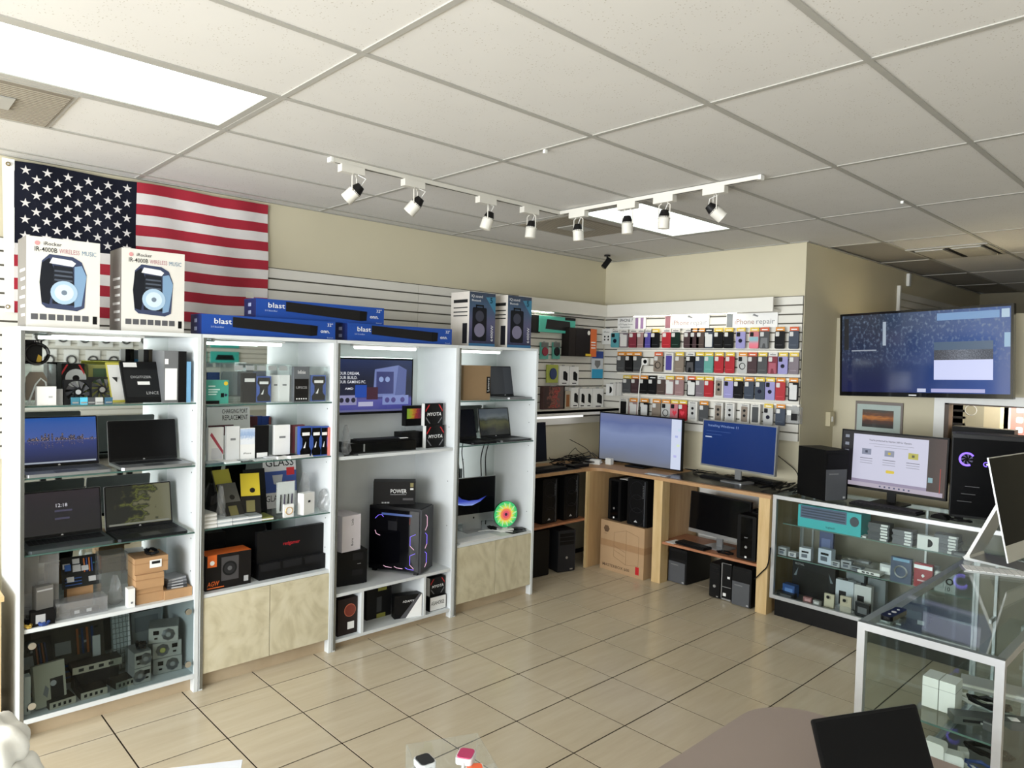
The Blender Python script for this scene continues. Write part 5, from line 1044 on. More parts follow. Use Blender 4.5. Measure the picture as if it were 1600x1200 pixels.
nm_col = {K: 'black', DG: 'dark grey', RD: 'red', MR: 'maroon', PU: 'lavender', GN: 'dark green', TE: 'mint', LG: 'pale grey', PK: 'pink', NV: 'slate blue', (78, 70, 150): 'violet', (76, 62, 58): 'brown', (132, 120, 108): 'taupe', (120, 110, 118): 'mauve', (64, 44, 48): 'dark plum', (150, 120, 120): 'dusty rose', (90, 160, 170): 'cyan'}
VI, BR, TP, MV, PL, DR, CY = (78, 70, 150), (76, 62, 58), (132, 120, 108), (120, 110, 118), (64, 44, 48), (150, 120, 120), (90, 160, 170)
kn = {'plain': '', 'ring': ' with a ring holder', 'mag': ' with a magnet ring', 'armor': ' with armour ribs', 'clear': ' with a clear back', 'fade': ' fading to blue', 'heart': ' with a heart', 'box': ' in a white carton'}
ROWS = [
 ('top', 'phone cases of the top row', [(961, CY, 'ring', 'w'), (974, MV, 'clear', 'w'), (989, MR, 'plain', 'w'), (1001, DR, 'plain', 'w'), (1012, VI, 'plain', 'w'), (1023, K, 'plain', 'y'), (1041, RD, 'plain', 'w'), (1055, GN, 'plain', 'w'), (1075, PL, 'plain', 'w'), (1085, PL, 'plain', 'o'), (1095, BR, 'plain', 'o'),
     (1107, NV, 'clear', 'k'), (1122, K, 'plain', 'y'), (1138, K, 'plain', 'y'), (1157, PU, 'ring', 'y'), (1178, PK, 'fade', 'y'), (1194, DG, 'armor', 'r'), (1218, K, 'plain', 'o'), (1240, NV, 'plain', 'r')], 516, 543, 512, 545),
 ('second', 'phone cases of the second row', [(970, DG, 'plain', 'o'), (983, K, 'plain', 'o'), (995, DG, 'plain', 'o'), (1028, TP, 'mag', 'r'), (1045, VI, 'box', 'w'), (1061, TP, 'plain', 'y'), (1078, K, 'armor', 'w'), (1093, NV, 'plain', 'y'), (1107, TE, 'plain', 'y'), (1123, RD, 'plain', 'y'), (1140, RD, 'plain', 'y'), (1160, LG, 'mag', 'o'), (1175, PL, 'plain', 'r'),
     (1191, DG, 'plain', 'y'), (1207, MR, 'armor', 'w'), (1223, PU, 'ring', 'y'), (1240, MV, 'plain', 'y')], 551, 580, 552, 585),
 ('third', 'phone cases of the third row', [(979, DG, 'plain', 'y'), (992, PL, 'plain', 'o'), (1005, K, 'plain', 'o'), (1019, K, 'plain', 'k'), (1033, BR, 'plain', 'w'), (1046, DR, 'clear', 'y'), (1061, DR, 'plain', 'o'), (1080, K, 'clear', 'r'), (1093, MV, 'plain', 'y'), (1107, RD, 'plain', 'y'), (1123, TP, 'box', 'w'), (1138, PU, 'plain', 'y'), (1153, K, 'plain', 'y'), (1170, NV, 'plain', 'o'),
     (1187, NV, 'ring', 'y'), (1203, PU, 'ring', 'y'), (1219, RD, 'plain', 'o'), (1239, K, 'clear', 'o')], 587, 613, 592, 627),
 ('bottom', 'phone cases of the bottom row', [(974, K, 'box', 'w'), (989, DR, 'clear', 'o'), (1006, K, 'clear', 'o'), (1025, TP, 'plain', 'o'), (1040, LG, 'mag', 'o'), (1054, PK, 'heart', 'y'), (1066, RD, 'heart', 'y'), (1082, LG, 'box', 'w'), (1099, DG, 'plain', 'o'), (1122, TP, 'box', 'k'), (1140, LG, 'box', 'w'), (1163, TP, 'box', 'k'), (1180, DG, 'box', 'k'), (1200, LG, 'ring', 'y'), (1219, NV, 'plain', 'o')], 622, 652, 634, 666),
]
for rn, grp, items, t0, b0_, t1, b1 in ROWS:
    for k, (px, col, kind, hd) in enumerate(items):
        f = (px-961)/(1240-961); pt, pb = t0+(t1-t0)*f, b0_+(b1-b0_)*f
        hw = 6.6+1.0*f
        case_pack('%s phone case%s, %s from the corner in the %s row' % (nm_col[col], kn[kind], ORD[k], rn), grp, px-hw, px+hw, pt, pb, col, kind, hd)
for k, (y0, y1) in enumerate(((546, 550), (583, 592), (617, 631))):
    a = PY(965, y0, 5.78); b = PY(1250, y1, 5.78)
    tag(part('display_rail', M((236, 232, 222), .4), None, (a.x, 5.772, (a.z+b.z)/2-.012, b.x, 5.799, (a.z+b.z)/2+.006)), ['white rail under the top row of phone cases', 'white rail under the second row of phone cases', 'white rail under the third row of phone cases'][k], 'rail', 'white rails between the phone case rows')
# webcam and its lead
c = PY(1007, 565, 5.74)
t = thing('indoor_camera', 'white indoor camera with a dangling lead among the phone cases', 'camera', (c.x, 5.74, c.z))
MB().prism(rrect(-.035, -.035, .035, .035, .012), 0, .03).obj('head', m_white, t); MB().cyl((.008, -.004, 0), (.008, .002, 0), .02, 16).obj('lens', m_gloss, t); part('bracket', m_white, t, (-.01, .028, -.01, .01, .06, .01))
MB().tube([(-.03, .01, -.02), (-.045, .0, -.08), (-.05, -.01, -.3), (-.06, -.005, -.5), (-.075, .0, -.62)], .005, 6).obj('lead', m_white, t, smooth=True)
t, w, h = hangY('charger_bag', 'clear bagged chargers at the wall end of the bottom row', 'charger', m_bag, 1228, 1250, 636, 662, .05); part('black_plug', m_black, t, (-.1*w, -.01, .2*h, .3*w, 0, .6*h)); part('white_plug', m_white, t, (-.4*w, -.01, .5*h, -.1*w, 0, .8*h))
# ================================================================== WOODEN CORNER DESK
def wood_mat(name, c1, c2, sc, rough=.5):
    return streak_mat(name, c1, [(a+b)//2 for a, b in zip(c1, c2)], c2, sc, rough)
m_wood = wood_mat('desk_laminate', (178, 142, 98), (198, 164, 120), (18, 18, 2)); m_woodtop = wood_mat('desk_top_laminate', (164, 124, 84), (186, 148, 106), (3, 24, 3)); m_post = wood_mat('pine_post', (196, 164, 112), (216, 188, 140), (24, 24, 3)); m_shelfw = wood_mat('shelf_board', (160, 104, 72), (184, 128, 92), (3, 22, 3))
DT = .925
def arc(cx, cy, r, a0, a1, n=8): return [(cx+r*math.cos(a0+(a1-a0)*i/n), cy+r*math.sin(a0+(a1-a0)*i/n)) for i in range(n+1)]
t = thing('corner_desk', 'L-shaped wooden corner desk under the slatwalls', 'desk', (0, 0, 0))
# L-shaped top with a rounded inner corner
inner = arc(-4.28+.12, 5.17-.12, .12, PI, PI/2)
poly = [(-4.748, 4.125), (-4.28, 4.125)]+inner+[(-2.558, 5.17), (-2.558, 5.798), (-4.748, 5.798)]
MB().prism(poly, DT-.028, DT, ax='Z').obj('desk_top', m_woodtop, t)
part('mat_surface', M((52, 50, 48), .25), t, (-3.6, 5.22, DT, -2.56, 5.78, DT+.002))
part('mat_surface', M((30, 29, 28), .4), t, (-4.6, 4.16, DT, -4.30, 4.98, DT+.002)); part('end_panel', m_wood, t, (-4.29, 5.06, 0, -4.265, 5.78, DT-.028)); part('front_edge', m_post, t, (-4.29, 5.03, 0, -4.265, 5.06, DT-.028))
part('divider_panel', m_wood, t, (-3.60, 5.29, 0, -3.575, 5.79, DT-.028)); part('post', m_post, t, (-3.635, 5.18, 0, -3.545, 5.29, DT-.028), label='pale pine post')
part('post', m_post, t, (-2.655, 5.175, 0, -2.565, 5.27, DT-.028), label='pale pine post'); part('divider_panel', m_wood, t, (-2.60, 5.27, 0, -2.575, 5.79, DT-.028))
part('shelf', m_shelfw, t, (-3.575, 5.2, .345, -2.60, 5.62, .365)); part('shelf', m_shelfw, t, (-4.75, 4.15, .44, -4.29, 5.06, .46)); part('back_panel', m_white, t, (-3.55, 5.785, .3, -2.62, 5.795, .88))
# ------------------------------------------------------------------ computer towers
def tower(label, loc, rz, w, d, h, style='plain', col=(12, 12, 13), group=None, mark=None):
    """origin at the middle of the front foot; front faces -y"""
    t = thing('computer_tower', label, 'computer', loc, rz, group)
    part('case', M(col, .5), t, (-w/2, .018, .008, w/2, d, h)); fm = M([min(255, c+5) for c in col], .45)
    MB().prism(rrect(-w/2, .006, w/2, h, .012, 3), 0, .018).obj('front_panel', fm, t)
    for x in (-w/2+.01, w/2-.03): part('foot', m_black, t, (x, .02, 0, x+.02, d-.02, .008))
    if style == 'mesh':
        for k in range(3): MB().torus((0, -.001, h*(.2+.28*k)), w*.36, .0025, 18, 4).obj('fan_ring', M((44, 44, 48), .4), t)
        part('side_strip', M((70, 72, 76), .3), t, (w*.36, -.003, h*.03, w*.40, 0, h*.97)); flat('badge', [(-.03, h*.08), (.01, h*.08), (-.01, h*.13)], m_lgrey, t, -.001)
        for k in range(8): part('port', m_grey, t, (w*.28, -.003, h*(.62+.035*k), w*.33, 0, h*(.63+.035*k)))
    elif style == 'bays':
        for k in range(3): part('drive_bay', m_black, t, (-w*.42, -.003, h*(.86-.1*k), w*.42, 0, h*(.94-.1*k)))
        MB().cyl((0, -.004, h*.35), (0, 0, h*.35), .012, 14).obj('power_button', m_silver, t); part('badge', m_silver, t, (w*.2, -.002, h*.05, w*.36, 0, h*.08))
    elif style == 'panel':
        part('grey_door', M((84, 86, 90), .35), t, (-w*.48, -.004, h*.02, w*.42, 0, h*.62)); part('drive_bay', m_black, t, (-w*.44, -.003, h*.7, w*.44, 0, h*.92)); part('badge', m_lgrey, t, (w*.28, -.0055, h*.05, w*.38, -.004, h*.085)); part('name_line', m_grey, t, (-w*.36, -.0055, h*.52, w*.05, -.004, h*.545))
    elif style == 'slim':
        part('silver_frame', m_silver, t, (-w*.5, -.004, h*.99, w*.5, 0, h), (-w*.5, -.004, 0.006, -w*.42, 0, h), (-w*.5, -.004, .006, w*.5, 0, h*.06), (-w*.5, -.004, h*.36, w*.5, 0, h*.375)); part('badge', m_paper, t, (w*.1, -.003, h*.6, w*.35, 0, h*.66)); part('badge', m_paper, t, (-w*.3, -.003, h*.12, w*.0, 0, h*.2))
    elif style == 'stripe':
        part('glossy_insert', M((8, 8, 9), .08), t, (-w*.3, -.003, h*.08, w*.3, 0, h*.95)); MB().cyl((0, -.005, h*.3), (0, 0, h*.3), .011, 14).obj('power_button', m_silver, t); part('badge', m_paper, t, (-.008, -.005, h*.06, .008, -.003, h*.1))
    if mark: text(mark, .012, m_lgrey, t, 0, h*.5, -.005, align='CENTER')
    return t
# two towers on the left shelf, two on the floor below it
tower('black tower on the left desk shelf, farther from the corner', (-4.33, 4.60, .461), HL, .19, .42, .40, 'mesh', group='black towers in the left desk'); tower('black tower on the left desk shelf with a pale triangular badge', (-4.325, 4.88, .461), HL, .2, .42, .41, 'mesh', group='black towers in the left desk')
tower('black tower on the floor beside the corner cabinet', (-4.33, 4.50, 0), HL-.1, .19, .40, .41, 'plain', group='black towers in the left desk'); tower('dark grey tower with a round power button under the left shelf', (-4.285, 4.79, 0), HL-.25, .185, .40, .38, 'bays', (48, 49, 54), group='black towers in the left desk')
# carton with two towers on it
t = thing('case_carton', 'brown computer case carton with line drawing and red mark', 'box', (-4.19, 5.15, 0), -.02); w, d, h = .50, .22, .455
part('body', M((178, 146, 110), .75, var=.05), t, (0, 0, 0, w, d, h)); ink = M((110, 84, 58), .7)
for a, b in (((.16, .36), (.30, .40)), ((.30, .40), (.44, .37)), ((.16, .36), (.16, .14)), ((.30, .40), (.30, .09)), ((.44, .37), (.44, .11)), ((.16, .14), (.30, .09)), ((.30, .09), (.44, .11)), ((.16, .24), (.29, .2)), ((.16, .2), (.29, .16))):
    (x0, z0), (x1, z1) = a, b; n = Vector((z0-z1, x1-x0)).normalized()*.001; flat('line_drawing', [(x0-n.x, z0-n.y), (x1-n.x, z1-n.y), (x1+n.x, z1+n.y), (x0+n.x, z0+n.y)], ink, t, -.0003, .0006)
text('MASTERBOX 600', .026, M((80, 58, 40), .7), t, .03, .035, -.001, w=.31, bold=.01); part('red_mark', m_red, t, (.41, -.0012, .03, .45, 0, .10)); flat('logo', circ(.07, .38, .034, 6), M((96, 72, 50), .7), t, -.0003); part('tape', M((164, 128, 92), .5), t, (0, -.0006, .22, w, 0, .28), (w, 0, .22, w+.0006, d, .28)); text('cooler', .01, ink, t, .04, .33, -.001)
tower('narrow black tower on the brown carton, nearer the corner', (-4.07, 5.185, .456), -.06, .15, .36, .385, 'stripe'); tower('black tower with fan rings on the brown carton, beside the pine post', (-3.80, 5.165, .456), -.05, .225, .40, .42, 'mesh')
t = thing('paper_sheet', 'white sheet tucked above the towers on the carton', 'paper', (-3.98, 5.22, .842)); part('sheet', m_paper, t, (-.06, 0, 0, .04, .3, .003))
# bay under the right desk
tower('wide black tower with a grey door on the floor, beside the pine post', (-3.455, 5.31, 0), -.06, .19, .36, .30, 'panel', (26, 26, 28)); 
t = bpy.data.objects['computer_tower']
tower('slim black tower with a silver button on the floor', (-3.035, 5.215, 0), 0, .095, .36, .285, 'bays'); tower('slim black tower framed in silver on the floor', (-2.935, 5.225, 0), 0, .088, .36, .305, 'slim'); tower('black tower with a grey door on the floor, against the desk end', (-2.785, 5.195, 0), 0, .165, .36, .31, 'panel')
tower('black tower with a small white logo on the desk shelf', (-2.775, 5.225, .366), -.05, .165, .36, .36, 'stripe', mark='acer')
def monitor(label, loc, rz, w, h, zb, screen, bezel=None, chin=.02, chinm=None, lean=0, stand=True, group=None, name='monitor', edge=.01):
    """origin: middle of the stand foot; screen faces -y"""
    t = thing(name, label, 'monitor', loc, rz, group); bezel = bezel or m_black
    p = bpy.data.objects.new('panel', None); COL.objects.link(p); p.parent = t; p.location = (0, 0, zb); p.rotation_euler = (-lean, 0, 0)
    part('housing', bezel, p, (-w/2, 0, 0, w/2, .028, h)); part('screen', screen, p, (-w/2+edge, -.0012, chin, w/2-edge, 0, h-edge))
    if chinm: part('chin', chinm, p, (-w/2, -.003, 0, w/2, 0, chin))
    if stand:
        part('stand_neck', chinm or m_black, t, (-.03, .03, .01, .03, .045, zb+h*.4)); MB().prism(rrect(-.11, -.07, .11, .12, .02), 0, .01, ax='Z').obj('stand_foot', chinm or m_black, t)
    return t, p
t, p = monitor('black monitor with a silver lower edge on the desk shelf', (-3.12, 5.38, .366), -.10, .60, .35, .09, M((12, 12, 14), .14, spec=.5), chin=.03, chinm=m_silver, lean=.05)
t = thing('keyboard', 'black keyboard on the shelf before the silver-edged monitor', 'keyboard', (-3.3, 5.22, .366), -.12); part('plate', m_black, t, (-.14, 0, 0, .16, .11, .018)); kk = MB()
for r in range(5):
    for c in range(14): kk.box(-.135+c*.0208, .008+r*.02, .018, -.135+c*.0208+.018, .008+r*.02+.017, .022)
kk.obj('keys', M((28, 28, 30), .5), t)
t = thing('paper_sheet', 'white leaflet on the shelf beside the black keyboard', 'paper', (-3.52, 5.21, .366), -.1); part('sheet', m_paper, t, (0, 0, 0, .09, .14, .002))
coil('black cable coil on the desk shelf beside the logo tower', (-2.98, 5.27, .366), .07, .005, m_black, seed=51, sq=.5)
coil('black cable heap on top of the logo tower', (-2.74, 5.36, .735), .07, .006, m_black, seed=52, sq=.8)
cable('power_lead', 'black lead looping down the outer pine post', [(-2.556, 5.19, .52), (-2.545, 5.16, .46), (-2.56, 5.155, .38), (-2.60, 5.16, .33), (-2.655, 5.15, .26)], .005, m_black)
# ------------------------------------------------------------------ on the desk tops
m_soft = ramp_mat('soft_blue_screen', [(0, (122, 126, 136)), (.35, (128, 142, 178)), (.6, (140, 156, 198)), (.8, (104, 120, 172)), (1, (120, 130, 172))], emit=.75, rough=.4, noise=.35, nscale=2)
cx, w, _ = faceY(5.5, 0, 936, 1066, 690); zb, zt = PY(1060, 735, 5.5).z, PY(1060, 656, 5.5).z
t, p = monitor('monitor glowing soft blue-grey beside the corner', (cx, 5.5, DT+.002), 0, w, zt-zb+.02, zb-DT-.01, m_soft, chin=.012)
part('window_edge', M((206, 214, 235), .4, emit=.9), p, (w/2-.115, -.0024, .012, w/2-.012, -.0012, zt-zb+.008))
for k, (a, b, c) in enumerate(((.03, .30, (170, 180, 225)), (.05, .22, (210, 226, 190)), (.02, .12, (180, 180, 230)), (.06, .36, (190, 215, 230)))): part('window_icon', M(c, .4, emit=.9), p, (w/2-.105+a, -.0032, b, w/2-.075+a, -.0024, b+.02))
cx, w, _ = faceY(5.48, 0, 1091, 1216, 700); zb, zt = PY(1150, 735, 5.48).z, PY(1150, 660, 5.48).z
t, p = monitor('silver-edged monitor with a blue operating system setup screen', (cx, 5.48, DT+.002), -.14, w*1.02, zt-zb, zb-DT-.002, ramp_mat('setup_blue', [(0, (12, 46, 112)), (1, (18, 58, 132))], emit=.7, rough=.2), bezel=m_alu, chin=.014, lean=.04, chinm=m_alu)
wb_ = M((196, 212, 240), .5, emit=.7); w *= 1.02; h = zt-zb
text('Installing Windows 11', .02, M((150, 176, 226), .5, emit=.7), p, -.42*w, .86*h, -.003, w=.42*w)
for k in range(3): part('status_line', M((70, 106, 176), .5, emit=.7), p, (-.44*w, -.0022, (.76-.07*k)*h, (-.1-.12*k)*w, -.0012, (.766-.07*k)*h))
part('status_box', wb_, p, (-.45*w, -.0022, .62*h, -.36*w, -.0012, .645*h))
m_blkmat = M((30, 30, 33), .5)
def flat_keyboard(label, loc, rz, w=.42, d=.13, keys=(34, 34, 37), plate=m_black, glow=None):
    t = thing('keyboard', label, 'keyboard', loc, rz); part('plate', plate, t, (-w/2, -d/2, 0, w/2, d/2, .016)); kk = MB(); n = 16
    for r in range(5):
        for c in range(n): kk.box(-w*.48+c*w*.06+.001, -d*.44+r*d*.18+.001, .016, -w*.48+(c+1)*w*.06-.002, -d*.44+(r+1)*d*.18-.002, .023)
    kk.obj('keys', M(keys, .5), t)
    return t
a = PZ(1122, 748, DT+.01); flat_keyboard('black keyboard under the setup screen monitor', (a.x+.02, a.y+.06, DT+.002), -.05, w=.40)
a = PZ(1205, 757, DT+.01); flat_keyboard('second black keyboard under the cables at the desk end', (a.x-.12, a.y+.1, DT+.002), -.1, w=.3)
t = thing('clear_folder', 'shiny plastic sleeve lying on the desk under the soft blue monitor', 'sleeve', (PZ(1035, 742, DT).x, 5.245, DT+.0025), .05); part('sleeve', M((190, 196, 198), .12, .2), t, (-.12, -.03, 0, .10, .05, .004)); part('seam', m_paper, t, (-.1, -.015, .004, .02, -.008, .005))
rnd = random.Random(5)
def tangle(label, cx, cy, z0, sx, sy, n, r, mat, seed, zamp=.03):
    rr = random.Random(seed); pts = [(cx+(rr.random()-.5)*sx, cy+(rr.random()-.5)*sy, z0+r+rr.random()*zamp) for _ in range(n)]
    return cable('cable_tangle', label, pts, r, mat, group='cable tangles on the corner desk')
tangle('black cable tangle behind the setup screen monitor', -2.95, 5.62, DT+.004, .6, .2, 16, .004, m_black, 3); tangle('black cable tangle at the desk end beside the showcase tower', -2.66, 5.5, DT+.004, .18, .42, 18, .004, m_black, 4, .05); tangle('black cable tangle between the two bright monitors', -3.45, 5.6, DT+.004, .3, .2, 12, .004, m_black, 5)
tangle('black cable tangle beside the wall on the left desk', -4.62, 5.1, DT+.002, .2, .5, 20, .004, m_black, 6, .06); tangle('grey cable tangle at the corner of the left desk', -4.6, 5.45, DT+.002, .22, .3, 16, .004, M((70, 70, 74), .4), 7, .09); tangle('thin black lead looping up beside the corner', -4.62, 5.3, DT+.002, .1, .4, 8, .003, m_black, 8, .22)
cable('wall_lead', 'black lead hanging across the wall behind the setup screen monitor', [PY(1214, 711, 5.72), PY(1228, 722, 5.76), PY(1245, 738, 5.77), (-2.58, 5.7, DT+.01)], .004, m_black)
t = thing('charger_plug', 'white plug adapter at the corner end of the left desk', 'charger', (-4.42, 5.32, DT), .4); part('block', m_white, t, (-.05, -.03, 0, .05, .03, .045)); part('prong', m_silver, t, (.05, -.012, .02, .066, -.006, .026), (.05, .006, .02, .066, .012, .026))
t = thing('charger_plug', 'white plug adapter half behind the soft blue monitor', 'charger', (-4.33, 5.42, DT), .1); part('block', m_white, t, (-.03, -.025, 0, .03, .025, .06)); part('prong', m_silver, t, (-.05, -.012, .02, -.03, -.006, .026))
a = PX(862, 664, -4.45); b = PX(846, 716, -4.45)
t, p = monitor('black monitor seen edge-on at the end of the left desk', (-4.52, 4.45, DT), HL+.05, .62, .36, .06, m_off, lean=.08)
flat_keyboard('black keyboard on the left desk before the edge-on monitor', (-4.40, 4.62, DT+.002), HL+.04, w=.42); t = thing('mouse_mat', 'black tray of leads at the front of the left desk', 'tray', (-4.39, 5.03, DT+.002), HL); part('tray', m_black, t, (-.1, -.05, 0, .1, .06, .02)); part('rim', m_dark, t, (-.1, -.05, .02, .1, -.044, .028))
tangle('black cable tangle heaped on the left desk mat', -4.5, 4.9, DT+.004, .16, .3, 18, .004, m_black, 16, .05); tangle('black adapter leads along the corner of the left desk', -4.55, 5.25, DT+.002, .3, .3, 18, .005, m_black, 17, .05)
for k, (x, y, c, lab) in enumerate(((-4.48, 5.12, (14, 14, 15), 'black power brick beside the cable tangle on the left desk'), (-4.56, 5.36, (16, 16, 17), 'black power brick near the corner of the left desk'), (-4.5, 5.28, (150, 152, 154), 'silver adapter near the corner of the left desk'))):
    t = thing('adapter_brick', lab, 'adapter', (x, y, DT), .6*k, 'adapters on the left desk'); MB().prism(rrect(-.05, 0, .05, .03, .006, 2), -.025, .025).obj('block', M(c, .4), t); part('cord_stub', m_black, t, (.05, -.004, .01, .07, .004, .018))
# ================================================================== GLASS SHOWCASES
m_frame = M((188, 190, 192), .35, .55); m_kick = M((14, 14, 15), .4)
def showcase(label, x0, x1, y0, y1, z0, zt, shelves, sx=None, group='aluminium glass showcases'):
    t = thing('glass_showcase', label, 'showcase', (0, 0, 0), 0, group); f = .028; sx = x0+.03 if sx is None else sx
    part('base_board', m_kick, t, (x0+.03, y0+.03, 0, x1-.01, y1-.01, z0)); part('floor_board', M((84, 82, 80), .4), t, (x0+.005, y0+.005, z0, x1-.005, y1-.005, z0+.012))
    for x in (x0, x1-f):
        for y in (y0, y1-f): part('corner_post', m_frame, t, (x, y, z0, x+f, y+f, zt))
    for z in (z0, zt-f):
        for a in ((x0+f, y0, z, x1-f, y0+f, z+f), (x0+f, y1-f, z, x1-f, y1, z+f), (x0, y0+f, z, x0+f, y1-f, z+f), (x1-f, y0+f, z, x1, y1-f, z+f)): part('rail', m_frame, t, a)
    part('front_glass', m_glasspane, t, (x0+f, y0+.010, z0+f, x1-f, y0+.014, zt-f)); part('end_glass', m_glasspane, t, (x0+.010, y0+f, z0+f, x0+.014, y1-f, zt-f)); part('end_glass', m_glasspane, t, (x1-.014, y0+f, z0+f, x1-.010, y1-f, zt-f))
    part('top_glass', m_glasspane, t, (x0, y0, zt, x1, y1, zt+.006)); part('back_doors', M((126, 120, 106), .35), t, (x0+f, y1-.02, z0+f, x1-f, y1-.014, zt-f))
    for z, dy in shelves:
        s = part('glass_shelf', m_glass, t, (sx, y0+dy, z-.007, x1-.03, y1-.03, z)); part('shelf_edge', M((96, 124, 116), .2), s, (sx, y0+dy-.002, z-.007, x1-.03, y0+dy, z))
        for xx in (x0+.1, (x0+x1)/2, x1-.1): part('shelf_bracket', m_silver, t, (xx, y1-.12, z-.03, xx+.012, y1-.03, z-.008))
    for xx in (x0+.1, (x0+x1)/2, x1-.1): part('standard', m_silver, t, (xx, y1-.036, z0+f, xx+.014, y1-.028, zt-f))
    return t
ZT = .93
S1 = showcase('long glass showcase with adapters beside the desk, under the white-window monitor', -2.555, -.72, 5.20, 5.72, .135, ZT, ((.70, .12), (.46, .05)))
S2 = showcase('glass showcase with the remote control on top, nearest the taupe table', -1.045, -.565, 2.86, 4.50, .08, ZT, ((.62, .03), (.42, .03)), sx=-.87)
zt1 = ZT+.0065
# ---- contents of the far showcase
def inY(name, label, cat, mat, y, z, pl, pr, py, pt, d, group=None, rz=0, h=None):
    return cartonY(name, label, cat, mat, y, z, pl, pr, py, pt, d, group, rz, h)
z = .7005
t, w, h = inY('keyboard_box', 'turquoise keyboard and mouse box on the upper showcase shelf', 'box', M((60, 180, 186), .5), 5.325, z, 1247, 1346, 805, 782, .18, h=.165); flat('printed_keyboard', rect(-.46*w, .42*h, .28*w, .98*h), M((84, 96, 124), .5), t, -.0005); flat('printed_mouse', circ(.4*w, .62*h, .07*w, 14, .22*h), M((60, 66, 80), .5), t, -.0005); text('logitech', .1*h, m_btext, t, -.04*w, .12*h, -.001, w=.14*w)
for k in range(4): flat('key_row', rect(-.44*w, (.48+.12*k)*h, .26*w, (.54+.12*k)*h), M((54, 62, 84), .5), t, -.0018)
def stackY(label, px, n, y, z, w, d, hh, col, group):
    for q in range(n):
        x = PY(px, 830, y).x
        t = thing('adapter_box', label % ORD[q], 'adapter box', (x+.004*(q % 2), y, z+q*hh), .06*((q*7) % 3-1), group); part('body', M([c-6*(q % 3) for c in col], .5), t, (-w/2, 0, 0, w/2, d, hh-.0006)); flat('price_sticker', rect(.1*w, .15*hh, .42*w, .85*hh), m_paper, t, -.0004)
stackY('dark adapter box, %s from the bottom of the stack beside the half disc pack', 1372, 6, 5.33, z, .14, .1, .02, (84, 86, 92), 'adapter boxes on the upper showcase shelf'); stackY('grey adapter box, %s from the bottom of the middle stack', 1410, 5, 5.335, z, .13, .1, .02, (120, 120, 126), 'adapter boxes on the upper showcase shelf'); stackY('pale grey adapter box, %s from the bottom of the outer stack', 1478, 6, 5.33, z, .14, .1, .02, (110, 112, 118), 'adapter boxes on the upper showcase shelf')
t = thing('disc_pack', 'white pack with a half disc window between the adapter stacks', 'pack', (PY(1455, 845, 5.325).x-.02, 5.325, z)); part('body', m_paper, t, (-.065, 0, 0, .065, .03, .095)); flat('half_disc', [(.0, .02)]+[(.03*math.sin(a), .047-.028*math.cos(a)) for a in [PI*i/10 for i in range(11)]], m_black, t, -.0005)
t = thing('adapter_tray', 'small white angled adapter tray on the upper showcase shelf', 'adapter', (PY(1370, 828, 5.33).x-.13, 5.33, z)); part('tray', m_paper, t, (-.06, 0, 0, .06, .08, .012)); part('window', m_dark, t, (-.035, -.0008, .003, .035, 0, .01))
coil('clear bagged leads on top of the adapter stacks', (PY(1385, 800, 5.4).x, 5.42, z), .06, .004, m_lgrey, seed=61); coil('black leads at the end of the upper showcase shelf', (-1.25, 5.4, z), .07, .005, m_black, seed=62)
z = .4605
for k, (px, c, w, h, d, lab) in enumerate(((1222, (170, 172, 176), .07, .06, .05, 'small grey camera pack at the end of the middle showcase shelf'), (1237, (200, 200, 204), .06, .035, .05, 'white ear tip pack beside the camera pack'), (1258, (206, 210, 220), .085, .09, .06, 'white boxed adapter standing on the middle showcase shelf'), (1288, (196, 206, 222), .10, .11, .06, 'pale blue and white boxed adapter on the middle showcase shelf'), (1306, (170, 174, 178), .06, .04, .05, 'small grey charger pack in the middle of the showcase'), (1322, (150, 154, 160), .07, .06, .05, 'grey barcode pack in the middle of the showcase'), (1338, (130, 134, 140), .08, .035, .05, 'low grey pack beside the barcode pack'))):
    t = thing('small_pack', lab, 'pack', (PY(px, 860, 5.28).x, 5.28+.01*(k % 2), z), .1*((k % 3)-1), 'small packs on the middle showcase shelf'); part('body', M(c, .45), t, (-w/2, 0, 0, w/2, d, h)); flat('label_print', rect(-.3*w, .2*h, .2*w, .5*h), M((90, 96, 110), .5), t, -.0005); flat('barcode', rect(-.3*w, .6*h, .3*w, .75*h), m_print, t, -.0005)
t = thing('usb_hub', 'white angled hub with three dark ports', 'hub', (PY(1358, 878, 5.28).x, 5.275, z)); part('shell', m_paper, t, (-.075, 0, 0, .075, .09, .02))
for k in range(3): part('port', m_black, t, (-.045+.03*k, -.001, .005, -.025+.03*k, 0, .014))
t = thing('dongle', 'silver adapter dongle propped on clear packs', 'adapter', (PY(1345, 850, 5.42).x, 5.40, z)); part('pack', m_bag, t, (-.12, 0, 0, .1, .1, .035)); part('body', M((170, 172, 176), .3, .6), t, (-.02, .02, .035, .06, .07, .05)); part('tail', m_silver, t, (-.09, .03, .035, -.02, .05, .043))
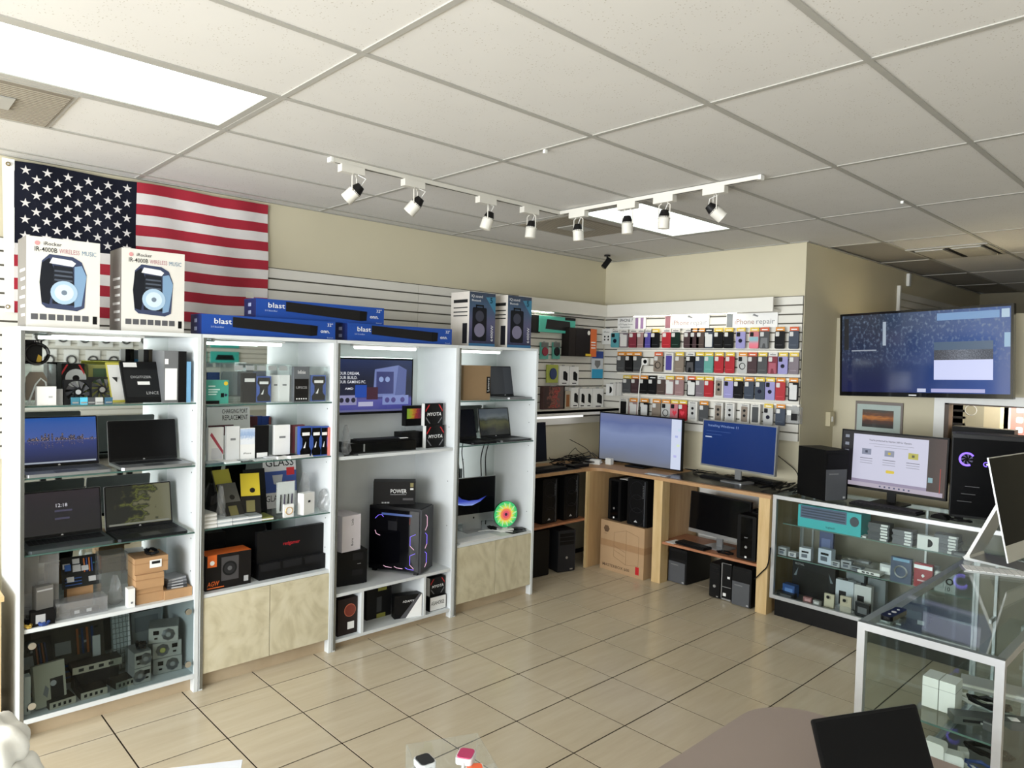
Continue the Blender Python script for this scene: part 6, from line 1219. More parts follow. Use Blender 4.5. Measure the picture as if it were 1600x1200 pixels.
for k, (px, c, lab) in enumerate(((1408, (70, 84, 110), 'blue-grey boxed headphone pack with a silver loop in the showcase'), (1443, (150, 34, 44), 'red boxed cable pack hanging in the showcase'), (1478, (206, 208, 210), 'white boxed ear clip pack with two black loops in the showcase'))):
    t = thing('cable_pack', lab, 'pack', (PY(px, 870, 5.24).x, 5.245, z), 0, 'cable packs at the showcase front'); w, h = (.13, .11, .12)[k], (.17, .16, .13)[k]; part('body', M(c, .45), t, (-w/2, 0, 0, w/2, .03, h))
    if k == 0: MB().torus((0, -.004, .45*h), .038, .006, 20, 5).obj('silver_loop', m_silver, t); flat('header', rect(-.4*w, .86*h, .4*w, .97*h), M((130, 170, 200), .5), t, -.0005)
    if k == 1: part('silver_band', m_silver, t, (-w/2, -.001, .78*h, w/2, 0, .93*h)); flat('emblem', [(0, .42*h), (.1*w, .5*h), (0, .58*h), (-.1*w, .5*h)], m_paper, t, -.0005); flat('caption', rect(-.3*w, .26*h, .3*w, .32*h), M((220, 190, 190), .5), t, -.0005)
    if k == 2:
        for s in (-.28, .22): MB().torus((s*w, -.003, .6*h), .018, .005, 14, 5).obj('black_loop', m_black, t)
        text('10', .2*h, m_btext, t, -.05*w, .12*h, -.001, bold=.02)
z = .1475
t, w, h = inY('graphics_box', 'large black boxed component leaning in the lower showcase', 'box', M((30, 32, 36), .4), 5.42, z, 1238, 1305, 900, 874, .06, h=.26); flat('printed_panel', [(-.36*w, .14*h), (.36*w, .06*h), (.34*w, .72*h), (-.32*w, .78*h)], M((20, 20, 22), .4), t, -.0005)
for s in (-1, 1): flat('silver_corner', [(s*.46*w, .55*h), (s*.36*w, .8*h), (s*.40*w, .55*h)][::s], M((110, 122, 130), .4), t, -.0018)
text('ROYAL', .06*h, m_lgrey, t, -.44*w, .88*h, -.001)
for k, (px, c, w, h, d, y, lab) in enumerate(((1232, (44, 80, 140), .10, .09, .06, 5.30, 'blue and black boxed headset in the lower showcase corner'), (1227, (30, 30, 34), .13, .035, .06, 5.25, 'low black box at the front of the lower showcase corner'), (1262, (150, 100, 100), .06, .04, .03, 5.27, 'small rose barcode pack on the showcase floor'), (1276, (176, 172, 170), .05, .035, .03, 5.26, 'small pale barcode pack on the showcase floor'), (1296, (206, 196, 172), .07, .10, .02, 5.29, 'cream phone case leaning on the showcase floor'), (1322, (196, 184, 160), .075, .12, .02, 5.26, 'beige phone case standing on the showcase floor'), (1348, (48, 50, 54), .10, .10, .03, 5.27, 'dark phone case leaning on the showcase floor'))):
    t = thing('floor_pack', lab, 'pack', (PY(px, 920, y).x, y, z), .12*((k % 3)-1), 'packs on the showcase floor'); part('body', M(c, .4), t, (-w/2, 0, 0, w/2, d, h)); 
    if k in (4, 5): flat('camera_island', rrect(-.3*w, .62*h, .2*w, .9*h, .008, 2), M((170, 160, 140), .3), t, -.001); flat('lens', circ(-.1*w, .76*h, .012, 10), m_black, t, -.0024)
    else: flat('print', rect(-.3*w, .25*h, .35*w, .7*h), M([min(255, v+60) for v in c], .4), t, -.0005)
for k, (pl, pr, y, lab) in enumerate(((1306, 1334, 5.38, 'white phone accessory box in front in the lower showcase'), (1335, 1362, 5.39, 'white phone accessory box beside it with a black case print'), (1322, 1350, 5.48, 'grey hanging pack behind the white accessory boxes'), (1356, 1384, 5.5, 'grey hanging pack at the back, nearer the other showcase'))):
    t, w, h = inY('accessory_box', lab, 'box', M([(206, 212, 220), (214, 214, 214), (128, 134, 138), (120, 126, 130)][k], .45), y, z, pl, pr, 910, 880, .05, 'accessory boxes in the lower showcase', h=(.2, .19, .24, .23)[k]); flat('case_print', rect(-.3*w, .1*h, .1*w, .6*h), m_dark if k < 2 else m_grey, t, -.0005); part('hang_tab', m_dark, t, (-.15*w, .01, h, .15*w, .014, h+.018))
coil('dark headphones lying at the back of the lower showcase', (-1.62, 5.5, z), .09, .012, m_dark, seed=66); bag('clear_bag', 'clear bag of white plugs on the showcase floor', (-2.02, 5.26, z), .14, .06, .05, seed=67)

# ---- on the far showcase
t = tower('black office tower with a grey door on the glass showcase', (-2.125, 5.305, zt1), math.radians(65), .205, .29, .375, 'panel')
cx, w, _ = faceY(5.5, 0, 1311, 1476, 720)
m_desk = ramp_mat('dark_desktop', [(0, (40, 38, 44)), (.6, (34, 34, 40)), (.85, (60, 44, 46)), (1, (70, 40, 40))], axis='X', emit=.6, rough=.25)
t, p = monitor('monitor on the showcase showing a white web page window', (cx+.01, 5.50, zt1), -.09, .74, .43, .085, m_desk, chin=.018, lean=.04); w, h = .74, .43
we = M((206, 206, 226), .5, emit=.82)
part('page_window', we, p, (-.375*w, -.0024, .07, .33*w, -.0014, .94*h)); part('taskbar', M((190, 180, 196), .5, emit=.7), p, (-.485*w, -.0024, .02, .47*w, -.0014, .05)); part('page_lower', M((160, 150, 176), .5, emit=.7), p, (-.375*w, -.0030, .05, .33*w, -.0024, .072))
bk = M((60, 60, 72), .5, emit=.5)
text("You're protected by Norton 360 for Gamers", .012, bk, p, -.02*w, .84*h, -.004, w=.4*w, align='CENTER', bold=.02)
for k in range(2): part('text_line', M((150, 150, 168), .5, emit=.6), p, ((-.22+.05*k)*w, -.0032, (.79-.04*k)*h, (.2-.05*k)*w, -.0024, (.795-.04*k)*h))
for k, x in enumerate((-.24, -.02, .2)):
    part('page_icon', M([(140, 146, 168), (150, 156, 176), (196, 190, 90)][k], .5, emit=.7), p, ((x-.045)*w, -.0032, .60*h, (x+.045)*w, -.0024, .70*h)); part('icon_mark', M([(60, 66, 90), (210, 190, 70), (90, 90, 60)][k], .5, emit=.7), p, ((x-.012)*w, -.004, .63*h, (x+.012)*w, -.0032, .67*h))
    for q in range(3): part('text_line', bk if q == 0 else M((160, 160, 178), .5, emit=.6), p, ((x-.06)*w, -.0032, (.53-.04*q)*h, (x+.06)*w, -.0024, (.538-.04*q)*h))
MB().prism(rrect(-.045*w, .32*h, .035*w, .37*h, .008), -.0034, -.0024).obj('page_button', M((222, 196, 60), .5, emit=.8), p)
for k in range(3): part('desktop_icon', M((150, 156, 170), .5, emit=.6), p, (-.46*w, -.0024, (.86-.13*k)*h, -.42*w, -.0014, (.91-.13*k)*h))
part('wallpaper_eye', M((150, 190, 200), .5, emit=.6), p, (.34*w, -.0024, .26*h, .38*w, -.0014, .34*h)); part('wallpaper_line', M((190, 70, 60), .5, emit=.6), p, (.44*w, -.0024, .1*h, .446*w, -.0014, .5*h))
for k in range(7): part('taskbar_icon', M((70, 80, 120), .5, emit=.6), p, ((-.1+.045*k)*w, -.0034, .03, (-.085+.045*k)*w, -.0024, .041))
flat_keyboard('black keyboard lying on the showcase before the white-window monitor', (-1.78, 5.30, zt1), -.12, w=.46)
t = thing('computer_mouse', 'black mouse on the showcase beside the keyboard', 'mouse', (-1.43, 5.27, zt1), -.3); MB().prism([(-.055, 0), (.055, 0), (.055, .012), (.03, .03), (-.02, .032), (-.05, .018)], -.03, .03).obj('shell', m_black, t); part('wheel', m_grey, t, (-.03, -.004, .026, -.02, .004, .036))
coil('black mouse lead on the showcase in front of the big dark computer', (-1.32, 5.27, zt1), .07, .004, m_black, seed=71); tangle('black leads at the glass showcase end by the office tower', -2.46, 5.4, zt1, .14, .3, 14, .004, m_black, 12, .05)
t = thing('gaming_tower', 'big black gaming tower with violet fan rings on the showcase', 'computer', (-1.40, 5.33, zt1), math.radians(16)); W, D, H = .50, .24, .56
part('chassis', M((12, 12, 14), .4), t, (0, .006, .015, W, D, H)); part('side_glass', M((6, 6, 8), .4, spec=.1), t, (.005, 0, .03, W-.005, .006, H-.025)); part('top_mesh', M((46, 46, 50), .6), t, (.02, .02, H, W-.02, D-.02, H+.004)); part('front_panel', m_black, t, (W, .01, .015, W+.015, D-.01, H))
for x in (.03, W-.08): part('foot', m_black, t, (x, .02, 0, x+.05, D-.02, .015))
vi2 = M((120, 90, 240), .4, emit=2.6)
def fan_ring(x, z, r, s=1):
    MB().torus((x, -.003, z), r, r*.16, 24, 6, a0=.6, a1=5.2).obj('fan_light', vi2, t)
    for k in range(7):
        a = 2*PI*k/7; MB().prism([(x+r*.25*math.cos(a), z+r*.25*math.sin(a)), (x+r*.85*math.cos(a+.3), z+r*.85*math.sin(a+.3)), (x+r*.85*math.cos(a+.7), z+r*.85*math.sin(a+.7))], -.003, -.001).obj('fan_blade', M((50, 40, 90), .4), t)
fan_ring(.085, .40, .04); fan_ring(.19, .375, .014); part('led_dot', M((210, 200, 255), .4, emit=3), t, (.192, -.004, .37, .2, -.002, .378))
for k in range(3): part('card_edge', M((60, 60, 62), .4), t, (.04+.02*k, -.002, .12+.05*k, .12+.02*k, -.001, .124+.05*k))
# ---- on the near showcase
t = thing('all_in_one_computer', 'silver all-in-one computer seen from the side, at the picture edge', 'computer', (-.752, 4.275, zt1), math.radians(83))
R2 = Matrix.Rotation(-.21, 3, 'X')
def tilt(nm, m, x0, y0, z0, x1, y1, z1):
    b = MB().box(x0, y0, z0, x1, y1, z1); b.v = [tuple(R2 @ Vector(v)) for v in b.v]; b.obj(nm, m, t)
tilt('housing', m_silver, -.265, 0, .07, .265, .007, .57); tilt('screen', M((8, 9, 10), .3, spec=.06), -.26, -.0015, .15, .26, 0, .565); tilt('rear_bulge', m_silver, -.18, .012, .13, .18, .03, .47)
MB().prism([(.0, 0), (.27, 0), (.275, .012), (.262, .03), (.118, .36), (.105, .355), (.246, .028), (.243, .014), (.0, .007)], -.09, .09, ax='X').obj('stand', m_silver, t)
a = PZ(1520, 876, zt1); t = thing('keyboard', 'slim silver keyboard before the silver all-in-one computer', 'keyboard', (-.80, 4.10, zt1), math.radians(25)); part('plate', m_silver, t, (-.21, -.06, 0, .21, .06, .008)); kk = MB()
for r in range(5):
    for c in range(14): kk.box(-.2+c*.0285, -.052+r*.021, .008, -.2+c*.0285+.025, -.052+r*.021+.018, .0105)
kk.obj('keys', m_paper, t)
a = PZ(1383, 966, zt1+.01); b = PZ(1410, 953, zt1+.01)
t = thing('remote_control', 'black remote control on the near showcase glass', 'remote', ((a.x+b.x)/2, (a.y+b.y)/2, zt1), math.atan2(b.y-a.y, b.x-a.x)); l = (b-a).length
MB().prism(rrect(-l/2, -.022, l/2, .022, .016), 0, .018, ax='Z').obj('shell', m_gloss, t)
for k in range(3): MB().cyl((-.04+.04*k, 0, .018), (-.04+.04*k, 0, .0195), .009 if k == 1 else .005, 12).obj('button', m_lgrey, t)
# ---- contents of the near showcase
z = .6205
for k in range(2):
    t = thing('white_carton', ['first white charger carton on the near showcase shelf', 'second white charger carton on the near showcase shelf'][k], 'box', (-.83+.057*k, 3.02, z), 0, 'white charger cartons'); part('body', M((226, 226, 222), .4), t, (-.027, 0, 0, .027, .09, .115)); part('lid_seam', m_grey, t, (-.0274, -.0004, .08, .0274, .0904, .081))
t = thing('steel_bracket', 'grey steel drive bracket on the near showcase shelf', 'bracket', (-.64, 3.05, z), .6); part('plate', M((96, 100, 98), .4, .5), t, (-.13, -.03, .0, .13, .03, .03)); part('sticker', m_paper, t, (.06, -.02, .03, .09, .01, .0305)); part('slot', m_dark, t, (-.1, -.031, .01, .02, -.03, .02))
coil('black and white leads coiled on the near showcase shelf', (-.66, 3.12, z+.035), .07, .006, m_black, seed=81); coil('white leads coiled on the near showcase shelf', (-.72, 3.2, z), .07, .005, m_white, seed=82)
t = thing('keyboard_tray', 'pale keyboard tray lying deeper on the near showcase shelf', 'tray', (-.68, 3.4, z), .2); part('plate', m_lgrey, t, (-.14, -.07, 0, .14, .07, .012)); part('rim', m_white, t, (-.14, -.07, .012, .14, -.06, .02))
z = .4205
for k in range(2):
    t = thing('white_charger', ['tall white charger block on the lower near showcase shelf', 'white charger block lying beside the tall one'][k], 'charger', (-.80+.06*k, 2.98+.02*k, z), .2*k, 'white charger blocks'); MB().prism(rrect(-.035, 0, .035, .09-.03*k, .012), 0, .05).obj('block', m_white, t); part('prong', m_silver, t, (-.012, .05, .03, -.006, .062, .04), (.006, .05, .03, .012, .062, .04))
coil('white charger leads heaped on the lower near showcase shelf', (-.70, 3.02, z), .08, .006, m_white, seed=83, turns=5); coil('blue lead heaped among the white charger leads', (-.66, 3.08, z), .07, .006, M((50, 80, 150), .4), seed=84); coil('black leads at the back of the lower near showcase shelf', (-.68, 3.24, z), .08, .006, m_black, seed=85, turns=5)
for k in range(4): t = thing('plug_adapter', ['pale plug adapter lying by the white charger leads', 'grey plug adapter lying by the showcase post', 'white plug adapter at the front of the lower shelf', 'dark plug adapter at the back of the lower shelf'][k], 'adapter', (-.74+.045*k, 2.93+.05*(k % 2), z), .7*k, 'plug adapters'); part('block', [m_lgrey, m_grey, m_white, m_dark][k], t, (-.02, -.012, 0, .02, .012, .02)); part('tip', m_silver, t, (.02, -.006, .006, .032, .006, .014))
z = .0925
bag('clear_bag', 'large clear bag of leads on the near showcase floor', (-.8, 3.05, z), .2, .16, .18, seed=86); coil('white leads on the near showcase floor', (-.66, 3.0, z), .09, .007, m_white, seed=87, turns=5); t = thing('white_carton', 'white carton standing on the near showcase floor', 'box', (-.64, 3.2, z), .2); part('body', m_paper, t, (-.06, 0, 0, .06, .1, .16)); part('lid_seam', m_grey, t, (-.0604, -.0004, .12, .0604, .1004, .121))
# ================================================================== TELEVISION AND PARTITION GOODS
c00, c10, c11, c01 = PY(1312, 618, 6.21), PY(1583, 624, 6.12), PY(1582, 476, 6.12), PY(1308, 490, 6.21)
t = thing('television', 'large black wall television playing a grainy blue video', 'television', (0, 0, 0)); ux = (c10-c00).normalized(); W = (c10-c00).length; uz = ((c01-c00)+(c11-c10)).normalized(); uz = (uz-ux*uz.dot(ux)).normalized(); H = ((c01-c00).length+(c11-c10).length)/2
uy = uz.cross(ux); mm = Matrix((ux, uy, uz)).transposed().to_4x4(); mm.translation = c00; t.matrix_world = mm
part('housing', m_gloss, t, (0, 0, 0, W, .05, H)); part('wall_bracket', m_dark, t, (W*.3, .05, H*.3, W*.7, .16, H*.6))
def tv_mat():
    m = bpy.data.materials.new('television_video'); nt, N, L, b = nodes_of(m)
    tc = N.new('ShaderNodeTexCoord'); sp = N.new('ShaderNodeSeparateXYZ'); L.new(tc.outputs['Generated'], sp.inputs[0])
    cr = N.new('ShaderNodeValToRGB'); e = cr.color_ramp.elements; e[0].color = (*lin((16, 20, 34)), 1); e[1].color = (*lin((44, 100, 190)), 1); e[0].position = .25; e[1].position = .85; L.new(sp.outputs['X'], cr.inputs[0])
    cz = N.new('ShaderNodeValToRGB'); e = cz.color_ramp.elements; e[0].color = (*lin((20, 30, 110)), 1); e[1].color = (*lin((62, 82, 104)), 1); L.new(sp.outputs['Z'], cz.inputs[0])
    n = N.new('ShaderNodeTexNoise'); n.inputs['Scale'].default_value = 34; n.inputs['Detail'].default_value = 4; mp = N.new('ShaderNodeMapping'); mp.inputs['Scale'].default_value = (1.6, 1, .6); L.new(tc.outputs['Generated'], mp.inputs[0]); L.new(mp.outputs[0], n.inputs['Vector'])
    k = N.new('ShaderNodeMath'); k.operation = 'MULTIPLY'; kk_ = N.new('ShaderNodeMapRange'); kk_.inputs[1].default_value = .52; kk_.inputs[2].default_value = .8; L.new(n.outputs['Fac'], kk_.inputs[0])
    zz = N.new('ShaderNodeMapRange'); zz.inputs[1].default_value = .25; zz.inputs[2].default_value = .6; L.new(sp.outputs['Z'], zz.inputs[0]); L.new(kk_.outputs[0], k.inputs[0]); L.new(zz.outputs[0], k.inputs[1])
    m1 = N.new('ShaderNodeMix'); m1.data_type = 'RGBA'; m1.inputs[0].default_value = .45; L.new(cr.outputs[0], m1.inputs[6]); L.new(cz.outputs[0], m1.inputs[7])
    m2 = N.new('ShaderNodeMix'); m2.data_type = 'RGBA'; m2.inputs[7].default_value = (*lin((128, 150, 178)), 1); L.new(k.outputs[0], m2.inputs[0]); L.new(m1.outputs[2], m2.inputs[6])
    L.new(m2.outputs[2], b.inputs['Emission Color']); b.inputs['Emission Strength'].default_value = .75; b.inputs['Base Color'].default_value = (.01, .01, .01, 1); b.inputs['Roughness'].default_value = .08; m.cycles.emission_sampling = 'NONE'
    return m
part('screen', tv_mat(), t, (.018, -.0015, .035, W-.018, 0, H-.018))
def tvp(x0, z0, x1, z1, c, e=.75, nm='video_patch', k=1): part(nm, M(c, .3, emit=e) if not hasattr(c, 'name') else c, t, (x0*W, -.0015-.0008*k, z0*H, x1*W, -.0015-.0008*(k-1), z1*H))
tvp(.585, .20, .90, .42, (196, 202, 238), .95); tvp(.585, .42, .90, .53, ramp_mat('video_grass', [(.38, (40, 44, 60)), (.5, (190, 200, 220)), (.62, (60, 66, 80))], axis='X', emit=.75, noise=3, nscale=40)); tvp(.585, .53, .90, .62, (58, 86, 116))
tvp(.60, .86, .93, .94, (120, 160, 206)); tvp(.955, .55, .985, .70, (150, 186, 214)); tvp(.08, .54, .24, .555, (150, 160, 176)); tvp(.28, .60, .30, .88, (170, 184, 200)); tvp(.49, .06, .54, .10, (206, 212, 240)); tvp(.57, .06, .86, .10, (176, 176, 226)); tvp(.03, .56, .06, .94, (20, 22, 30)); tvp(.94, .86, .98, .95, (180, 206, 226))
part('brand_mark', m_silver, t, (W*.44, -.001, .01, W*.485, 0, .02))
# framed photograph, thermostat box
t, w, h = cartonY('framed_photo', 'framed sunset photograph under the television', 'picture', M((112, 102, 96), .45), YP-.022, PY(1370, 700, YP).z, 1336, 1410, 655, 628, .02); flat('mat_board', rect(.04*w-w/2, .03, w/2-.04*w, h-.025), M((190, 192, 190), .6), t, -.0005)
zq0, zq1 = h-.30, h-.07
flat('photograph', rect(-.34*w, zq0+.08, .32*w, zq1), ramp_mat('sunset_photo', [(.1, (40, 18, 14)), (.35, (90, 36, 18)), (.55, (214, 120, 40)), (.7, (120, 60, 30)), (1, (60, 48, 40))], noise=.5, nscale=4, stretch=(1, 1, 3)), t, -.0018); part('glazing', m_glass, t, (.04*w-w/2, -.005, .03, w/2-.04*w, -.004, h-.025))
t = thing('wall_switch', 'small beige control box on the wall beside the television', 'switch', (-2.648, 6.36, 1.40)); part('box', M((206, 196, 164), .5), t, (0, -.045, 0, .04, .045, .125)); part('toggle', m_white, t, (.04, -.012, .04, .046, .012, .085))
# beyond the opening: lit posters in the back room
YB = 7.3
tag(part('wall_pass', [M((210, 200, 170), .7)], None, (-2.3, YB, .6, .4, YB+.05, 2.3)), 'pale wall seen through the pass-through', None, kind='structure')
area('poster_fill_light', (-1.2, 6.95, 2.2), (math.radians(20), 0, 0), .9, .25, 40, (1, .97, .9))  # unseen fill light added to brighten the posters, not a room fitting
t = thing('poster', 'poster of a grey computer case seen through the pass-through', 'poster', (PY(1524, 660, YB-.02).x, YB-.012, 1.30)); part('sheet', M((212, 200, 160), .6), t, (-.22, 0, 0, .24, .008, .5)); flat('case_print', [(-.1, .05), (.06, .0), (.06, .36), (-.02, .41), (-.1, .37)], M((120, 116, 100), .6), t, -.0005); flat('case_print', [(.06, .0), (.18, .05), (.18, .36), (.06, .41), (-.02, .41), (.06, .37)], M((150, 142, 120), .6), t, -.0005); MB().torus((-.04, -.002, .27), .045, .003, 14, 4).obj('fan_print', m_lgrey, t)
t = thing('poster', 'poster of a pink phone with app icons seen through the pass-through', 'poster', (PY(1592, 655, YB-.02).x+.06, YB-.012, 1.25)); part('sheet', M((232, 226, 210), .6), t, (-.17, 0, 0, .3, .008, .5)); flat('phone_print', rrect(-.12, -.0+.05, .3, .44, .03), M((186, 128, 120), .6), t, -.0005)
for r in range(3):
    for c in range(4): flat('icon_print', rrect(-.08+c*.08, .15+r*.085, -.03+c*.08, .2+r*.085, .01, 2), m_paper, t, -.0018)
t = thing('poster', 'white striped sheet beside the computer case poster', 'poster', (PY(1496, 655, YB-.02).x, YB-.012, 1.25)); part('sheet', m_paper, t, (-.07, 0, 0, .07, .008, .5))
for k in range(4): flat('stripe_print', rect(-.05, .12+.06*k, .06, .14+.06*k), m_dark, t, -.0005)
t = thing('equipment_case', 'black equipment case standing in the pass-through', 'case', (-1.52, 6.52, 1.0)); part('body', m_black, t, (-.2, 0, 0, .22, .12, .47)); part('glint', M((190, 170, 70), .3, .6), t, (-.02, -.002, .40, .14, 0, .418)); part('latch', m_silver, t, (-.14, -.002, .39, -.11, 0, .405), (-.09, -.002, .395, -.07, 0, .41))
t = thing('gaming_tower', 'black tower with a violet ring standing in the pass-through at the picture edge', 'computer', (-1.06, 6.50, 1.0)); part('body', m_black, t, (-.2, 0, 0, .3, .14, .42)); MB().torus((-.04, -.003, .26), .035, .007, 20, 5).obj('fan_light', vi2, t); part('knob', m_dark, t, (-.06, .05, .42, -.03, .08, .45), (.0, .05, .42, .03, .08, .45))
# more small stock in the far showcase
for k, (px, y, zz, w, h, d, c, lab) in enumerate(((1300, 5.40, .4605, .09, .05, .06, (60, 62, 66), 'low dark charger pack at the back of the middle showcase shelf'), (1385, 5.38, .4605, .08, .07, .05, (210, 212, 214), 'white folded leaflet on the middle showcase shelf'), (1425, 5.36, .4605, .07, .05, .05, (90, 96, 104), 'grey lens pack between the headphone and cable packs'), (1460, 5.40, .4605, .05, .12, .04, (150, 156, 160), 'upright grey pack behind the ear clip pack'), (1500, 5.30, .7005, .1, .03, .06, (70, 72, 76), 'flat dark adapter at the far end of the upper showcase shelf'), (1400, 5.30, .1475, .12, .05, .06, (44, 46, 50), 'flat black device lying on the showcase floor'), (1385, 5.26, .1475, .09, .04, .05, (206, 208, 206), 'flat white pack lying on the showcase floor'), (1432, 5.40, .1475, .16, .14, .05, (56, 58, 62), 'dark boxed device standing at the back of the showcase floor'), (1290, 5.5, .4605, .1, .2, .03, (52, 66, 112), 'navy card standing at the back of the middle showcase shelf'), (1330, 5.5, .7005, .08, .1, .04, (150, 160, 160), 'clear boxed cable behind the turquoise keyboard box'))):
    t = thing('shop_stock', lab, 'pack', (PY(px, 870, y).x, y, zz), .08*((k % 3)-1), 'extra packs in the far showcase'); part('body', M(c, .4), t, (-w/2, 0, 0, w/2, d, h)); flat('print', rect(-.35*w, .3*h, .3*w, .7*h), M([min(255, v+44) for v in c], .4), t, -.0005); flat('sticker', rect(.15*w, .1*h, .42*w, .3*h), m_paper, t, -.0008)
for k, (x, y, zz, c, lab) in enumerate(((-.79, 3.0, .4205, (226, 228, 230), 'white cube charger at the front of the lower near shelf'), (-.72, 2.93, .4205, (60, 84, 150), 'blue plug adapter among the white charger leads'), (-.66, 2.95, .4205, (190, 194, 196), 'silver plug adapter beside the showcase post'), (-.63, 3.0, .6205, (70, 72, 74), 'dark plug adapter under the steel bracket'), (-.74, 3.14, .4205, (206, 206, 200), 'cream charger block deeper on the lower near shelf'))):
    t = thing('charger_plug', lab, 'charger', (x, y, zz), .5*k, 'loose chargers in the near showcase'); MB().prism(rrect(-.022, 0, .022, .034, .006, 2), -.015, .015).obj('block', M(c, .4), t); part('prong', m_silver, t, (-.008, .015, .012, -.004, .026, .018), (.004, .015, .012, .008, .026, .018))
# ================================================================== CEILING FITTINGS
m_diff = ramp_mat('prismatic_diffuser', [(0, (226, 240, 232)), (.25, (246, 252, 248)), (.5, (222, 236, 230)), (.75, (246, 252, 248)), (1, (226, 240, 232))], axis='X', emit=2.4, noise=.05)
def troffer(label, x0, y0):
    x1, y1 = x0+.61, y0+1.22
    t = thing('ceiling_light', label, 'ceiling light', (0, 0, 0), 0, 'fluorescent ceiling lights')
    part('frame', m_tbar, t, (x0+.012, y0+.012, HC-.003, x0+.045, y1-.012, HC+.01), (x1-.045, y0+.012, HC-.003, x1-.012, y1-.012, HC+.01), (x0+.045, y0+.012, HC-.003, x1-.045, y0+.045, HC+.01), (x0+.045, y1-.045, HC-.003, x1-.045, y1-.012, HC+.01))
    part('diffuser', m_diff, t, (x0+.045, y0+.045, HC+.001, x1-.045, y1-.045, HC+.009))
troffer('long fluorescent ceiling light over the flag side', -3.407, .098); troffer('fluorescent ceiling light above the track light corner', -3.407, 3.758)
m_perf = ramp_mat('perforated_grille', [(0, (120, 112, 98)), (1, (150, 142, 126))], noise=.3)
def vent(label, x0, y0, x1, y1, mat, centre=True):
    t = thing('air_vent', label, 'air vent', (0, 0, 0), 0, 'ceiling air vents'); part('frame', m_tbar, t, (x0+.014, y0+.014, HC-.006, x1-.014, y1-.014, HC-.001)); 
    part('grille', mat, t, (x0+.03, y0+.03, HC-.010, x1-.03, y1-.03, HC-.006))
    n = 22
    for k in range(n): x = x0+.04+k*(x1-x0-.08)/n; part('slat', M((170, 162, 146), .5), t, (x, y0+.035, HC-.0125, x+.006, y1-.035, HC-.010))
    if centre: part('centre_plate', m_tbar, t, ((x0+x1)/2-.09, (y0+y1)/2-.12, HC-.018, (x0+x1)/2+.09, (y0+y1)/2+.12, HC-.0125))
vent('perforated brown ceiling vent beside the long fluorescent light', -4.017, .098, -3.407, .74, m_perf); vent('perforated brown ceiling vent beside the far fluorescent light', -4.017, 3.758, -3.407, 4.55, m_perf)
a = PZ(1425, 395, HC); b = PZ(1580, 388, HC)
t = thing('supply_diffuser', 'four-way white ceiling diffuser above the television', 'air vent', (0, 0, 0)); x0, y0 = -1.577-.61+.61, 6.85; x0 = -2.187; x1 = -1.577; y1 = y0+.61; y0 = 6.7; y1 = 7.35
part('frame', m_tbar, t, (x0, y0, HC-.012, x1, y1, HC-.002)); part('centre_bar', m_dark, t, ((x0+x1)/2-.015, y0+.05, HC-.02, (x0+x1)/2+.015, y1-.05, HC-.012)); part('vane', m_tbar, t, (x0+.06, y0+.06, HC-.022, (x0+x1)/2-.03, y1-.06, HC-.012)); part('vane', m_tbar, t, ((x0+x1)/2+.03, y0+.06, HC-.022, x1-.06, y1-.06, HC-.012)); part('dark_gap', m_dark, t, (x0+.03, y0+.03, HC-.0135, x0+.055, y1-.03, HC-.012), (x1-.055, y0+.03, HC-.0135, x1-.03, y1-.03, HC-.012))
# track lights
ZTK = HC-.005
a, b = PZ(515, 252, HC-.02), PZ(878, 334, HC-.02); c = PZ(1194, 281, HC-.02)
xt = (a.x+b.x)/2; yt = b.y
m_trk = M((216, 213, 204), .45)
tr1 = thing('light_track', 'white ceiling track running beside the cabinets', 'track', (0, 0, 0)); part('rail', m_trk, tr1, (xt-.018, a.y, ZTK-.022, xt+.018, yt+.018, ZTK)); part('rail_groove', m_dark, tr1, (xt-.006, a.y+.02, ZTK-.0225, xt+.006, yt-.02, ZTK-.022)); part('end_cap', m_white, tr1, (xt-.02, a.y-.015, ZTK-.025, xt+.02, a.y, ZTK))
tr2 = thing('light_track', 'white ceiling track running across toward the television', 'track', (0, 0, 0)); part('rail', m_trk, tr2, (xt+.02, yt-.018, ZTK-.022, c.x, yt+.018, ZTK)); part('end_cap', m_white, tr2, (c.x, yt-.02, ZTK-.025, c.x+.015, yt+.02, ZTK)); part('rail_groove', m_dark, tr2, (xt+.04, yt-.006, ZTK-.0225, c.x-.02, yt+.006, ZTK-.022))
m_cap = M((28, 26, 26), .5)
spots = [('A', 556, 266, (-.55, -.5, -.65), 'first spotlight on the cabinet-side track, at its open end'), ('A', 652, 288, (-.5, -.42, -.75), 'second spotlight on the cabinet-side track'), ('A', 762, 315, (-.22, -.22, -.95), 'third spotlight on the cabinet-side track'), ('A', 832, 330, (-.06, -.06, -1), 'fourth spotlight on the cabinet-side track, by the track corner'),
         ('B', 912, 337, (0, .1, -1), 'first spotlight on the crossing track, by the track corner'), ('B', 986, 323, (0, .05, -1), 'second spotlight on the crossing track'), ('B', 1040, 312, (-.05, 0, -1), 'third spotlight on the crossing track'), ('B', 1118, 298, (.55, .55, -.62), 'fourth spotlight on the crossing track, tipped sideways')]
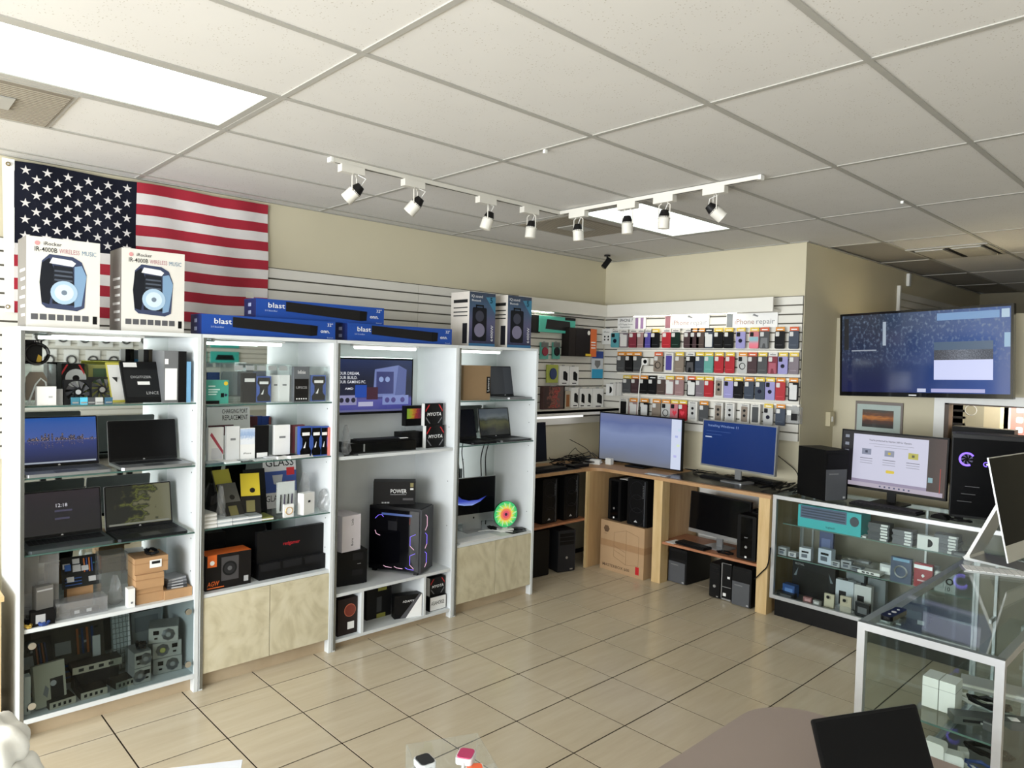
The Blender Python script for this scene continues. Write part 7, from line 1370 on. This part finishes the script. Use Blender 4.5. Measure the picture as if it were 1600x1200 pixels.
for tk, px, py, dr, lab in spots:
    q = PZ(px, py, HC-.045)
    if tk == 'A': x, y = xt, q.y; bx = (x-.022, y-.09, ZTK-.062, x+.022, y+.05, ZTK-.023)
    else: x, y = q.x, yt; bx = (x-.07, y-.022, ZTK-.062, x+.07, y+.022, ZTK-.023)
    t = thing('spotlight', lab, 'spotlight', (0, 0, 0), 0, 'track spotlights'); part('adapter', m_trk, t, bx)
    d = Vector(dr).normalized(); p = Vector((x, y, ZTK-.155)); s = d.cross(Vector((0, 0, 1))); s = (s if s.length > .15 else Vector((1, 0, 0))).normalized()
    for k in (-1, 1): MB().tube([Vector((x, y, ZTK-.062))+s*.02*k, Vector((x, y, ZTK-.075))+s*.04*k, p+s*.04*k], .0035, 5).obj('yoke', m_trk, t)
    MB().cyl(p-d*.01, p+d*.062, .036, 18).obj('can', m_trk, t, smooth=True); MB().cyl(p-d*.05, p-d*.005, .022, 16, r2=.037).obj('rear_cap', m_cap, t, smooth=True); MB().cyl(p+d*.0622, p+d*.063, .03, 16).obj('lamp_face', M((235, 230, 216), .3), t)
    MB().torus(p+d*.0, .037, .003, 18, 4, ax='Z').obj('band', m_trk, t) if abs(d.z) > .95 else None
    MB().tube([p-d*.045, p-d*.06+Vector((.012, .012, .03)), Vector((x+.015, y+.012, ZTK-.064))], .0025, 5).obj('lead', m_white, t)
q = PZ(951, 398, HC)
t = thing('security_camera', 'small black camera mounted at the ceiling corner', 'camera', (q.x, q.y-.02, HC-.006)); MB().cyl((0, 0, 0), (0, 0, -.012), .03, 14).obj('mount', m_black, t); MB().cyl((0, 0, -.012), (0, 0, -.04), .008, 8).obj('stem', m_black, t); MB().cyl((.015, .02, -.035), (-.02, -.03, -.12), .027, 16).obj('body', m_black, t, smooth=True); MB().cyl((-.02, -.03, -.12), (-.021, -.0315, -.1225), .02, 14).obj('lens', m_gloss, t)
for x, y in ((PZ(852, 233, HC).x, PZ(852, 233, HC).y), (PZ(1410, 313, HC).x, PZ(1410, 313, HC).y)):
    part('ceiling_clip', m_white, ceiling, (x-.008, y-.008, HC-.02, x+.008, y+.008, HC-.004))
# ================================================================== FOREGROUND
t = thing('taupe_table', 'taupe table with rounded corners at the picture bottom', 'table', (0, 0, 0))
poly = [(-1.145, 1.45), (-.2, 1.45), (-.2, 2.375)]+arc(-1.145+.2, 2.375-.2, .2, PI/2, PI, 10)
MB().prism(poly, .72, .75, ax='Z').obj('table_top', M((150, 136, 128), .5, var=.02), t)
for x, y in ((-1.02, 1.55), (-.3, 1.55), (-.3, 2.28), (-.95, 2.2)): part('leg', m_dark, t, (x-.025, y-.025, 0, x+.025, y+.025, .72))
lap, lid = laptop('open black laptop with a dark screen on the taupe table', (0, 0, 0), 0, .35, .24, .235, .42, m_off, basem=m_black, lidm=m_black, logo=False)
A, B = Vector((-.785, 1.86, 0)), Vector((-.635, 2.17, 0)); mid = (A+B)/2; rz = math.atan2(.31, .15)
lap.rotation_euler.z = rz; n = Vector((math.sin(rz), -math.cos(rz), 0)); mid = mid+n*.10
lap.location = (mid.x, mid.y, .75)
# counter standing askew just below the picture edge; it carries the watch box, the paper and the white cloth
ZC = .90; q = PZ(800, 1208, ZC); q0 = PZ(0, 1208, ZC); RC = math.atan2(q.y-q0.y, q.x-q0.x)
t = thing('front_counter', 'white counter just below the picture edge', 'counter', (q.x, q.y, 0), RC); part('top', m_white, t, (-1.6, -.6, ZC-.03, .12, 0, ZC)); part('body', M((200, 196, 188), .6), t, (-1.55, -.55, 0, .08, -.05, ZC-.03))
a = PZ(379, 1187, ZC+.004); b = PZ(275, 1199, ZC+.004)
t = thing('paper_stack', 'white sheets of paper at the picture bottom', 'paper', (a.x, a.y, ZC+.0005), math.atan2(a.y-b.y, a.x-b.x)); part('sheets', M((232, 236, 246), .6), t, (-.215, -.28, 0, 0, .0, .004))
ZW = ZC+.0005
a, b = PZ(634, 1163, ZW+.13), PZ(746, 1145, ZW+.13); d_ = (b-a); L_ = d_.length; rz = math.atan2(d_.y, d_.x)
t = thing('watch_box', 'open clear acrylic box of smart watches', 'acrylic box', (a.x, a.y, ZW), rz); e = .003; Dw = .15
part('back_pane', m_acryl, t, (0, -e, 0, L_, 0, .13)); part('side_pane', m_acryl, t, (0, -Dw, 0, e, -e, .13)); part('side_pane', m_acryl, t, (L_-e, -Dw, 0, L_, -e, .13)); part('front_pane', m_acryl, t, (e, -Dw, 0, L_-e, -Dw+e, .13)); part('base_pane', m_acryl, t, (e, -Dw+e, 0, L_-e, -e, e))
M3 = Matrix.Translation((a.x, a.y, ZW)) @ Matrix.Rotation(rz, 4, 'Z'); M3i = M3.inverted()
for k, (px, py, zz, rr, c, lab) in enumerate(((664, 1185, .098, .25, (52, 54, 58), 'smart watch with a charcoal face in the clear box'), (728, 1176, .108, -.55, (176, 52, 96), 'smart watch with a magenta face in the clear box'), (742, 1200, .092, -.2, (236, 104, 60), 'smart watch with an orange face in the clear box'), (684, 1210, .065, .1, (150, 170, 70), 'smart watch with a lime face in the clear box'))):
    p = PZ(px, py, ZW+zz+.02); p = Vector((p.x, p.y, ZW+.0035))
    t = thing('smart_watch', lab, 'watch', p, rz+rr, 'smart watches in the clear box')
    s = .0195
    MB().prism(rrect(-s, -s*1.15, s, s*1.15, .009), zz, zz+.014, ax='Z').obj('case', M((206, 208, 210), .3), t); MB().prism(rrect(-s*.86, -s, s*.86, s, .008), zz+.014, zz+.016, ax='Z').obj('face', M(c, .35), t)
    MB().tube([(0, -s*1.1, zz+.006), (0, -s*1.35, zz-.01), (0, -s*1.2, .012), (0, 0, .004), (0, s*1.2, .012), (0, s*1.35, zz-.01), (0, s*1.1, zz+.006)], .0035, 6).obj('strap', M((206, 208, 210), .4), t)
# white cloth at the corner
def lump(name, loc, rx, ry, rz_, seed, mat):
    rnd = random.Random(seed); bm = bmesh.new(); bmesh.ops.create_icosphere(bm, subdivisions=4, radius=1)
    ph = [rnd.random()*6 for _ in range(6)]
    for v in bm.verts:
        c = v.co.copy(); k = 1+.12*math.sin(3*c.x+ph[0])*math.cos(4*c.z+ph[1])+.08*math.sin(7*c.y+ph[2]+3*c.z)+.05*math.sin(11*c.x+ph[3])
        v.co = Vector((c.x*rx, c.y*ry, c.z*rz_))*k
    me = bpy.data.meshes.new(name); bm.to_mesh(me); bm.free(); me.materials.append(mat)
    for p in me.polygons: p.use_smooth = True
    o = bpy.data.objects.new(name, me); COL.objects.link(o); o.location = loc
    return o
mc = M((226, 224, 216), .8, var=.04)
q = PZ(5, 1200, ZC+.08)
t = thing('white_cloth', 'white crumpled plastic cloth at the corner of the counter', 'cloth', (q.x, q.y, ZC), RC)
for nm, l, sx, sy, sz, sd in (('upper_fold', (.0, -.03, .135), .062, .06, .075, 2), ('lower_fold', (.03, -.02, .055), .06, .06, .058, 3), ('rear_fold', (-.1, -.04, .09), .08, .07, .085, 5)): lump(nm, l, sx, sy, sz, sd, mc).parent = t
# light wood cabinet beside the first display cabinet
t = thing('wood_cabinet', 'pale wood cabinet at the picture edge beside the display cabinet', 'cabinet', (-4.1, .36, 0)); part('body', wood_mat('pale_wood', (196, 170, 128), (214, 190, 150), (20, 20, 2)), t, (-.45, -.4, .05, 0, .2, .69)); part('top', m_post, t, (-.46, -.41, .69, .012, .21, .715)); part('plinth', m_dark, t, (-.44, -.38, 0, -.02, .18, .05))
# mirror-side goods: cables hanging on the far wall of the shop, seen in the mirror backs
wr = bpy.data.objects['wall_right']
for k in range(18): part('slat', [m_slat], wr, (2.18, 1.0, 1.0+.0762*k, 2.2, 6.4, 1.0+.0762*k+.065))
for r in range(2):
    for k in range(7 if r == 0 else 5):
        y = 1.95+.26*k+.1*r; z = 1.95-.3*r
        t = thing('cable_pack', '%s coiled cable pack in the %s mirrored row' % (ORD[k], ['upper', 'lower'][r]), 'cable pack', (2.17, y, z), -HL, 'cable packs on the far slatwall'); part('card', m_paper, t, (-.09, -.004, 0, .09, 0, .25)); MB().torus((0, -.012, .11), .055, .011, 18, 6).obj('cable_loop', m_dark, t)
for k in range(4):
    t = thing('keyboard_box', '%s teal boxed keyboard on the mirrored wall' % ORD[k], 'box', (2.16, 3.9+.5*(k % 2), 1.75+.24*(k//2)), -HL, 'teal boxes on the far slatwall'); part('body', m_teal, t, (-.22, 0, 0, .22, .03, .18)); flat('keyboard_print', [(-.15, .05), (.15, .05), (.12, .13), (-.12, .13)], m_dark, t, -.0005)
